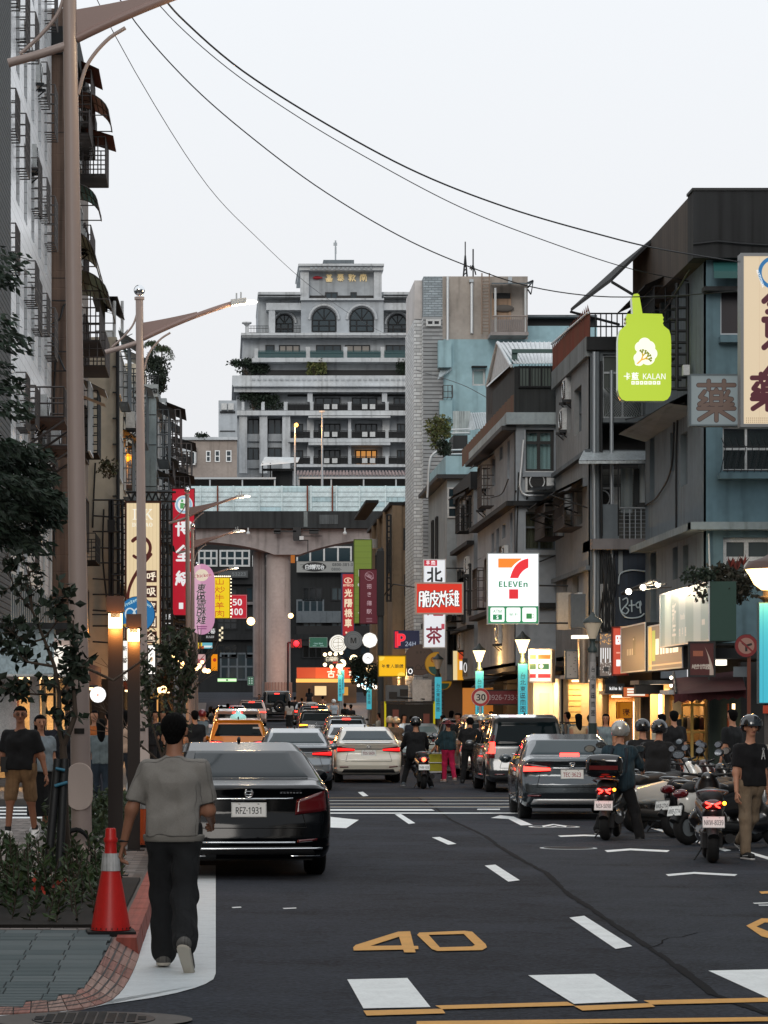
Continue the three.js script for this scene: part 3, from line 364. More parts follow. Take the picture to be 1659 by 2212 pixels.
{const g=new B(),y0=yf(563),y1=yf(594);g.quad(f.pt(xf(1540),y0,.02),f.pt(XR,y0,.02),f.pt(XR,y1,.55),f.pt(xf(1533),y1,.55)).quad(f.pt(xf(1533),y1,.55),f.pt(XR,y1,.55),f.pt(XR,y1-.16,.55),f.pt(xf(1533),y1-.16,.55));g.to('awning',mat('#1f4f4d',{rough:.6}),o);}
grille(o,s,s.ud(1462),s.ud(1402),H+(VY-800) / F*70,H+(VY-650) / F*70,.55,{m:M.iron,roof:M.dark});
cables(o,[[f.pt(x-.36,h4+.3,.4),f.pt(x+.1,h4+.36,.42),f.pt(x+1.2,h4+.28,.4),f.pt(XR,h4+.4,.4)],[s.pt(d0,h4-.2,.36),s.pt(67,h4-.6,.36),s.pt(d1,h4-.9,.36)],[s.pt(d1,7.2,.03),s.pt(70,7.3,.06),s.pt(68,7.9,.05),s.pt(67.7,9,.04)],[s.pt(67.5,6.1,.03),s.pt(67.4,8.2,.04),s.pt(67.2,9,.04)]],.025,M.iron);
pipe(o,[f.pt(x+.12,3.5,.05),f.pt(x+.05,5.9,.06)],.02,M.wpl);
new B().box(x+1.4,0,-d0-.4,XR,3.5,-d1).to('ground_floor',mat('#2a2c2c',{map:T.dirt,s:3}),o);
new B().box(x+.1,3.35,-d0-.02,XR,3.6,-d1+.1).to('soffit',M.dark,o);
}
{ 
const x=9.8,d0=74,d1=81.6,o=bld('grey stained building with rust brown roof screen and cluttered balconies',x+3,d0+4),f=frontFace(d0),s=rightFace(x),yf=p=>Y(p,d0),xf=p=>X(p,d0),top=yf(729),XR=xf(1440);
const wm=mat('#989a9a',{map:T.stain,s:4.5,rough:.9});
const w1=[xf(1302),xf(1391),yf(903),yf(765)],hole2=[xf(1280),XR,yf(972),yf(912)],hole3=[xf(1297),XR,yf(1166),yf(1003)];
const b=new B();wallHoles(b,f,x,XR,3.3,top,[w1,hole2,hole3],.3);b.to('front_wall',M.greyd,o);
const sl=(p0,p1,y0,y1)=>{const u0=s.ud(p1),u1=s.ud(p0);return[u0,u1,H+(VY-y1) / F*u0,H+(VY-y0) / F*u0];};
const S=[[1213,1222,850,940],[1226,1234,810,930],[1240,1256,830,930],[1222,1240,1050,1140],[1246,1258,1040,1130],[1205,1218,1085,1160],[1215,1225,1245,1290],[1236,1250,1240,1300]].map(a=>sl(...a));
const b2=new B();wallHoles(b2,s,d0+.001,d1,3.3,top,S,.3);b2.to('side_wall',wm,o);
for(const q of S)win(o,s,...q,{cols:1,rows:2,n:-.2,fm:M.greyd});
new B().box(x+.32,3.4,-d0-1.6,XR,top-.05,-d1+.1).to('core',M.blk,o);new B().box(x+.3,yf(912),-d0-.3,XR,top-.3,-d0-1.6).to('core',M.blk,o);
win(o,f,...w1,{cols:2,top:.72,fm:M.galv,gm:mat('#39423f',{rough:.4}),n:-.2});
{const g=new B();for(let i=0;i<16;i++){const u=lerp(w1[0],w1[1],i / 15);g.bar(f.pt(u,w1[2],.06),f.pt(Math.min(u+.8,w1[1]),Math.min(w1[2]+.8,w1[3]),.06),.005,3).bar(f.pt(u,w1[2],.06),f.pt(Math.max(u-.8,w1[0]),w1[2]+.8,.06),.005,3);}g.to('window_guard',M.galv,o);}
for(const h of[5.6,8.7]){new B().fb(s,d0-.1,d1,h,h+.12,.002,.14).to('ledge',M.greyd,o);}
new B().fb(f,x-.1,XR,top-.35,top,.002,.18).to('parapet',M.dark,o);new B().fb(s,d0,d1+.1,top-.5,top+.02,.002,.12).to('parapet',mat('#8d9496',{map:T.dirt,s:3}),o);
{ 
const hb=yf(675),k=46;for(let i=0;i<1;i++){const g=new B();for(let j=0;j<k;j++){const u=lerp(d0,d1+.6,j / k),e=lerp(d0,d1+.6,(j+1) / k),n=j % 2?.05:0,m2=j % 2?0:.05;g.quad(s.pt(u,top,n),s.pt(e,top,m2),s.pt(e,hb+.25,m2),s.pt(u,hb,n));}g.to('roof_screen',M.rust,o);}new B().bar(s.pt(d0,hb,.05),s.pt(d1+.6,hb+.25,.05),.04).to('screen_cap',M.alu,o);
const g=new B();for(let i=0;i<=14;i++)g.sq(f.pt(lerp(x,XR,i / 14),top,-.05),f.pt(lerp(x,XR,i / 14),hb,-.05),.014);for(const t of[.45,.97])g.sq(f.pt(x,lerp(top,hb,t),-.05),f.pt(XR,lerp(top,hb,t),-.05),.018);g.to('railing',M.iron,o);}
{ 
const bk=f.pt(0,0,-1.5);new B().fb(f,hole3[0],XR,hole3[2],hole3[3],-1.58,-1.5).to('balcony_back',mat('#6f6f6b',{map:T.tile,s:2}),o);new B().fb(f,x,XR,hole3[2]-.28,hole3[2],-1.5,.5).to('balcony_slab',M.conc,o);
const r=new B(),v0=hole3[2],v1=yf(1100);for(let i=0;i<=9;i++)r.sq(f.pt(lerp(xf(1331),XR,i / 9),v0,.42),f.pt(lerp(xf(1331),XR,i / 9),v1,.42),.013);for(let i=0;i<=8;i++)r.sq(f.pt(xf(1331),lerp(v0,v1,i / 8),.42),f.pt(XR,lerp(v0,v1,i / 8),.42),i===8?.025:.006);r.to('balcony_rail',M.galv,o);new B().fb(f,xf(1297),xf(1331),v0,v1+.1,.38,.44).to('balcony_panel',M.greyd,o);
for(const[p0,p1,y0,y1,c]of[[1342,1368,1010,1108,'#7e8789'],[1370,1382,1012,1090,'#34383a'],[1380,1394,1002,1085,'#a4abad'],[1352,1362,1108,1130,'#3b3f41']]){const g=new THREE.PlaneGeometry(xf(p1)-xf(p0),yf(y0)-yf(y1),10,6),q=g.attributes.position;for(let i=0;i<q.count;i++)q.setZ(i,.04*Math.sin(q.getX(i)*30)*(1-(q.getY(i)+.6)*.3));g.computeVertexNormals();g.translate((xf(p0)+xf(p1)) / 2,(yf(y0)+yf(y1)) / 2,-d0-.1);tag(new B().add(g).to('hanging_laundry',mat(c,{rough:.95})),{'#7e8789':'wide grey garment hanging on the balcony beside the blue corner building','#34383a':'black garment hanging between two grey ones on the balcony','#a4abad':'pale shirt hanging at the end of the balcony line','#3b3f41':'dark trousers below the wide grey garment on the balcony'}[c],'laundry','washing on the balcony');}}
{const g=new B();g.quad(f.pt(xf(1240),yf(1002),1.0),f.pt(XR,yf(1000),1.0),f.pt(XR,yf(972),-.1),f.pt(xf(1262),yf(972),-.1)).quad(f.pt(xf(1240),yf(1003),1.0),f.pt(XR,yf(1001),1.0),f.pt(XR,yf(1008),1.0),f.pt(xf(1240),yf(1009),1.0));g.to('canopy',M.tin,o);const c=new B();for(const p of[1262,1300,1340,1385])c.bar(f.pt(xf(p),yf(990),.1),f.pt(xf(p)-.05,yf(1003),1.0),.02);c.bar(f.pt(xf(1290),yf(1003),.9),f.pt(xf(1295),yf(1160),.5),.02).bar(f.pt(xf(1325),yf(1003),.9),f.pt(xf(1330),yf(1160),.5),.02);c.to('canopy_frame',M.iron,o);}
grille(o,s,s.ud(1218),s.ud(1196),H+(VY-1160) / F*80,H+(VY-1090) / F*80,.55,{m:M.bars,roof:M.dark});grille(o,s,s.ud(1258),s.ud(1235),H+(VY-1140) / F*76,H+(VY-1065) / F*76,.5,{m:M.bars,roof:M.dark});
for(const q of[[d0+.5,7.9],[d0+3.5,7.6]]){const g=new B();g.quad(s.pt(q[0],q[1],0),s.pt(q[0]+2,q[1],0),s.pt(q[0]+2,q[1]-.25,1.0),s.pt(q[0],q[1]-.25,1.0));g.bar(s.pt(q[0],q[1]-.6,0),s.pt(q[0],q[1]-.25,1),.02).bar(s.pt(q[0]+2,q[1]-.6,0),s.pt(q[0]+2,q[1]-.25,1),.02);g.to('rain_cover',M.iron,o);}
for(const[p,r,m]of[[1284,.06,M.galv],[1291,.05,M.greyd],[1299,.035,M.iron],[1321,.05,M.galv]])pipe(o,[P(p,700+(p % 7)*20,d0-.1),P(p,1000,d0-.12),P(p+1,1200,d0-.1),P(p,1385,d0-.1)],r,m);
{const g=new B();for(let i=0;i<14;i++){const p=1300+rr(0,26),q=rr(-6,6);g.tube([P(p,1190+rr(0,20),d0-.2),P(p+q,1260,d0-.25-rnd()*.1),P(p-q,1330,d0-.25),P(p+q*.5,1372,d0-.2)],.02,4,16);}g.to('cable_bundle',M.iron,o);const w=new B();for(let i=0;i<9;i++){const p=1296+i*3.6;w.box(X(p,d0),Y(1375,d0),-d0+.1,X(p+1.6,d0),Y(1262,d0),-d0+.14);}w.to('white_bars',M.wpl,o);}
new B().px(1328,1190,1400,1353,d0-.05,.04).to('painted_panel',mat('#1d3046',{rough:.6,map:T.dirt,s:2}),o);
{const g=new B(),pts=(a)=>a.map(([u,v])=>P(u,v,d0-.12));g.tube(pts([[1345,1296],[1354,1292],[1356,1302],[1348,1312],[1343,1320],[1352,1326],[1358,1318],[1350,1310]]),.02,4,40).tube(pts([[1364,1296],[1365,1322]]),.02).tube(pts([[1358,1308],[1372,1307]]),.02).tube(pts([[1380,1300],[1374,1306],[1378,1313],[1385,1306],[1382,1298],[1384,1325]]),.02,4,30).tube(pts([[1336,1262],[1340,1240],[1360,1232],[1395,1234]]),.02,4,30).tube(pts([[1338,1290],[1342,1322],[1354,1334],[1384,1332],[1392,1325]]),.02,4,30);g.to('graffiti_line',mat('#b8c6cc',{rough:.7}),o);new B().px(1336,1190,1345,1240,d0-.07,.02).to('painted_panel',mat('#858c90',{rough:.7}),o);}
new B().px(1233,1283,1265,1356,d0-.9,.5).to('duct_box',mat('#6d7173',{map:T.stain,s:2}),o);new B().px(1205,1280,1233,1360,d0+1,.3).to('duct_box',mat('#a9acab',{map:T.stain,s:2}),o);
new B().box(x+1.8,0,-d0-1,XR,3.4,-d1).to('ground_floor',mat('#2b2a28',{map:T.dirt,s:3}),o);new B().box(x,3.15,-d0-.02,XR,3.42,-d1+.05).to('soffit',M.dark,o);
for(const[u,v,l]of[[76,4.4,'air conditioner low on the side wall below the barred cages'],[79.4,9.8,'air conditioner high near the far end of the rust screened building']])acUnit(s,u,v,.12,l);
acUnit(s,s.ud(1226),H+(VY-872) / F*79,.1,'air conditioner under a tin hood on the upper side wall below the rust screen');acUnit(f,xf(1318),yf(1100),-1.1,'air conditioner on the balcony beside the hanging grey garment');
}
{ 
const x=8.66,d0=82,d1=94.2,o=bld('grey three storey building with white curtained window and dark rooftop shed',x+3,d0+5),f=frontFace(d0),s=rightFace(x),yf=p=>Y(p,d0),xf=p=>X(p,d0),top=yf(893),XR=xf(1240),wm=mat('#aab1b7',{map:T.stain,s:5,rough:.9});
const w1=[xf(1132),xf(1197),yf(1019),yf(928)],w2=[xf(1132),xf(1200),yf(1188),yf(1105)];
const b=new B();wallHoles(b,f,x,XR,3.2,top-.2,[w1,w2],.3);b.to('front_wall',M.grey,o);
const sl=(p0,p1,y0,y1)=>{const u0=s.ud(p1),u1=s.ud(p0);return[u0,u1,H+(VY-y1) / F*u0,H+(VY-y0) / F*u0];};
const S=[[1096,1101,950,1035],[1079,1086,960,990],[1063,1070,985,1048],[1085,1092,1130,1160],[1102,1107,1105,1220],[1072,1078,1140,1200],[1062,1067,1150,1210],[1094,1099,1240,1300]].map(a=>sl(...a));
const b2=new B();wallHoles(b2,s,d0+.001,d1,3.2,top-.2,S,.3);b2.to('side_wall',wm,o);for(const q of S)win(o,s,...q,{cols:1,rows:2,n:-.2,fm:M.dark});
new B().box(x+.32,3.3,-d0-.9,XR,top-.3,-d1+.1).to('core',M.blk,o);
win(o,f,...w1,{cols:2,top:.7,fm:M.blk,w:.09,curtain:mat('#c9dadb',{rough:.95,trans:.3}),n:-.2});win(o,f,...w2,{cols:2,top:.6,fm:M.greyd,curtain:mat('#6f6453',{rough:.95}),n:-.2});
new B().fb(f,w1[0]-.05,XR,w1[2]-.16,w1[2]-.02,0,.16).to('sill',M.grey,o);new B().fb(f,w2[0]-.05,XR,w2[2]-.16,w2[2]-.02,0,.16).to('sill',M.grey,o);
for(const h of[4.9,7.9]){new B().fb(s,d0-.2,d1,h,h+.14,.002,.3).to('ledge',M.dark,o);new B().fb(f,x-.28,XR,h-.001,h+.141,.003,.3).to('ledge',M.dark,o);}
new B().fb(f,x-.3,XR,top-.35,top,-.3,.3).to('parapet',mat('#a9b4b6',{map:T.stain,s:3}),o);new B().fb(s,d0+.3,d1,top-.36,top-.02,-.2,.3).to('parapet',mat('#b9c4c6',{map:T.stain,s:3}),o);new B().fb(s,d0-.1,d1,top-.5,top-.37,0,.42).to('eave',M.blk,o);
{const k=40,g=new B();for(let j=0;j<k;j++){const u=lerp(d0+.5,d1+6,j / k),e=lerp(d0+.5,d1+6,(j+1) / k);g.quad(s.pt(u,top,j % 2?.05:0),s.pt(e,top,j % 2?0:.05),s.pt(e,top+.62,j % 2?0:.05),s.pt(u,top+.62,j % 2?.05:0));}g.to('roof_screen',mat('#75604f',{map:T.rust,s:3}),o);}
// rooftop shed: dark walls, white gabled sheet roof, green fascia
const sh=thing('rooftop_shed','dark rooftop shed with steep white sheet roof on the curtained building','shed',V(xf(1150),top,-d0-3));const sy=(p,d)=>Y(p,d);
new B().fb(f,xf(1114),XR,top,yf(788),-7,-.35).to('wall',mat('#2b2f30',{map:T.dirt,s:2}),sh);
{const w=win(sh,frontFace(d0+.34),xf(1122),xf(1197),yf(835),yf(788),{cols:3,n:.02,fm:M.dark,gm:mat('#3c4a44',{rough:.3})});const g=new B();for(let i=0;i<12;i++)g.sq(P(1122+i*6.8,835,d0+.2),P(1122+i*6.8,787,d0+.2),.008);g.to('window_guard',M.iron,sh);}
{const L=(px,py,d)=>P(px,py,d),A=L(1075,740,87),e=L(1050,832,87),g=new B();g.quad(L(1110,786,82.2),L(1200,784,82.2),L(1206,739,86),L(1075,740,86)).quad(L(1104,788,82),L(1075,740,86),L(1050,832,93),L(1052,836,90));for(let i=0;i<14;i++){const t=i / 13;g.bar(L(lerp(1112,1198,t),785,82.15),L(lerp(1078,1205,t),739,85.95),.025,4);}g.bar(L(1104,790,82),L(1075,740,86),.06,4).bar(L(1075,740,86),L(1052,836,92),.06,4);g.to('roof',mat('#e4eaec',{rough:.45,map:T.fine,s:2}),sh);const k=new B();k.quad(L(1080,752,86.5),L(1108,790,82.6),L(1112,860,83),L(1056,836,92));for(let i=0;i<16;i++)k.bar(L(1056+i*3.2,835-i*2.4,91.5-i*.5),L(1058+i*3.2,895-i*.5,91-i*.5),.05,4);k.quad(L(1050,836,92),L(1114,800,82.4),L(1114,889,82.4),L(1050,925,92));k.to('gable_wall',mat('#3b332f',{map:T.dirt,s:2}),sh);new B().px(1106,754,1200,762,82.6,.1).px(1106,762,1118,785,82.7,.1).to('fascia',mat('#2e4a46',{rough:.5}),sh);}
pipe(o,[P(1131,950,81.8),P(1127,1000,81.8),P(1124,1055,81.8),P(1132,1068,81.8),P(1175,1070,81.6)],.035,M.alu);cables(o,[[P(1115,1060,81.9),P(1108,1090,83),P(1100,1110,84)],[P(1120,1020,81.9),P(1116,1200,81.9),P(1119,1330,81.9)],[P(1098,1035,82.8),P(1085,1065,85),P(1062,1075,88)]],.02);
acUnit(s,s.ud(1047),H+(VY-1105) / F*92,.15,'air conditioner under a small hood beside the dark gap between grey buildings');acUnit(f,xf(1165),yf(1068),.1,'air conditioner under a tin hood below the white curtained window');
{const g=new B();g.quad(P(1150,1052,81.9),P(1200,1048,81.9),P(1190,1056,80.6),P(1140,1060,80.6));g.to('rain_cover',M.iron,o);}
for(const[u,v,l]of[[84.5,6.2,'air conditioner on the lower side wall of the curtained building near its corner'],[88.2,5.6,'air conditioner midway along the lower side wall of the curtained building'],[91.5,9.1,'air conditioner high on the side wall of the curtained building'],[86.4,3.9,'air conditioner just above the shop soffit of the curtained building']])acUnit(s,u,v,.12,l);
for(const[u,v,w]of[[86,5.3,1.4],[90,5.2,1.6],[88.5,8.4,1.3]])grille(o,s,u,u+w,v,v+1.3,.4,{m:M.bars,su:.2,sv:.3,roof:M.greyd});
cables(o,[[P(1110,1200,81.9),P(1090,1215,84),P(1060,1225,90),P(1020,1240,96)],[P(1112,1235,81.9),P(1096,1258,84),P(1070,1252,90)],[P(1125,1195,81.8),P(1150,1215,81.8),P(1200,1200,81.8)],[P(1104,1300,83),P(1080,1320,87),P(1030,1310,95)]],.022);
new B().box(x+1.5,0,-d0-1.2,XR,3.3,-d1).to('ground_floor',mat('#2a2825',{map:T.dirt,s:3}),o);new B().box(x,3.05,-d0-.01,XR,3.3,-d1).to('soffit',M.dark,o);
}
{ 
const x=8.66,d0=95.6,d1=102.6,o=bld('narrow grey building with black stained parapet beyond the dark gap',x+3,d0+3),f=frontFace(d0),s=rightFace(x),top=10.1;
new B().box(x,3,-d0,16,top-.6,-d1).to('wall',mat('#949a9f',{map:T.stain,s:5}),o);new B().box(x-.12,top-.6,-d0+.1,16,top,-d1-.1).to('parapet',M.dark,o);
for(const h of[4.7,7.6])new B().fb(s,d0-.1,d1,h,h+.13,.001,.25).to('ledge',M.dark,o);
for(const[p0,p1,h0,h1]of[[1012,1018,8.2,9.3],[1000,1004,8.3,9.2],[1014,1018,5.2,7],[1001,1006,5,6.9],[992,996,5.3,7]])win(o,s,s.ud(p1),s.ud(p0),h0,h1,{cols:1,rows:2,n:.02,fm:M.blk});
for(const[u,v,l]of[[97.5,6.6,'air conditioner on the narrow grey building under its upper ledge'],[100,4.0,'air conditioner low on the narrow grey building']])acUnit(s,u,v,.12,l);for(const[u,v]of[[96.2,8.1],[99.4,5.1]])grille(o,s,u,u+1.5,v,v+1.2,.45,{m:M.iron,su:.22,sv:.3,roof:M.dark});
new B().box(x+.8,0,-d0-1,16,3.1,-d1).to('ground_floor',M.blk,o);new B().box(x+1,0,-94.3,14,10.2,-95.5).to('gap_wall',M.blk,o);
}
{ 
const x=8.35,d0=103.2,d1=112.5,o=bld('small grey building with pale blue roof parapet and white framed window',x+3,d0+4),f=frontFace(d0),s=rightFace(x),yf=p=>Y(p,d0),xf=p=>X(p,d0),top=yf(1035);
new B().box(x,3,-d0,14,top,-d1).to('wall',mat('#a3abae',{map:T.stain,s:5}),o);new B().box(x-.05,top+.15,-d0+.05,14,yf(985),-d1-.05).to('parapet',M.teal,o);new B().box(x-.4,top,-d0+.4,14,top+.15,-d1-.1).to('eave',M.blk,o);
win(o,f,xf(966),xf(989),yf(1119),yf(1053),{cols:1,rows:3,n:.03,fm:M.wpl,w:.06,gm:M.glassb});for(const[p0,p1]of[[944,947],[935,938]])win(o,s,s.ud(p1),s.ud(p0),6.4,9.4,{cols:1,rows:2,n:.02,fm:M.blk});
new B().box(x-.3,5.2,-d0+.3,14,5.4,-d1).to('ledge',M.dark,o);pipe(o,[P(923,1075,105),P(932,985,105),P(945,975,105)],.05,M.alu);win(o,f,xf(966),xf(992),3.6,5,{cols:2,n:.03,fm:M.dark});
new B().box(x+.6,0,-d0-.5,14,3.1,-d1).to('ground_floor',M.blk,o);
}
{ 
const x=8.3,d0=115,d1=121,o=bld('tall narrow tiled building with pale blue party wall and beige penthouse',x+6,d0+3,'tiled_building'),f=frontFace(d0),s=rightFace(x),yf=p=>Y(p,d0),xf=p=>X(p,d0),XR=xf(1330);
new B().box(x+.02,ground(115),-d0-.02,xf(958),yf(684),-d1).to('tiled_wall',M.tileL,o);new B().box(x,ground(115),-d0-.05,x+.018,yf(684),-d1).to('tile_strip',M.tileB,o);
new B().box(x-.32,2,-d0-.6,x-.002,yf(686),-d1-.1).to('tile_strip',M.tileB,o);
new B().box(xf(915),yf(684),-d0-.02,xf(956),yf(597),-d1).to('tiled_wall',mat('#a9b4ba',{map:T.brick,s:1.6,bump:T.brick,bs:.02}),o);new B().box(xf(956),yf(733),-d0,xf(1140),yf(597),-d1-4).to('penthouse_wall',mat('#b5aba1',{map:T.stain,s:5}),o);new B().box(xf(898),yf(684),-d0-.7,xf(914.6),yf(600),-d1).to('penthouse_wall',mat('#e0dcda',{map:T.stain,s:6}),o);
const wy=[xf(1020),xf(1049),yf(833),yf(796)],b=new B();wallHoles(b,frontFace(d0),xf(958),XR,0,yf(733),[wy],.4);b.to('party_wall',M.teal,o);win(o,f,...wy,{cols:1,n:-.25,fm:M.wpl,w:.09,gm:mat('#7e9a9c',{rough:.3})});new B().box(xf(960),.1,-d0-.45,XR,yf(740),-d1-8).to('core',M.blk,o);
new B().fb(f,xf(1018),xf(1051),yf(795),yf(792),0,.3).to('window_hood',M.dark,o);
win(o,f,xf(920),xf(952),yf(705),yf(690),{cols:2,n:.03,fm:M.wpl,w:.08});
for(const[p,y0,y1,r]of[[967,598,735,.06],[1019,605,720,.07]])new B().bar(P(p,y0,d0-.1),P(p,y1,d0-.1),r,6).to('pipe',M.alu,o);new B().px(1014,603,1023,609,d0-.25,.2).px(1098,598,1106,611,d0-.25,.2).to('pipe_hopper',M.galv,o);
{const l=new B();for(const p of[1041,1057])l.bar(P(p,590,d0-.3),P(p,722,d0-.3),.03);for(let i=0;i<17;i++)l.bar(P(1041,600+i*7.2,d0-.3),P(1057,600+i*7.2,d0-.3),.02);l.to('ladder',mat('#8c7a6c'),o);}
{const g=new B();g.quad(f.pt(xf(1059),yf(613),.1),f.pt(xf(1142),yf(613),.1),f.pt(xf(1144),yf(621),1.3),f.pt(xf(1056),yf(621),1.3)).fb(f,xf(1056),xf(1144),yf(624),yf(621),1.25,1.3);g.to('canopy',M.greyd,o);const p=new B();for(const q of[1070,1135])p.bar(P(q,622,d0-1.2),P(q,718,d0-1.2),.05,6);p.to('canopy_post',M.wpl,o);new B().px(1063,633,1104,702,d0-.06,.05).to('door',mat('#c4a68c',{map:T.dirt,s:3}),o);new B().px(1065,633,1103,645,d0-.08,.05).to('door_vent',M.blk,o);new B().add(new THREE.SphereGeometry(.28,12,8).scale(1.5,.55,.3).translate(xf(1088),yf(667),-d0+.12)).to('door_stain',mat('#5f5a55'),o);const r=new B();for(let i=0;i<=16;i++)r.bar(P(1065+i*4.5,684,d0-1.25),P(1065+i*4.5,718,d0-1.25),.018);r.bar(P(1064,683,d0-1.25),P(1140,683,d0-1.25),.035);r.to('balcony_rail',mat('#8a7f78'),o);new B().px(1060,717,1142,724,d0-1.35,1.3).to('balcony_slab',M.concp,o);new B().px(1062,690,1140,716,d0-.9,.06).to('balcony_panel',M.concp,o);}
new B().px(1140,683,1290,706,d0+2,1).to('roof_beam',M.blk,o);new B().px(1138,680,1290,685,d0+1.4,3).to('roof_slab',M.greyd,o);new B().px(1140,704,1290,735,d0+1.2,.4).to('roof_wall',M.teal,o);
for(const[p,h,k]of[[1005,552,1],[1022,572,0]]){const m=thing('aerial',k?'lattice aerial mast on the beige penthouse roof':'thin whip aerial beside the lattice mast on the penthouse roof','antenna',P(p,598,d0+1));const b3=new B();const q=(a,y)=>P(a,y,d0+1);if(k){for(const w of[-4,4])b3.bar(q(p+w,598),q(p,h),.035,4);for(let i=0;i<5;i++)b3.bar(q(p-4+i*.7,594-i*8),q(p+4-i*.8,588-i*8),.025,4);b3.bar(q(p,560),q(p,522),.025,4);}else{b3.bar(q(p,598),q(p,538),.03,4);for(const w of[-7,6,-4])b3.bar(q(p+w,588+w),q(p,572),.025,4).bar(q(p+w,588+w),q(p+w*.8,580+w),.02,4);}b3.to('mast',M.iron,m);}
{const g=new B();g.bar(P(1138,612,d0),P(1152,606,d0),.04,4).bar(P(1140,622,d0),P(1152,606,d0),.03,4).bar(P(1140,625,d0),P(1147,636,d0),.03,4).bar(P(1147,636,d0),P(1152,606,d0),.02,4);g.to('clothes_bracket',M.iron,o);}
{const g=new B();g.quad(P(945,820,d0-.9),P(976,800,d0),P(976,793,d0),P(952,795,d0));g.to('rain_cover',M.tin,o);new B().px(947,735,975,793,d0-.5,.5).to('bay',M.teal,o);new B().px(950,865,977,905,d0-.5,.5).to('bay',M.teal,o);grille(o,frontFace(d0),xf(955),xf(975),yf(862),yf(836),.6,{m:M.bars,su:.2});}
{const sh=thing('rooftop_shed','little white pitched shed in front of the pale blue party wall','shed',P(1035,930,108));const g=new B();g.quad(P(1016,892,108),P(1051,890,108),P(1060,925,106),P(1026,928,106)).quad(P(1016,892,108),P(1026,928,106),P(1012,930,107),P(1010,925,108));for(let i=0;i<7;i++)g.bar(P(1018+i*5,892,107.9),P(1028+i*5,927,105.9),.03,4);g.to('roof',M.tin,sh);new B().px(979,888,1016,938,108.5,.2).to('wall',mat('#c8d4d6',{map:T.dirt,s:1}),sh);new B().px(979,940,1010,980,107,2).to('dark_lean_to',M.blk,sh);const r=new B();for(const y of[928,936,972,981])r.bar(P(975,y,105),P(1014,y-1,105),.03,4);r.to('rail',M.alu,sh);}
}
{ 
const x=7.96,d0=130,d1=150,g0=ground(130),o=bld('tan stained building with iron ladder in front of the viaduct end',x+3,d0+6),f=frontFace(d0),s=rightFace(x),yf=p=>Y(p,d0),xf=p=>X(p,d0),top=yf(1092);
new B().box(x,g0-.3,-d0,14,top,-d1).to('wall',M.tan,o);for(const[a,c]of[[846,872]])new B().px(a+2,1092,c-4,1500,d0-.12,.12).to('pilaster',M.tan,o);new B().box(x-.15,top,-d0+.1,14,top+.15,-d1).to('coping',M.dark,o);{const b=new B();b.quad(P(862,1089,d0+1),P(905,1084,d0+1),P(905,1074,d0+6),P(885,1077,d0+6));b.to('roof_sheet',M.dark,o);}
for(const[a,y,c,e]of[[871,1141,902,1189],[873,1241,902,1287],[873,1338,902,1375]])win(o,f,xf(a),xf(c),yf(e),yf(y),{cols:2,top:.7,n:.03,fm:M.blk,w:.1,gm:mat('#8d9c9f',{rough:.3})});
{const l=new B();for(const p of[836,844])l.bar(P(p,1112,d0-.5),P(p,1300,d0-.5),.05,4);for(let i=0;i<16;i++)l.bar(P(836,1112+i*12.4,d0-.5),P(844,1112+i*12.4,d0-.5),.035,4);l.to('ladder',M.iron,o);}
for(const u of[134,139,144]){new B().fb(s,u,u+.5,g0,top,0,.2).to('pilaster',M.tan,o);}for(const u of[131.5,136,141])win(o,s,u,u+2,8.5,10,{cols:2,n:.03,fm:M.blk,w:.1});
new B().px(790,1080,818,1086,d0+3,12).to('roof_edge',M.dark,o);const t=thing('water_tank','steel water tank on the tan building roof edge','tank',P(797,1092,136));new B().bar(P(797,1185,136),P(797,1165,136),.45,14).to('drum',M.alu,t);
}
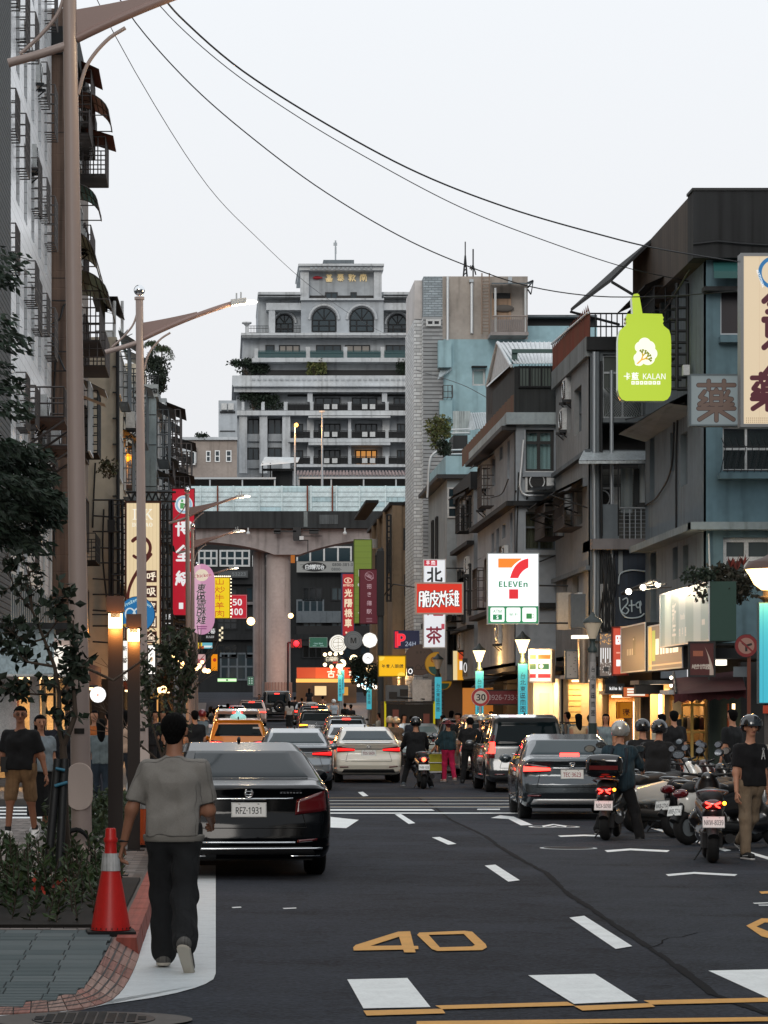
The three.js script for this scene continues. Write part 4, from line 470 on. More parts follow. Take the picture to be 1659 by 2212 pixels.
// ---------------------------------------------------------------- left-hand row of buildings
{ 
const o=thing('ribbed_building','dark grey ribbed building edge at the far left of the street','building',V(-7,0,-62));new B().box(-12,3.6,-59,-4.9,32,-64.4).to('wall',mat('#565a5b',{map:T.lines,s:2.2,bump:T.lines,bs:.05,rough:.8}),o);new B().box(-12,0,-61,-6.5,3.6,-64.4).to('ground_floor',M.dark,o);
}
{ 
const x=-5.1,d0=64.5,d1=83,o=bld('tall white tiled block with rows of caged windows and balconies',x-4,d0+8,'tiled_building'),f=leftFace(x),holes=[];
for(let r=0;r<8;r++)for(let c=0;c<6;c++){const u=66+c*2.75;if(r===0&&c>2)continue;holes.push([u,u+1.15,4.9+r*3.2,6.9+r*3.2]);}
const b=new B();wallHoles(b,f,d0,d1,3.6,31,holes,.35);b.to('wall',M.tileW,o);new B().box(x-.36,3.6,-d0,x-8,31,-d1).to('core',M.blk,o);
const mat1=mat('#4f4a48',{rough:.5});holes.forEach((h,i)=>{win(o,f,...h,{cols:2,n:-.22,fm:i % 5?M.bars:M.wpl,gm:i % 3?M.glass:M.glassb});const dep=.2+.05*((i*7)% 3);if(i % 7!==3)grille(o,f,h[0]-.1,h[1]+.1,h[3]-(i % 2?.9:1.25),h[3]+.12,dep,{m:mat1,su:.3,sv:.3,r:.014,floor:true});});
for(const[u,v,w,lab]of[[77.2,6.6+1.6,0,'upper'],[74.6,9.85,0,'lower']])0;
const balc=(p0,p1,y0,y1,X1)=>{const u0=X1*F / (p0-VX),dep=.95,u=[u0,u0+2.6],h0=Y(y1,u0),h1=Y(y0,u0);const g=new B();for(let i=0;i<=9;i++){const q=lerp(u[0],u[1],i / 9);g.sq(f.pt(q,h0,dep),f.pt(q,h1,dep),.014);}for(let i=0;i<=3;i++)for(const q of u)g.sq(f.pt(q,h0,dep*i / 3),f.pt(q,h1,dep*i / 3),.014);for(const t of[0,.45,1]){g.sq(f.pt(u[0],lerp(h0,h1,t),dep),f.pt(u[1],lerp(h0,h1,t),dep),.02);for(const q of u)g.sq(f.pt(q,lerp(h0,h1,t),0),f.pt(q,lerp(h0,h1,t),dep),.02);}g.to('balcony_rail',M.bars,o);new B().fb(f,u[0],u[1],h0-.1,h0-.02,0,dep).to('balcony_slab',mat('#4a3b33',{map:T.rust,s:1}),o);const s=new B();for(const q of u)s.bar(f.pt(q,h0-.75,0),f.pt(q,h0-.1,dep),.035,4);s.to('strut',M.bars,o);return[u[0]+1.2,h0];};
const a=balc(60,132,836,900,-5.1),c=balc(84,150,916,962,-5.1);
acUnit(f,a[0]+.2,a[1]+.02,.45,'air conditioner standing in the upper railed balcony of the white tiled block');acUnit(f,c[0]+.1,c[1]+.02,.5,'air conditioner standing in the lower railed balcony of the white tiled block');
acUnit(f,76.5,Y(190,76.5),.12,'air conditioner on a bracket near the top of the white tiled wall');acUnit(f,75,Y(372,75),.12,'air conditioner on a bracket midway up the white tiled wall');
for(const u of[78.5,81.5])pipe(o,[f.pt(u,3.8,.06),f.pt(u,8,.07),f.pt(u,10.2,.06)],.05,M.wpl);
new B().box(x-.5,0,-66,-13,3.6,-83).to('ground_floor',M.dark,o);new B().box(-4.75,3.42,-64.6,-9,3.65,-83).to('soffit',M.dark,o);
{const g=new B();for(let i=0;i<24;i++)g.box(-5.0,3.7,-65-i*.72,-4.95,5.1,-65.4-i*.72);g.to('metal_panel',mat('#8fa0a6',{map:T.dirt,s:1.5,rough:.5}),o);}
}
{ 
const x=-4.6,d0=83.1,d1=96.5,o=bld('brown rendered building with rusty cages and ribbed awnings on its street side',x-4,d0+6),f=leftFace(x),ff=frontFace(d0);
new B().box(x-3,0,-d0,x,Y(18,d0),-d0-.9).to('pilaster',M.brown,o);for(const y of[600,285,1010])new B().px(110,y,147.5,y+1.2,d0-.01,.02).to('joint',M.dark,o);
new B().box(x-6,0,-d0-.9,x-.05,21.5,-d1).to('wall',mat('#8c8178',{map:T.stain,s:5}),o);new B().box(x-6,21.5,-d0+.2,x+.25,22.3,-d1-.1).to('parapet',M.dark,o);
for(let r=0;r<6;r++)for(let c=0;c<3;c++){const u=d0+1.4+c*4.2;win(o,f,u,u+2.4,4.2+r*3.05,6+r*3.05,{cols:3,n:-.02,fm:c % 2?M.wpl:M.bars,gm:M.glass});}
const at=(p,dep)=>(x+dep)*F / (p-VX),hy=(y,u)=>Y(y,u);
// cages and awnings placed where they stick out past the lamp pole
const cage=(p0,p1,y0,y1,dep,roof,len=2.6,m=M.bars)=>{const u=at(p1,dep);grille(o,f,u-len,u,hy(y1,u),hy(y0,u),dep,{m,su:.2,sv:.28,r:.016,roof});};
cage(166,205,192,300,.55,M.rust);cage(170,205,300,345,.55,false,4);cage(190,234,326,405,.95,M.rust,2.2);cage(180,226,665,770,.85,false,3.6);cage(184,236,745,815,1.0,false,3);cage(200,217,860,992,.5,M.wpl,2.2,M.iron);cage(180,205,520,560,.3,false,3);
const aw=(p1,y0,y1,dep,len,m)=>{const u=at(p1,dep);archAwning(o,f,u-len,u,hy(y1,u),dep,hy(y0,u)-hy(y1,u),m);};
aw(242,232,284,1.1,2.4,mat('#9a7a68',{map:T.rust,s:2,trans:.35}));aw(219,430,476,.75,2.6,mat('#4d7d70',{rough:.5,trans:.35}));aw(224,556,630,.8,5,mat('#a89a7a',{rough:.6,trans:.35}));aw(249,636,698,1.15,5.2,mat('#7d8468',{rough:.6,trans:.35}));
{const u=at(222,.8);const g=new B();g.quad(f.pt(u-1,hy(858,u),.1),f.pt(u,hy(858,u),.1),f.pt(u,hy(880,u),.9),f.pt(u-1,hy(880,u),.9));g.to('rain_cover',mat('#d5cbb8',{rough:.6}),o);const u2=at(198,.3);win(o,f,u2-2.5,u2,hy(990,u2),hy(842,u2),{cols:4,n:.3,fm:M.alu,gm:mat('#54686e',{rough:.1})});}
acUnit(f,at(198,.5),hy(545,at(198,.5)),.3,'air conditioner just below the green arched awning on the brown building');acUnit(f,at(200,.5),hy(1190,at(200,.5)),.25,'lower air conditioner of the brown building beside its railed ledge');acUnit(f,at(182,.3),hy(680,at(182,.3)),.1,'air conditioner between two striped awnings of the brown building');
{const u=at(216,.8);grille(o,f,u-3,u,hy(1222,u),hy(1165,u),.8,{m:M.iron,su:.25,sv:.25});}
{const g=new B();for(const yy of[648,758,800]){g.px(112,yy,147,yy+2,d0-.3,.1);}g.bar(P(112,735,d0-.1),P(140,800,d0-.4),.03,4).bar(P(120,690,d0-.1),P(118,800,d0-.1),.02,4);g.to('bracket',M.iron,o);cables(o,[[P(112,700,d0-.1),P(128,690,d0-.2),P(138,660,d0-.1),P(147,655,d0)],[P(114,720,d0-.1),P(126,740,d0-.1),P(120,780,d0-.1),P(116,900,d0-.1),P(117,1200,d0-.1)]],.03);}
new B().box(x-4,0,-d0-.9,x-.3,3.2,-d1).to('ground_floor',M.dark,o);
}
{ 
const x=-3.72,d0=98,d1=119.5,o=bld('cream rendered building with blank end wall and bare roof terrace frame',x-3,d0+8),f=leftFace(x),top=Y(728,d0);
new B().box(x-5,3,-d0,x,top,-d1).to('wall',M.cream,o);new B().bar(P(254,735,d0-.1),P(256,1300,d0-.1),.07,6).to('downpipe',M.iron,o);for(let i=0;i<9;i++)new B().px(243,790+i*56,257,793+i*56,d0-.16,.1).to('pipe_clamp',M.iron,o);
for(let r=0;r<4;r++)for(let c=0;c<4;c++){const u=d0+1.5+c*5;win(o,f,u,u+2.6,4.2+r*3,5.8+r*3,{cols:3,n:.02,fm:M.alu});if((r+c)% 3!==2)grille(o,f,u-.2,u+2.8,3.9+r*3,6.1+r*3,.35+.25*((r*c)% 2),{m:M.greyd,su:.4,sv:.5,r:.018,roof:(r+c)% 2?M.greyd:M.galv});}
{const t=thing('roof_terrace_frame','open roof terrace frame with slatted cover on top of the cream building','pergola',P(238,728,98));const g=new B();for(const[p,d]of[[247,98.2],[264,106]])for(const k of[0]){g.bar(P(p,735,d),P(p,650,d),.06,4);}for(const yy of[715])g.bar(P(205,715,98.2),P(247,715,98.2),.03).bar(P(205,732,98.2),P(247,732,98.2),.03);for(let i=0;i<9;i++)g.bar(P(228+i*2.1,716,98.2),P(228+i*2.1,732,98.2),.015,4);g.to('frame',M.wpl,t);const r=new B();for(let i=0;i<8;i++){r.quad(P(218+i*.4,642+i*4.4,98.2),P(252+i*2,645+i*5,98.2),P(255+i*2,648+i*5,106),P(224+i*2,646+i*4.4,106));}r.quad(P(200,640,98.4),P(254,640,98.4),P(270,692,106),P(262,690,98.4));r.to('slatted_cover',mat('#8f8378',{map:T.dirt,s:1}),t);new B().px(200,633,225,648,99,3).to('tarpaulin',M.dark,t);}
{const c=thing('folded_parasol','teal striped folded parasol with spiky ribs at the cream roof edge','parasol',P(268,760,104));const g=new B();g.quad(P(258,705,104),P(272,755,104),P(278,775,104.4),P(262,748,104.2));g.to('canopy',mat('#3f6e66',{rough:.8}),c);const r=new B();for(let i=0;i<7;i++)r.bar(P(262,728+i*4,104),P(276+(i % 2)*10,712+i*9,104),.02,3);r.to('rib',M.galv,c);}
const ln=thing('balcony_lantern','round orange lantern glowing inside a caged balcony of the cream building','lantern',P(274,988,106));new B().sph(P(274,988,106),.16,14,10).to('shade',glow('#ff9a1c',2.4),ln);new B().bar(P(274,978,106),P(274,970,106),.01).to('cord',M.iron,ln);lightAt('point',P(276,990,105.7),'#ff9a30',4,{r:8});
{const g=new B();for(const p of[262,285])g.bar(P(p,965,106),P(p,1045,106),.025,4);for(let i=0;i<5;i++)g.bar(P(262+i*5.6,965,105.7),P(262+i*5.6,1045,105.7),.014,4);for(const y of[965,985,1010,1035,1048])g.bar(P(262,y,105.7),P(286,y,105.7),.016,4);g.to('balcony_cage',M.bars,o);new B().px(262,1048,287,1055,106,1.2).to('balcony_slab',M.bars,o);}
acUnit(f,104.5,Y(930,104.5),.45,'air conditioner above the orange lantern on the cream building');cables(o,[[P(224,1100,d0-.1),P(222,1200,d0-.1),P(230,1290,d0-.1)],[P(200,1140,d0-.1),P(203,1060,d0-.1),P(206,1000,d0-.1)]],.03);
new B().box(x-3,0,-d0,x+.02,3,-d1).to('ground_floor',M.dark,o);
{const s=thing('sign_scaffold','dark iron ladder scaffold carrying the shop signs beside the cream wall','scaffold',P(240,1400,97));const g=new B(),q=(a,b2,d=97)=>P(a,b2,d);for(const p of[237,243,264])g.bar(q(p,1080),q(p,1400),.05,4);for(let i=0;i<10;i++)g.bar(q(200,1080+i*34),q(264,1080+i*34+(i % 2)*4),.03,4);for(let i=0;i<8;i++)g.bar(q(264,1080+i*36),q(272,1080+i*36),.03,4);for(let i=0;i<6;i++)g.bar(q(276+i*15,1064),q(284+i*15,1082),.03,4).bar(q(284+i*15,1082),q(291+i*15,1064),.03,4);g.bar(q(272,1063),q(380,1063),.04,4).bar(q(272,1083),q(380,1083),.04,4);for(let i=0;i<12;i++)g.bar(q(347,1100+i*24),q(372,1100+i*24),.03,4);for(const p of[352,362,371])g.bar(q(p,1090),q(p,1390),.04,4);g.to('bar',M.iron,s);const r=new B();r.px(232,1122,248,1150,96.8,.2);r.to('hung_cloth',M.blk,s);}
}
{ 
const x=-2.86,d0=120,d1=134,o=bld('grey concrete building with meander frieze under a roof garden',x-2,d0+6),f=leftFace(x),top=Y(832,d0);
new B().box(-6,3,-d0-.3,x-.02,top-1,-d1).to('wall',mat('#9aa3a4',{map:T.stain,s:5}),o);new B().px(312,855,337,1500,d0,1).to('corner_pier',mat('#8c9a9d',{map:T.stain,s:3}),o);new B().px(270,830,342,857,d0-.15,14).to('cornice',mat('#aab0af',{map:T.stain,s:3}),o);for(const y of[895,1050,960])new B().px(312,y,337.5,y+1.5,d0-.02,.05).to('joint',M.dark,o);
{const g=new B(),q=(a,b2)=>P(a,b2,d0-.2);for(let i=0;i<6;i++){const a=272+i*11.5;const pts=[[a,850],[a,840],[a+9,840],[a+9,848],[a+3.5,848],[a+3.5,844],[a+6,844]];for(let j=0;j<pts.length-1;j++)g.bar(q(...pts[j]),q(...pts[j+1]),.025,4);}g.to('meander_frieze',M.blk,o);}
const rl=new B();for(let i=0;i<=14;i++)rl.bar(P(272+i*5,830,d0),P(272+i*5,812,d0),.02,4);rl.bar(P(272,812,d0),P(342,812,d0),.03,4);rl.to('railing',M.iron,o);new B().px(270,785,310,830,d0+3,5).to('roof_hut',M.cream,o);
for(let r=0;r<4;r++){win(o,f,d0+2,d0+6,4+r*3,5.8+r*3,{cols:3,n:.02});grille(o,f,d0+1.8,d0+6.2,3.9+r*3,6.1+r*3,.5,{m:M.greyd,su:.5,sv:.5,r:.022,roof:M.greyd});}
const ffr=frontFace(d0+.28);for(let r=0;r<4;r++){grille(o,ffr,X(285,d0),X(309,d0),Y(960+r*90,d0),Y(880+r*90,d0),.5,{m:M.iron,su:.2,sv:.3,r:.02,roof:r % 2?M.dark:M.galv});}
}
{ 
const x=-2.75,d0=134.5,d1=182,o=bld('dark balconied building behind the meander frieze and red pharmacy sign',x-3,d0+20),f=leftFace(x);
new B().box(-9,3,-d0,x,16.5,-d1).to('wall',mat('#858b8d',{map:T.stain,s:5}),o);
for(let r=0;r<5;r++)for(let c=0;c<5;c++){const u=d0+1+c*8.5,h=4.6+r*2.55;win(o,f,u+.5,u+4.5,h,h+1.5,{cols:4,n:.02,fm:M.alu,gm:M.glassb});grille(o,f,u,u+5,h,h+1.8,.35+.35*((r+c*2)% 3),{m:M.bars,su:.7,sv:.6,r:.025,roof:(r+c)% 2?M.greyd:M.dark});}
win(o,frontFace(d0),X(341,d0),X(359,d0),Y(1075,d0),Y(985,d0),{cols:1,rows:9,n:.04,fm:M.alu,gm:M.glass});new B().px(340,860,360,900,d0+1,4).to('roof_hut',mat('#8c9294'),o);new B().bar(P(352,870,d0),P(352,905,d0),.1,8).to('vent_pipe',M.alu,o);
}
{ 
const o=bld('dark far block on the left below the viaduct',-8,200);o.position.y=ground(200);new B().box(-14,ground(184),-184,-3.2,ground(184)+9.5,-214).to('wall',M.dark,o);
const s=thing('corner_shop','corner shop with plain pale fascia and warm lit white columns on the left','shop',V(-5,.12,-60));const d=58,y=p=>Y(p,d);
new B().px(-60,1358,117,1456,d,.5).to('fascia',mat('#b9cdd4',{rough:.6,map:T.fine,s:3}),s);new B().px(-60,1345,160,1358,d-.2,5).to('roof_edge',M.dark,s);new B().px(-60,1456,150,1461,d,6).to('soffit',M.wpl,s);
new B().px(-60,1461,140,1680,d+5,.2).to('back_wall',M.warm,s);for(const[a,c,m]of[[-40,36,M.wpl],[64,85,M.wpl],[90,99,M.warm],[115,120,M.dark]])new B().px(a,1461,c,Y(.12,1)&&1655,d+1.2,.4).to('column',m,s);new B().px(37,1461,40,1655,d+1,.1).to('red_strip',mat('#b8452e'),s);
const lamp=new B().px(40,1462,120,1466,d+2,1.6).to('ceiling_light',glow('#ffd9a0',3),s);lightAt('rect',V(X(80,d+2.8),y(1468),-d-2.8),'#ffcf94',9,{w:1.6,h:3,at:V(X(80,d+2.8),0,-d-2.8)});
const p=thing('sign_box','bright white lit sign box with red corner behind the big lamp pole','sign',P(137,1430,57));new B().px(117,1395,160,1458,57,.4).to('panel',glow('#fff6ea',1.1),p);new B().px(117,1375,160,1395,57.1,.35).to('top_band',mat('#c9b4ac'),p);new B().px(139,1405,156,1432,56.8,.3).to('camera_box',M.dark,p);new B().px(122,1372,150,1382,56.6,.25).to('lamp_bar',M.wpl,p);
}
{ 
const blk=(label,x0,x1,z0,z1,h,m)=>{const o=bld(label,(x0+x1) / 2,-(z0+z1) / 2);new B().box(x0,0,z0,x1,h,z1).to('wall',m,o);for(let y=4.2;y<h-1.5;y+=3.2)new B().box(x0-.05,y,z0-.05,x1+.05,y+1.5,z1+.05).to('window_band',M.glassb,o);new B().box(x0-.2,3,z0-.2,x1+.2,3.4,z1+.2).to('canopy',M.dark,o);};
blk('grey block on the right kerb behind the viewpoint',11.5,26,-42,-6,15,M.grey);blk('tan block on the right kerb farther behind the viewpoint',12,26,-4,34,17,M.tan);blk('cream block on the left kerb behind the viewpoint',-24,-8,-36,0,18,M.cream);blk('grey block on the left kerb farther behind the viewpoint',-24,-9,2,36,14,M.greyd);blk('dark block across the junction behind the viewpoint',-30,4,46,60,16,M.greyd);blk('brown block across the junction behind the viewpoint',6,34,48,62,20,M.brown);
}
// ---------------------------------------------------------------- hand-drawn characters (strokes on a 100 grid) and signs
const GL={
基:'1520 8520/3208 3262/6808 6862/3234 6634/3248 6648/0862 9262/3564 1282/6564 8882/3078 7078/5066 5092/1593 8593',泰:'1512 8512/2027 7827/0842 9242/5005 4342 1578/5842 9275/5055 5092/2562 4070/7260 6070/2585 4275/7888 5874',
敦:'0815 5015/2805 2815/1525 4525 4540 1540 1525/1550 4550 3060/3058 3092 2088/0570 5268/6808 5835/6228 9528/8528 7060 5292/6045 7668 9592',南:'1515 8515/5003 5030/1530 1595/1530 8530 8592 7590/3540 4050/6540 6050/3052 7052/2868 7268/5052 5090',
藥:'0815 9215/3205 3225/6805 6825/3832 3860 6260 6232 3832/3846 6246/5026 4632/2230 1243 2648 1060/1864 3060/7830 7045 8648 7060/7064 8860/0870 9270/5062 5098/4872 1096/5272 9096',卡:'5005 5050/5022 8022/1050 9050/5050 5095/5565 7578',
藍:'0812 9212/3203 3222/6803 6822/1530 5030/1530 1560 5060/3030 3060/1545 4545/6028 5545/6038 9038/6848 8258/2068 8068 8092/2068 2092/4068 4092/6068 6092/0892 9492',博:'0540 3540/2010 2095/4018 9518/6805 6855/4530 9030 9055/4530 4555/4542 9042/7810 8815/3862 9862/8062 8095 7088/5070 5882',
全:'5005 1042/5005 9042/2550 7550/2070 8070/5050 5092/1092 9092',綜:'2508 1028 3232/3822 0850 4048/2550 2570/1260 0585/3860 4582/7003 7015/4818 9718/4818 4830/9718 9730/5540 9040/4558 9958/7258 7295/5868 4888/8568 9888',
呼:'0525 0570 3070 3025 0525/8810 4520/5028 5840/8825 7840/3852 9852/6818 6892 5585',吸:'0525 0570 3070 3025 0525/4515 8215 7242 9042 4292/5515 5050 3892/5248 9592',空:'5003 5015/1018 9018/1018 1032/9018 8832/3825 2045/6025 8042/2055 8055/5055 5090/1090 9090',
間:'1010 1095/1010 4210 4242 1042/1026 4226/9010 9095 8092/9010 5810 5842 9042/5826 9026/3255 3288 6888 6855 3255/3272 6872',東:'1018 9018/5005 5098/2030 2060 8060 8030 2030/2045 8045/4860 1092/5260 9092',區:'9210 1010 1092 9592/3820 3845 7545 7520 3820/2052 2082 4882 4852 2052/5852 5882 8682 8652 5852',
鹽:'1010 1050 4550/1010 4510/1030 4530/4510 4530/6008 5525/6018 9518/5530 9030 9050 5550 5530/2062 8062 8092/2062 2092/4062 4092/6062 6092/0892 9492',酥:'0512 5012/1025 1092 4892 4825 1025/2212 2225/3612 3625/1060 4860/8808 5815/5532 9832/7515 7597/7535 5580/7535 9880',
雞:'4008 1015/1025 1535/2525 2832/4222 3835/2538 1548 3855/0862 4862/2855 2865 0892/2868 4890/6808 5535/6230 6295/6228 9628/8010 8092/6248 9248/6268 9268/6290 9890',炒:'1030 1545/4028 3542/2510 2545 0592/2552 4885/7008 7055/5525 5045/8822 9842/9555 5595',山:'5010 5085/1535 1585 8585/8535 8585',
牛:'2510 1535/2032 8532/0858 9258/5005 5097',羊:'3008 4022/7008 6022/1528 8528/2048 8048/0868 9268/5028 5098',肉:'1025 1097/1025 9025 9095 8092/5005 4835 3050/5035 7052/5055 3080/5060 7082',白:'5005 4020/1822 1892 8292 8222 1822/1856 8256',
蟻:'0825 0855 4255 4225 0825/2508 2585/0588 4580/5508 6016/8508 8016/5020 9520/5532 9032/4844 9844/4865 9865/7248 6092/8848 9892/7870 6895',防:'1010 1097/1010 3810 2535 3850 1860/7005 7520/4525 9825/6025 5570 4292/6050 9050 8592 7590',治:'1015 2525/0840 2050/0892 2860/6508 4545 8842/8030 9852/4560 4592 8892 8860 4560',
光:'5005 5045/2015 3035/8015 7035/0848 9248/3848 3575 0895/6248 6290 9290 9575',陽:'0810 0897/0810 3210 2035 3250 1560/4808 4840 8840 8808 4808/4824 8824/3850 9850/5060 9060 8595 7592/6060 4090/7560 5595',機:'0828 4028/2505 2597/2532 0870/5510 4828 5832/4545 6045/8510 7828 8832/7545 9045/4255 9855/7008 7560 9595/5555 4892/9068 6595',車:'1515 8515/5003 5098/2028 2065 8065 8028 2028/2046 8046/0880 9280',
招:'0525 4025/2508 2595 1588/0560 4050/4815 9015 8545 7842/6515 4548/5055 5092 8892 8855 5055',き:'2020 8015/1538 8532/5005 7555/7555 4050/2565 3085 7588',猫:'3508 0835/2510 3260 2592 1088/2845 0570/4520 9820/6008 6030/8208 8230/5038 5090 9290 9238 5038/5064 9264/7138 7190',駅:'0810 0860/0810 4210/0825 4025/0842 4042/0860 4560 4092 3290/2510 2560/0872 0590/1872 2085/5812 9012 9042 5842/5812 5870 4595/7042 9895',
北:'0838 3538/3510 3592/0885 3568/6010 6085 9588 9572/6048 8832',紅:'2508 1028 3232/3822 0850 4048/2550 2570/1260 0585/3860 4582/5020 9520/7220 7288/4588 9988',茶:'0815 9215/3205 3225/6805 6825/5028 1055/5028 9055/1862 8262/5045 5097/3568 2088/6568 8088',
脆:'0812 0592/0812 3812 3892 3090/0835 3835/0858 3858/6505 5025/6212 8512 7528/4530 9830/5530 5065 4295/6545 8845 8865 7565/6545 6590 9590 9575',皮:'2022 9022 8535/5005 5045/2022 1865 0895/2045 8245 6070 3095/3548 6075 9595',炸:'1030 1545/4028 3542/2510 2545 0592/2552 4885/6208 4845/5528 9828/6828 6897/6850 9250/6872 9272',
年:'2508 1030/2022 8822/2542 8542/2542 2565/0865 9565/5522 5598',青:'1515 8515/2027 8027/0840 9240/5005 5040/2550 2597/2550 7550 7595 6592/2565 7565/2580 7580',人:'5008 4550 0895/5035 9295',眼:'0812 0888 3888 3812 0812/0838 3838/0862 3862/5212 5292 7080/5212 8812 8848 5248/5230 8830/6548 9895/9555 7868',鏡:'2505 0535/2505 4832/1238 4038/0855 4455/2538 2585/1062 1578/0590 4585/7203 7212/5014 9614/6018 6026/8418 8226/4628 9828/5535 5562 9062 9035 5535/5548 9048/6562 4897/8062 8092 9892 9882',
台:'4505 2045 8042/7030 8852/2058 2092 8092 8058 2058',商:'5003 5015/0815 9215/3518 4028/6518 6028/1030 1097/1030 9030 9095 8292/4035 2852/6035 7250/3560 3585 6885 6860 3560',圈:'0808 0895 9295 9208 0808/3515 4025/6515 6025/2530 7530/2042 8042/5018 4042 1862/5542 8260/3860 6060 6072 3872 3886 6886',寢:'5003 5012/0815 9215/0815 0828/9215 9028/2030 2097/0845 2045/0870 2062/3828 8528 8548 3848/3838 8538/3252 9652 9660/4265 8065 4595/5070 9097',
古:'0830 9230/5005 5055/2255 2295 7895 7855 2255',早:'2508 2548 7548 7508 2508/2528 7528/0868 9268/5048 5098',髮:'1010 1050/1010 4810/1024 4524/1037 4537/0550 5050/8008 6018/8820 6032/9532 6046/1562 9062/4062 1895/4575 8075 5095/5875 9297',藝:'0812 9212/3203 3222/6803 6822/1530 4530/3026 3050/1050 5050/6026 5552/5532 8232 8255 9552/2060 8060/0872 9272/4572 2592 7592/6080 8095',絕:'2508 1028 3232/3822 0850 4048/2550 2570/1260 0585/3860 4582/6508 5030/6015 8515 7830/5232 5292 9892 9880/5232 9232 9260 5260/7232 7260',對:'1510 1530/3008 3030/4510 4230/0532 5532/1545 4545/3035 3085/0588 5080/5828 9828/8505 8595 7588/6545 7262',新:'0818 5018/2805 2818/1522 2032/4222 3632/0538 5238/0855 5055/2838 2895/2858 0885/3262 4880/8810 6018 6055 5295/6245 9845/8245 8297',
};
const glyphStrokes=ch=>GL[ch]&&GL[ch].split('/').map(s=>s.split(' ').map(p=>[+p.slice(0,2),+p.slice(2)]));
function ch(x,c,cx,cy,size,color,lw=.1,o={}){ 
const{out,ow=.16,sx=1,bold}=o,st=glyphStrokes(c);
if(!st){x.save();x.font=(bold===false?'':'bold ')+size+'px '+(o.font??'sans-serif');x.textAlign='center';x.textBaseline='middle';x.translate(cx,cy);x.scale(sx,1);if(out){x.strokeStyle=out;x.lineWidth=size*ow;x.lineJoin='round';x.strokeText(c,0,0);}x.fillStyle=color;x.fillText(c,0,0);x.restore();return;}
const draw=(col,w)=>{x.strokeStyle=col;x.lineWidth=w;x.lineCap=o.cap??'round';x.lineJoin='round';for(const s of st){x.beginPath();s.forEach(([a,b],i)=>{const X1=cx+(a-50) / 100*size*sx+(o.it??0)*(50-b) / 100*size,Y1=cy+(b-50) / 100*size;i?x.lineTo(X1,Y1):x.moveTo(X1,Y1);});x.stroke();}};
if(out)draw(out,size*(lw+ow));draw(color,size*lw);
}
const col=(x,s,cx,y0,size,step,color,lw,o)=>[...s].forEach((c,i)=>ch(x,c,cx,y0+i*step,size,color,lw,o));
const row=(x,s,x0,cy,size,step,color,lw,o)=>[...s].forEach((c,i)=>ch(x,c,x0+i*step,cy,size,color,lw,o));
const txt=(x,s,cx,cy,size,color,o={})=>{x.save();x.font=(o.w??'bold ')+size+'px '+(o.font??'sans-serif');x.textAlign=o.al??'center';x.textBaseline='middle';x.translate(cx,cy);if(o.rot)x.rotate(o.rot);x.scale(o.sx??1,1);if(o.out){x.strokeStyle=o.out;x.lineWidth=o.ow??size*.15;x.lineJoin='round';x.strokeText(s,0,0);}x.fillStyle=color;x.fillText(s,0,0);x.restore();};
function canvasTex(w,h,draw){const c=document.createElement('canvas');c.width=w;c.height=h;const x=c.getContext('2d');draw(x,w,h);const t=new THREE.CanvasTexture(c);t.colorSpace=THREE.SRGBColorSpace;t.wrapS=t.wrapT=THREE.ClampToEdgeWrapping;return t;}
const signMat=(t,ei)=>{const m=new THREE.MeshStandardMaterial({color:ei>0?0x9a9a9a:0xffffff,map:t,roughness:.45});if(ei>0){m.emissive=new THREE.Color(1,1,1);m.emissiveMap=t;m.emissiveIntensity=ei*1.15;}return m;};
function faceQuad(w,h){return new THREE.PlaneGeometry(w,h);}
function sign(name,label,cat,x0,y0,x1,y1,d,draw,o={}){
const{ei=.7,t=.22,frame=M.iron,fw=.035,ry=0,res=320,group,shape='box'}=o,w=X(x1,d)-X(x0,d),h=Y(y0,d)-Y(y1,d),g=thing(name,label,cat,P((x0+x1) / 2,y1,d),group,ry);g.local=true;
const cw=w>h?res:Math.round(res*w / h),chh=w>h?Math.round(res*h / w):res,tex=draw&&canvasTex(cw,chh,draw),fm=tex?signMat(tex,ei):o.mat;
if(shape==='box'){
new B().box(-w / 2,0,-t,w / 2,h,-.004).to('casing',o.side??frame,g);
const q=KB();q.add(faceQuad(w-fw,h-fw).translate(0,h / 2,.002));q.to('panel',fm,g);
if(fw){const b=new B();b.box(-w / 2-.004,-.004,-.02,w / 2+.004,fw,.02).box(-w / 2-.004,h-fw,-.02,w / 2+.004,h+.004,.02).box(-w / 2-.004,fw,-.02,-w / 2+fw,h-fw,.018).box(w / 2-fw,fw,-.02,w / 2+.004,h-fw,.018);b.to('frame',frame,g);}
}else if(shape==='disc'||shape==='octagon'){
const n=shape==='disc'?40:8,cy=new THREE.CylinderGeometry(w / 2,w / 2,t,n);cy.rotateX(Math.PI / 2);if(n===8)cy.rotateZ(Math.PI / 8);cy.translate(0,h / 2,-t / 2-.004);new B().add(cy).to('casing',o.side??frame,g);
const ci=new THREE.CircleGeometry(w / 2*.97,n);if(n===8)ci.rotateZ(0);const q=KB();q.add(ci.translate(0,h / 2,.002));q.to('panel',fm,g);
}else{ 
const s=new THREE.Shape(),pts=shape(w,h);pts.forEach((p,i)=>i?s.lineTo(...p):s.moveTo(...p));const e=new THREE.ExtrudeGeometry(s,{depth:t,bevelEnabled:false});e.translate(0,0,-t-.004);new B().add(e).to('casing',o.side??frame,g);
const f=new THREE.ShapeGeometry(s),uv=f.attributes.uv,p=f.attributes.position;for(let i=0;i<p.count;i++)uv.setXY(i,p.getX(i) / w+.5,p.getY(i) / h);f.translate(0,0,.002);const q=KB();q.add(f);q.to('panel',fm,g);
}
if(o.arms){for(const[yy,xx,zz]of o.arms)new B().bar(V(0,h*yy,-t / 2),V(xx,h*yy,zz??-t / 2),.025,5).to('bracket',M.iron,g);}
g.w=w;g.h=h;return g;
}
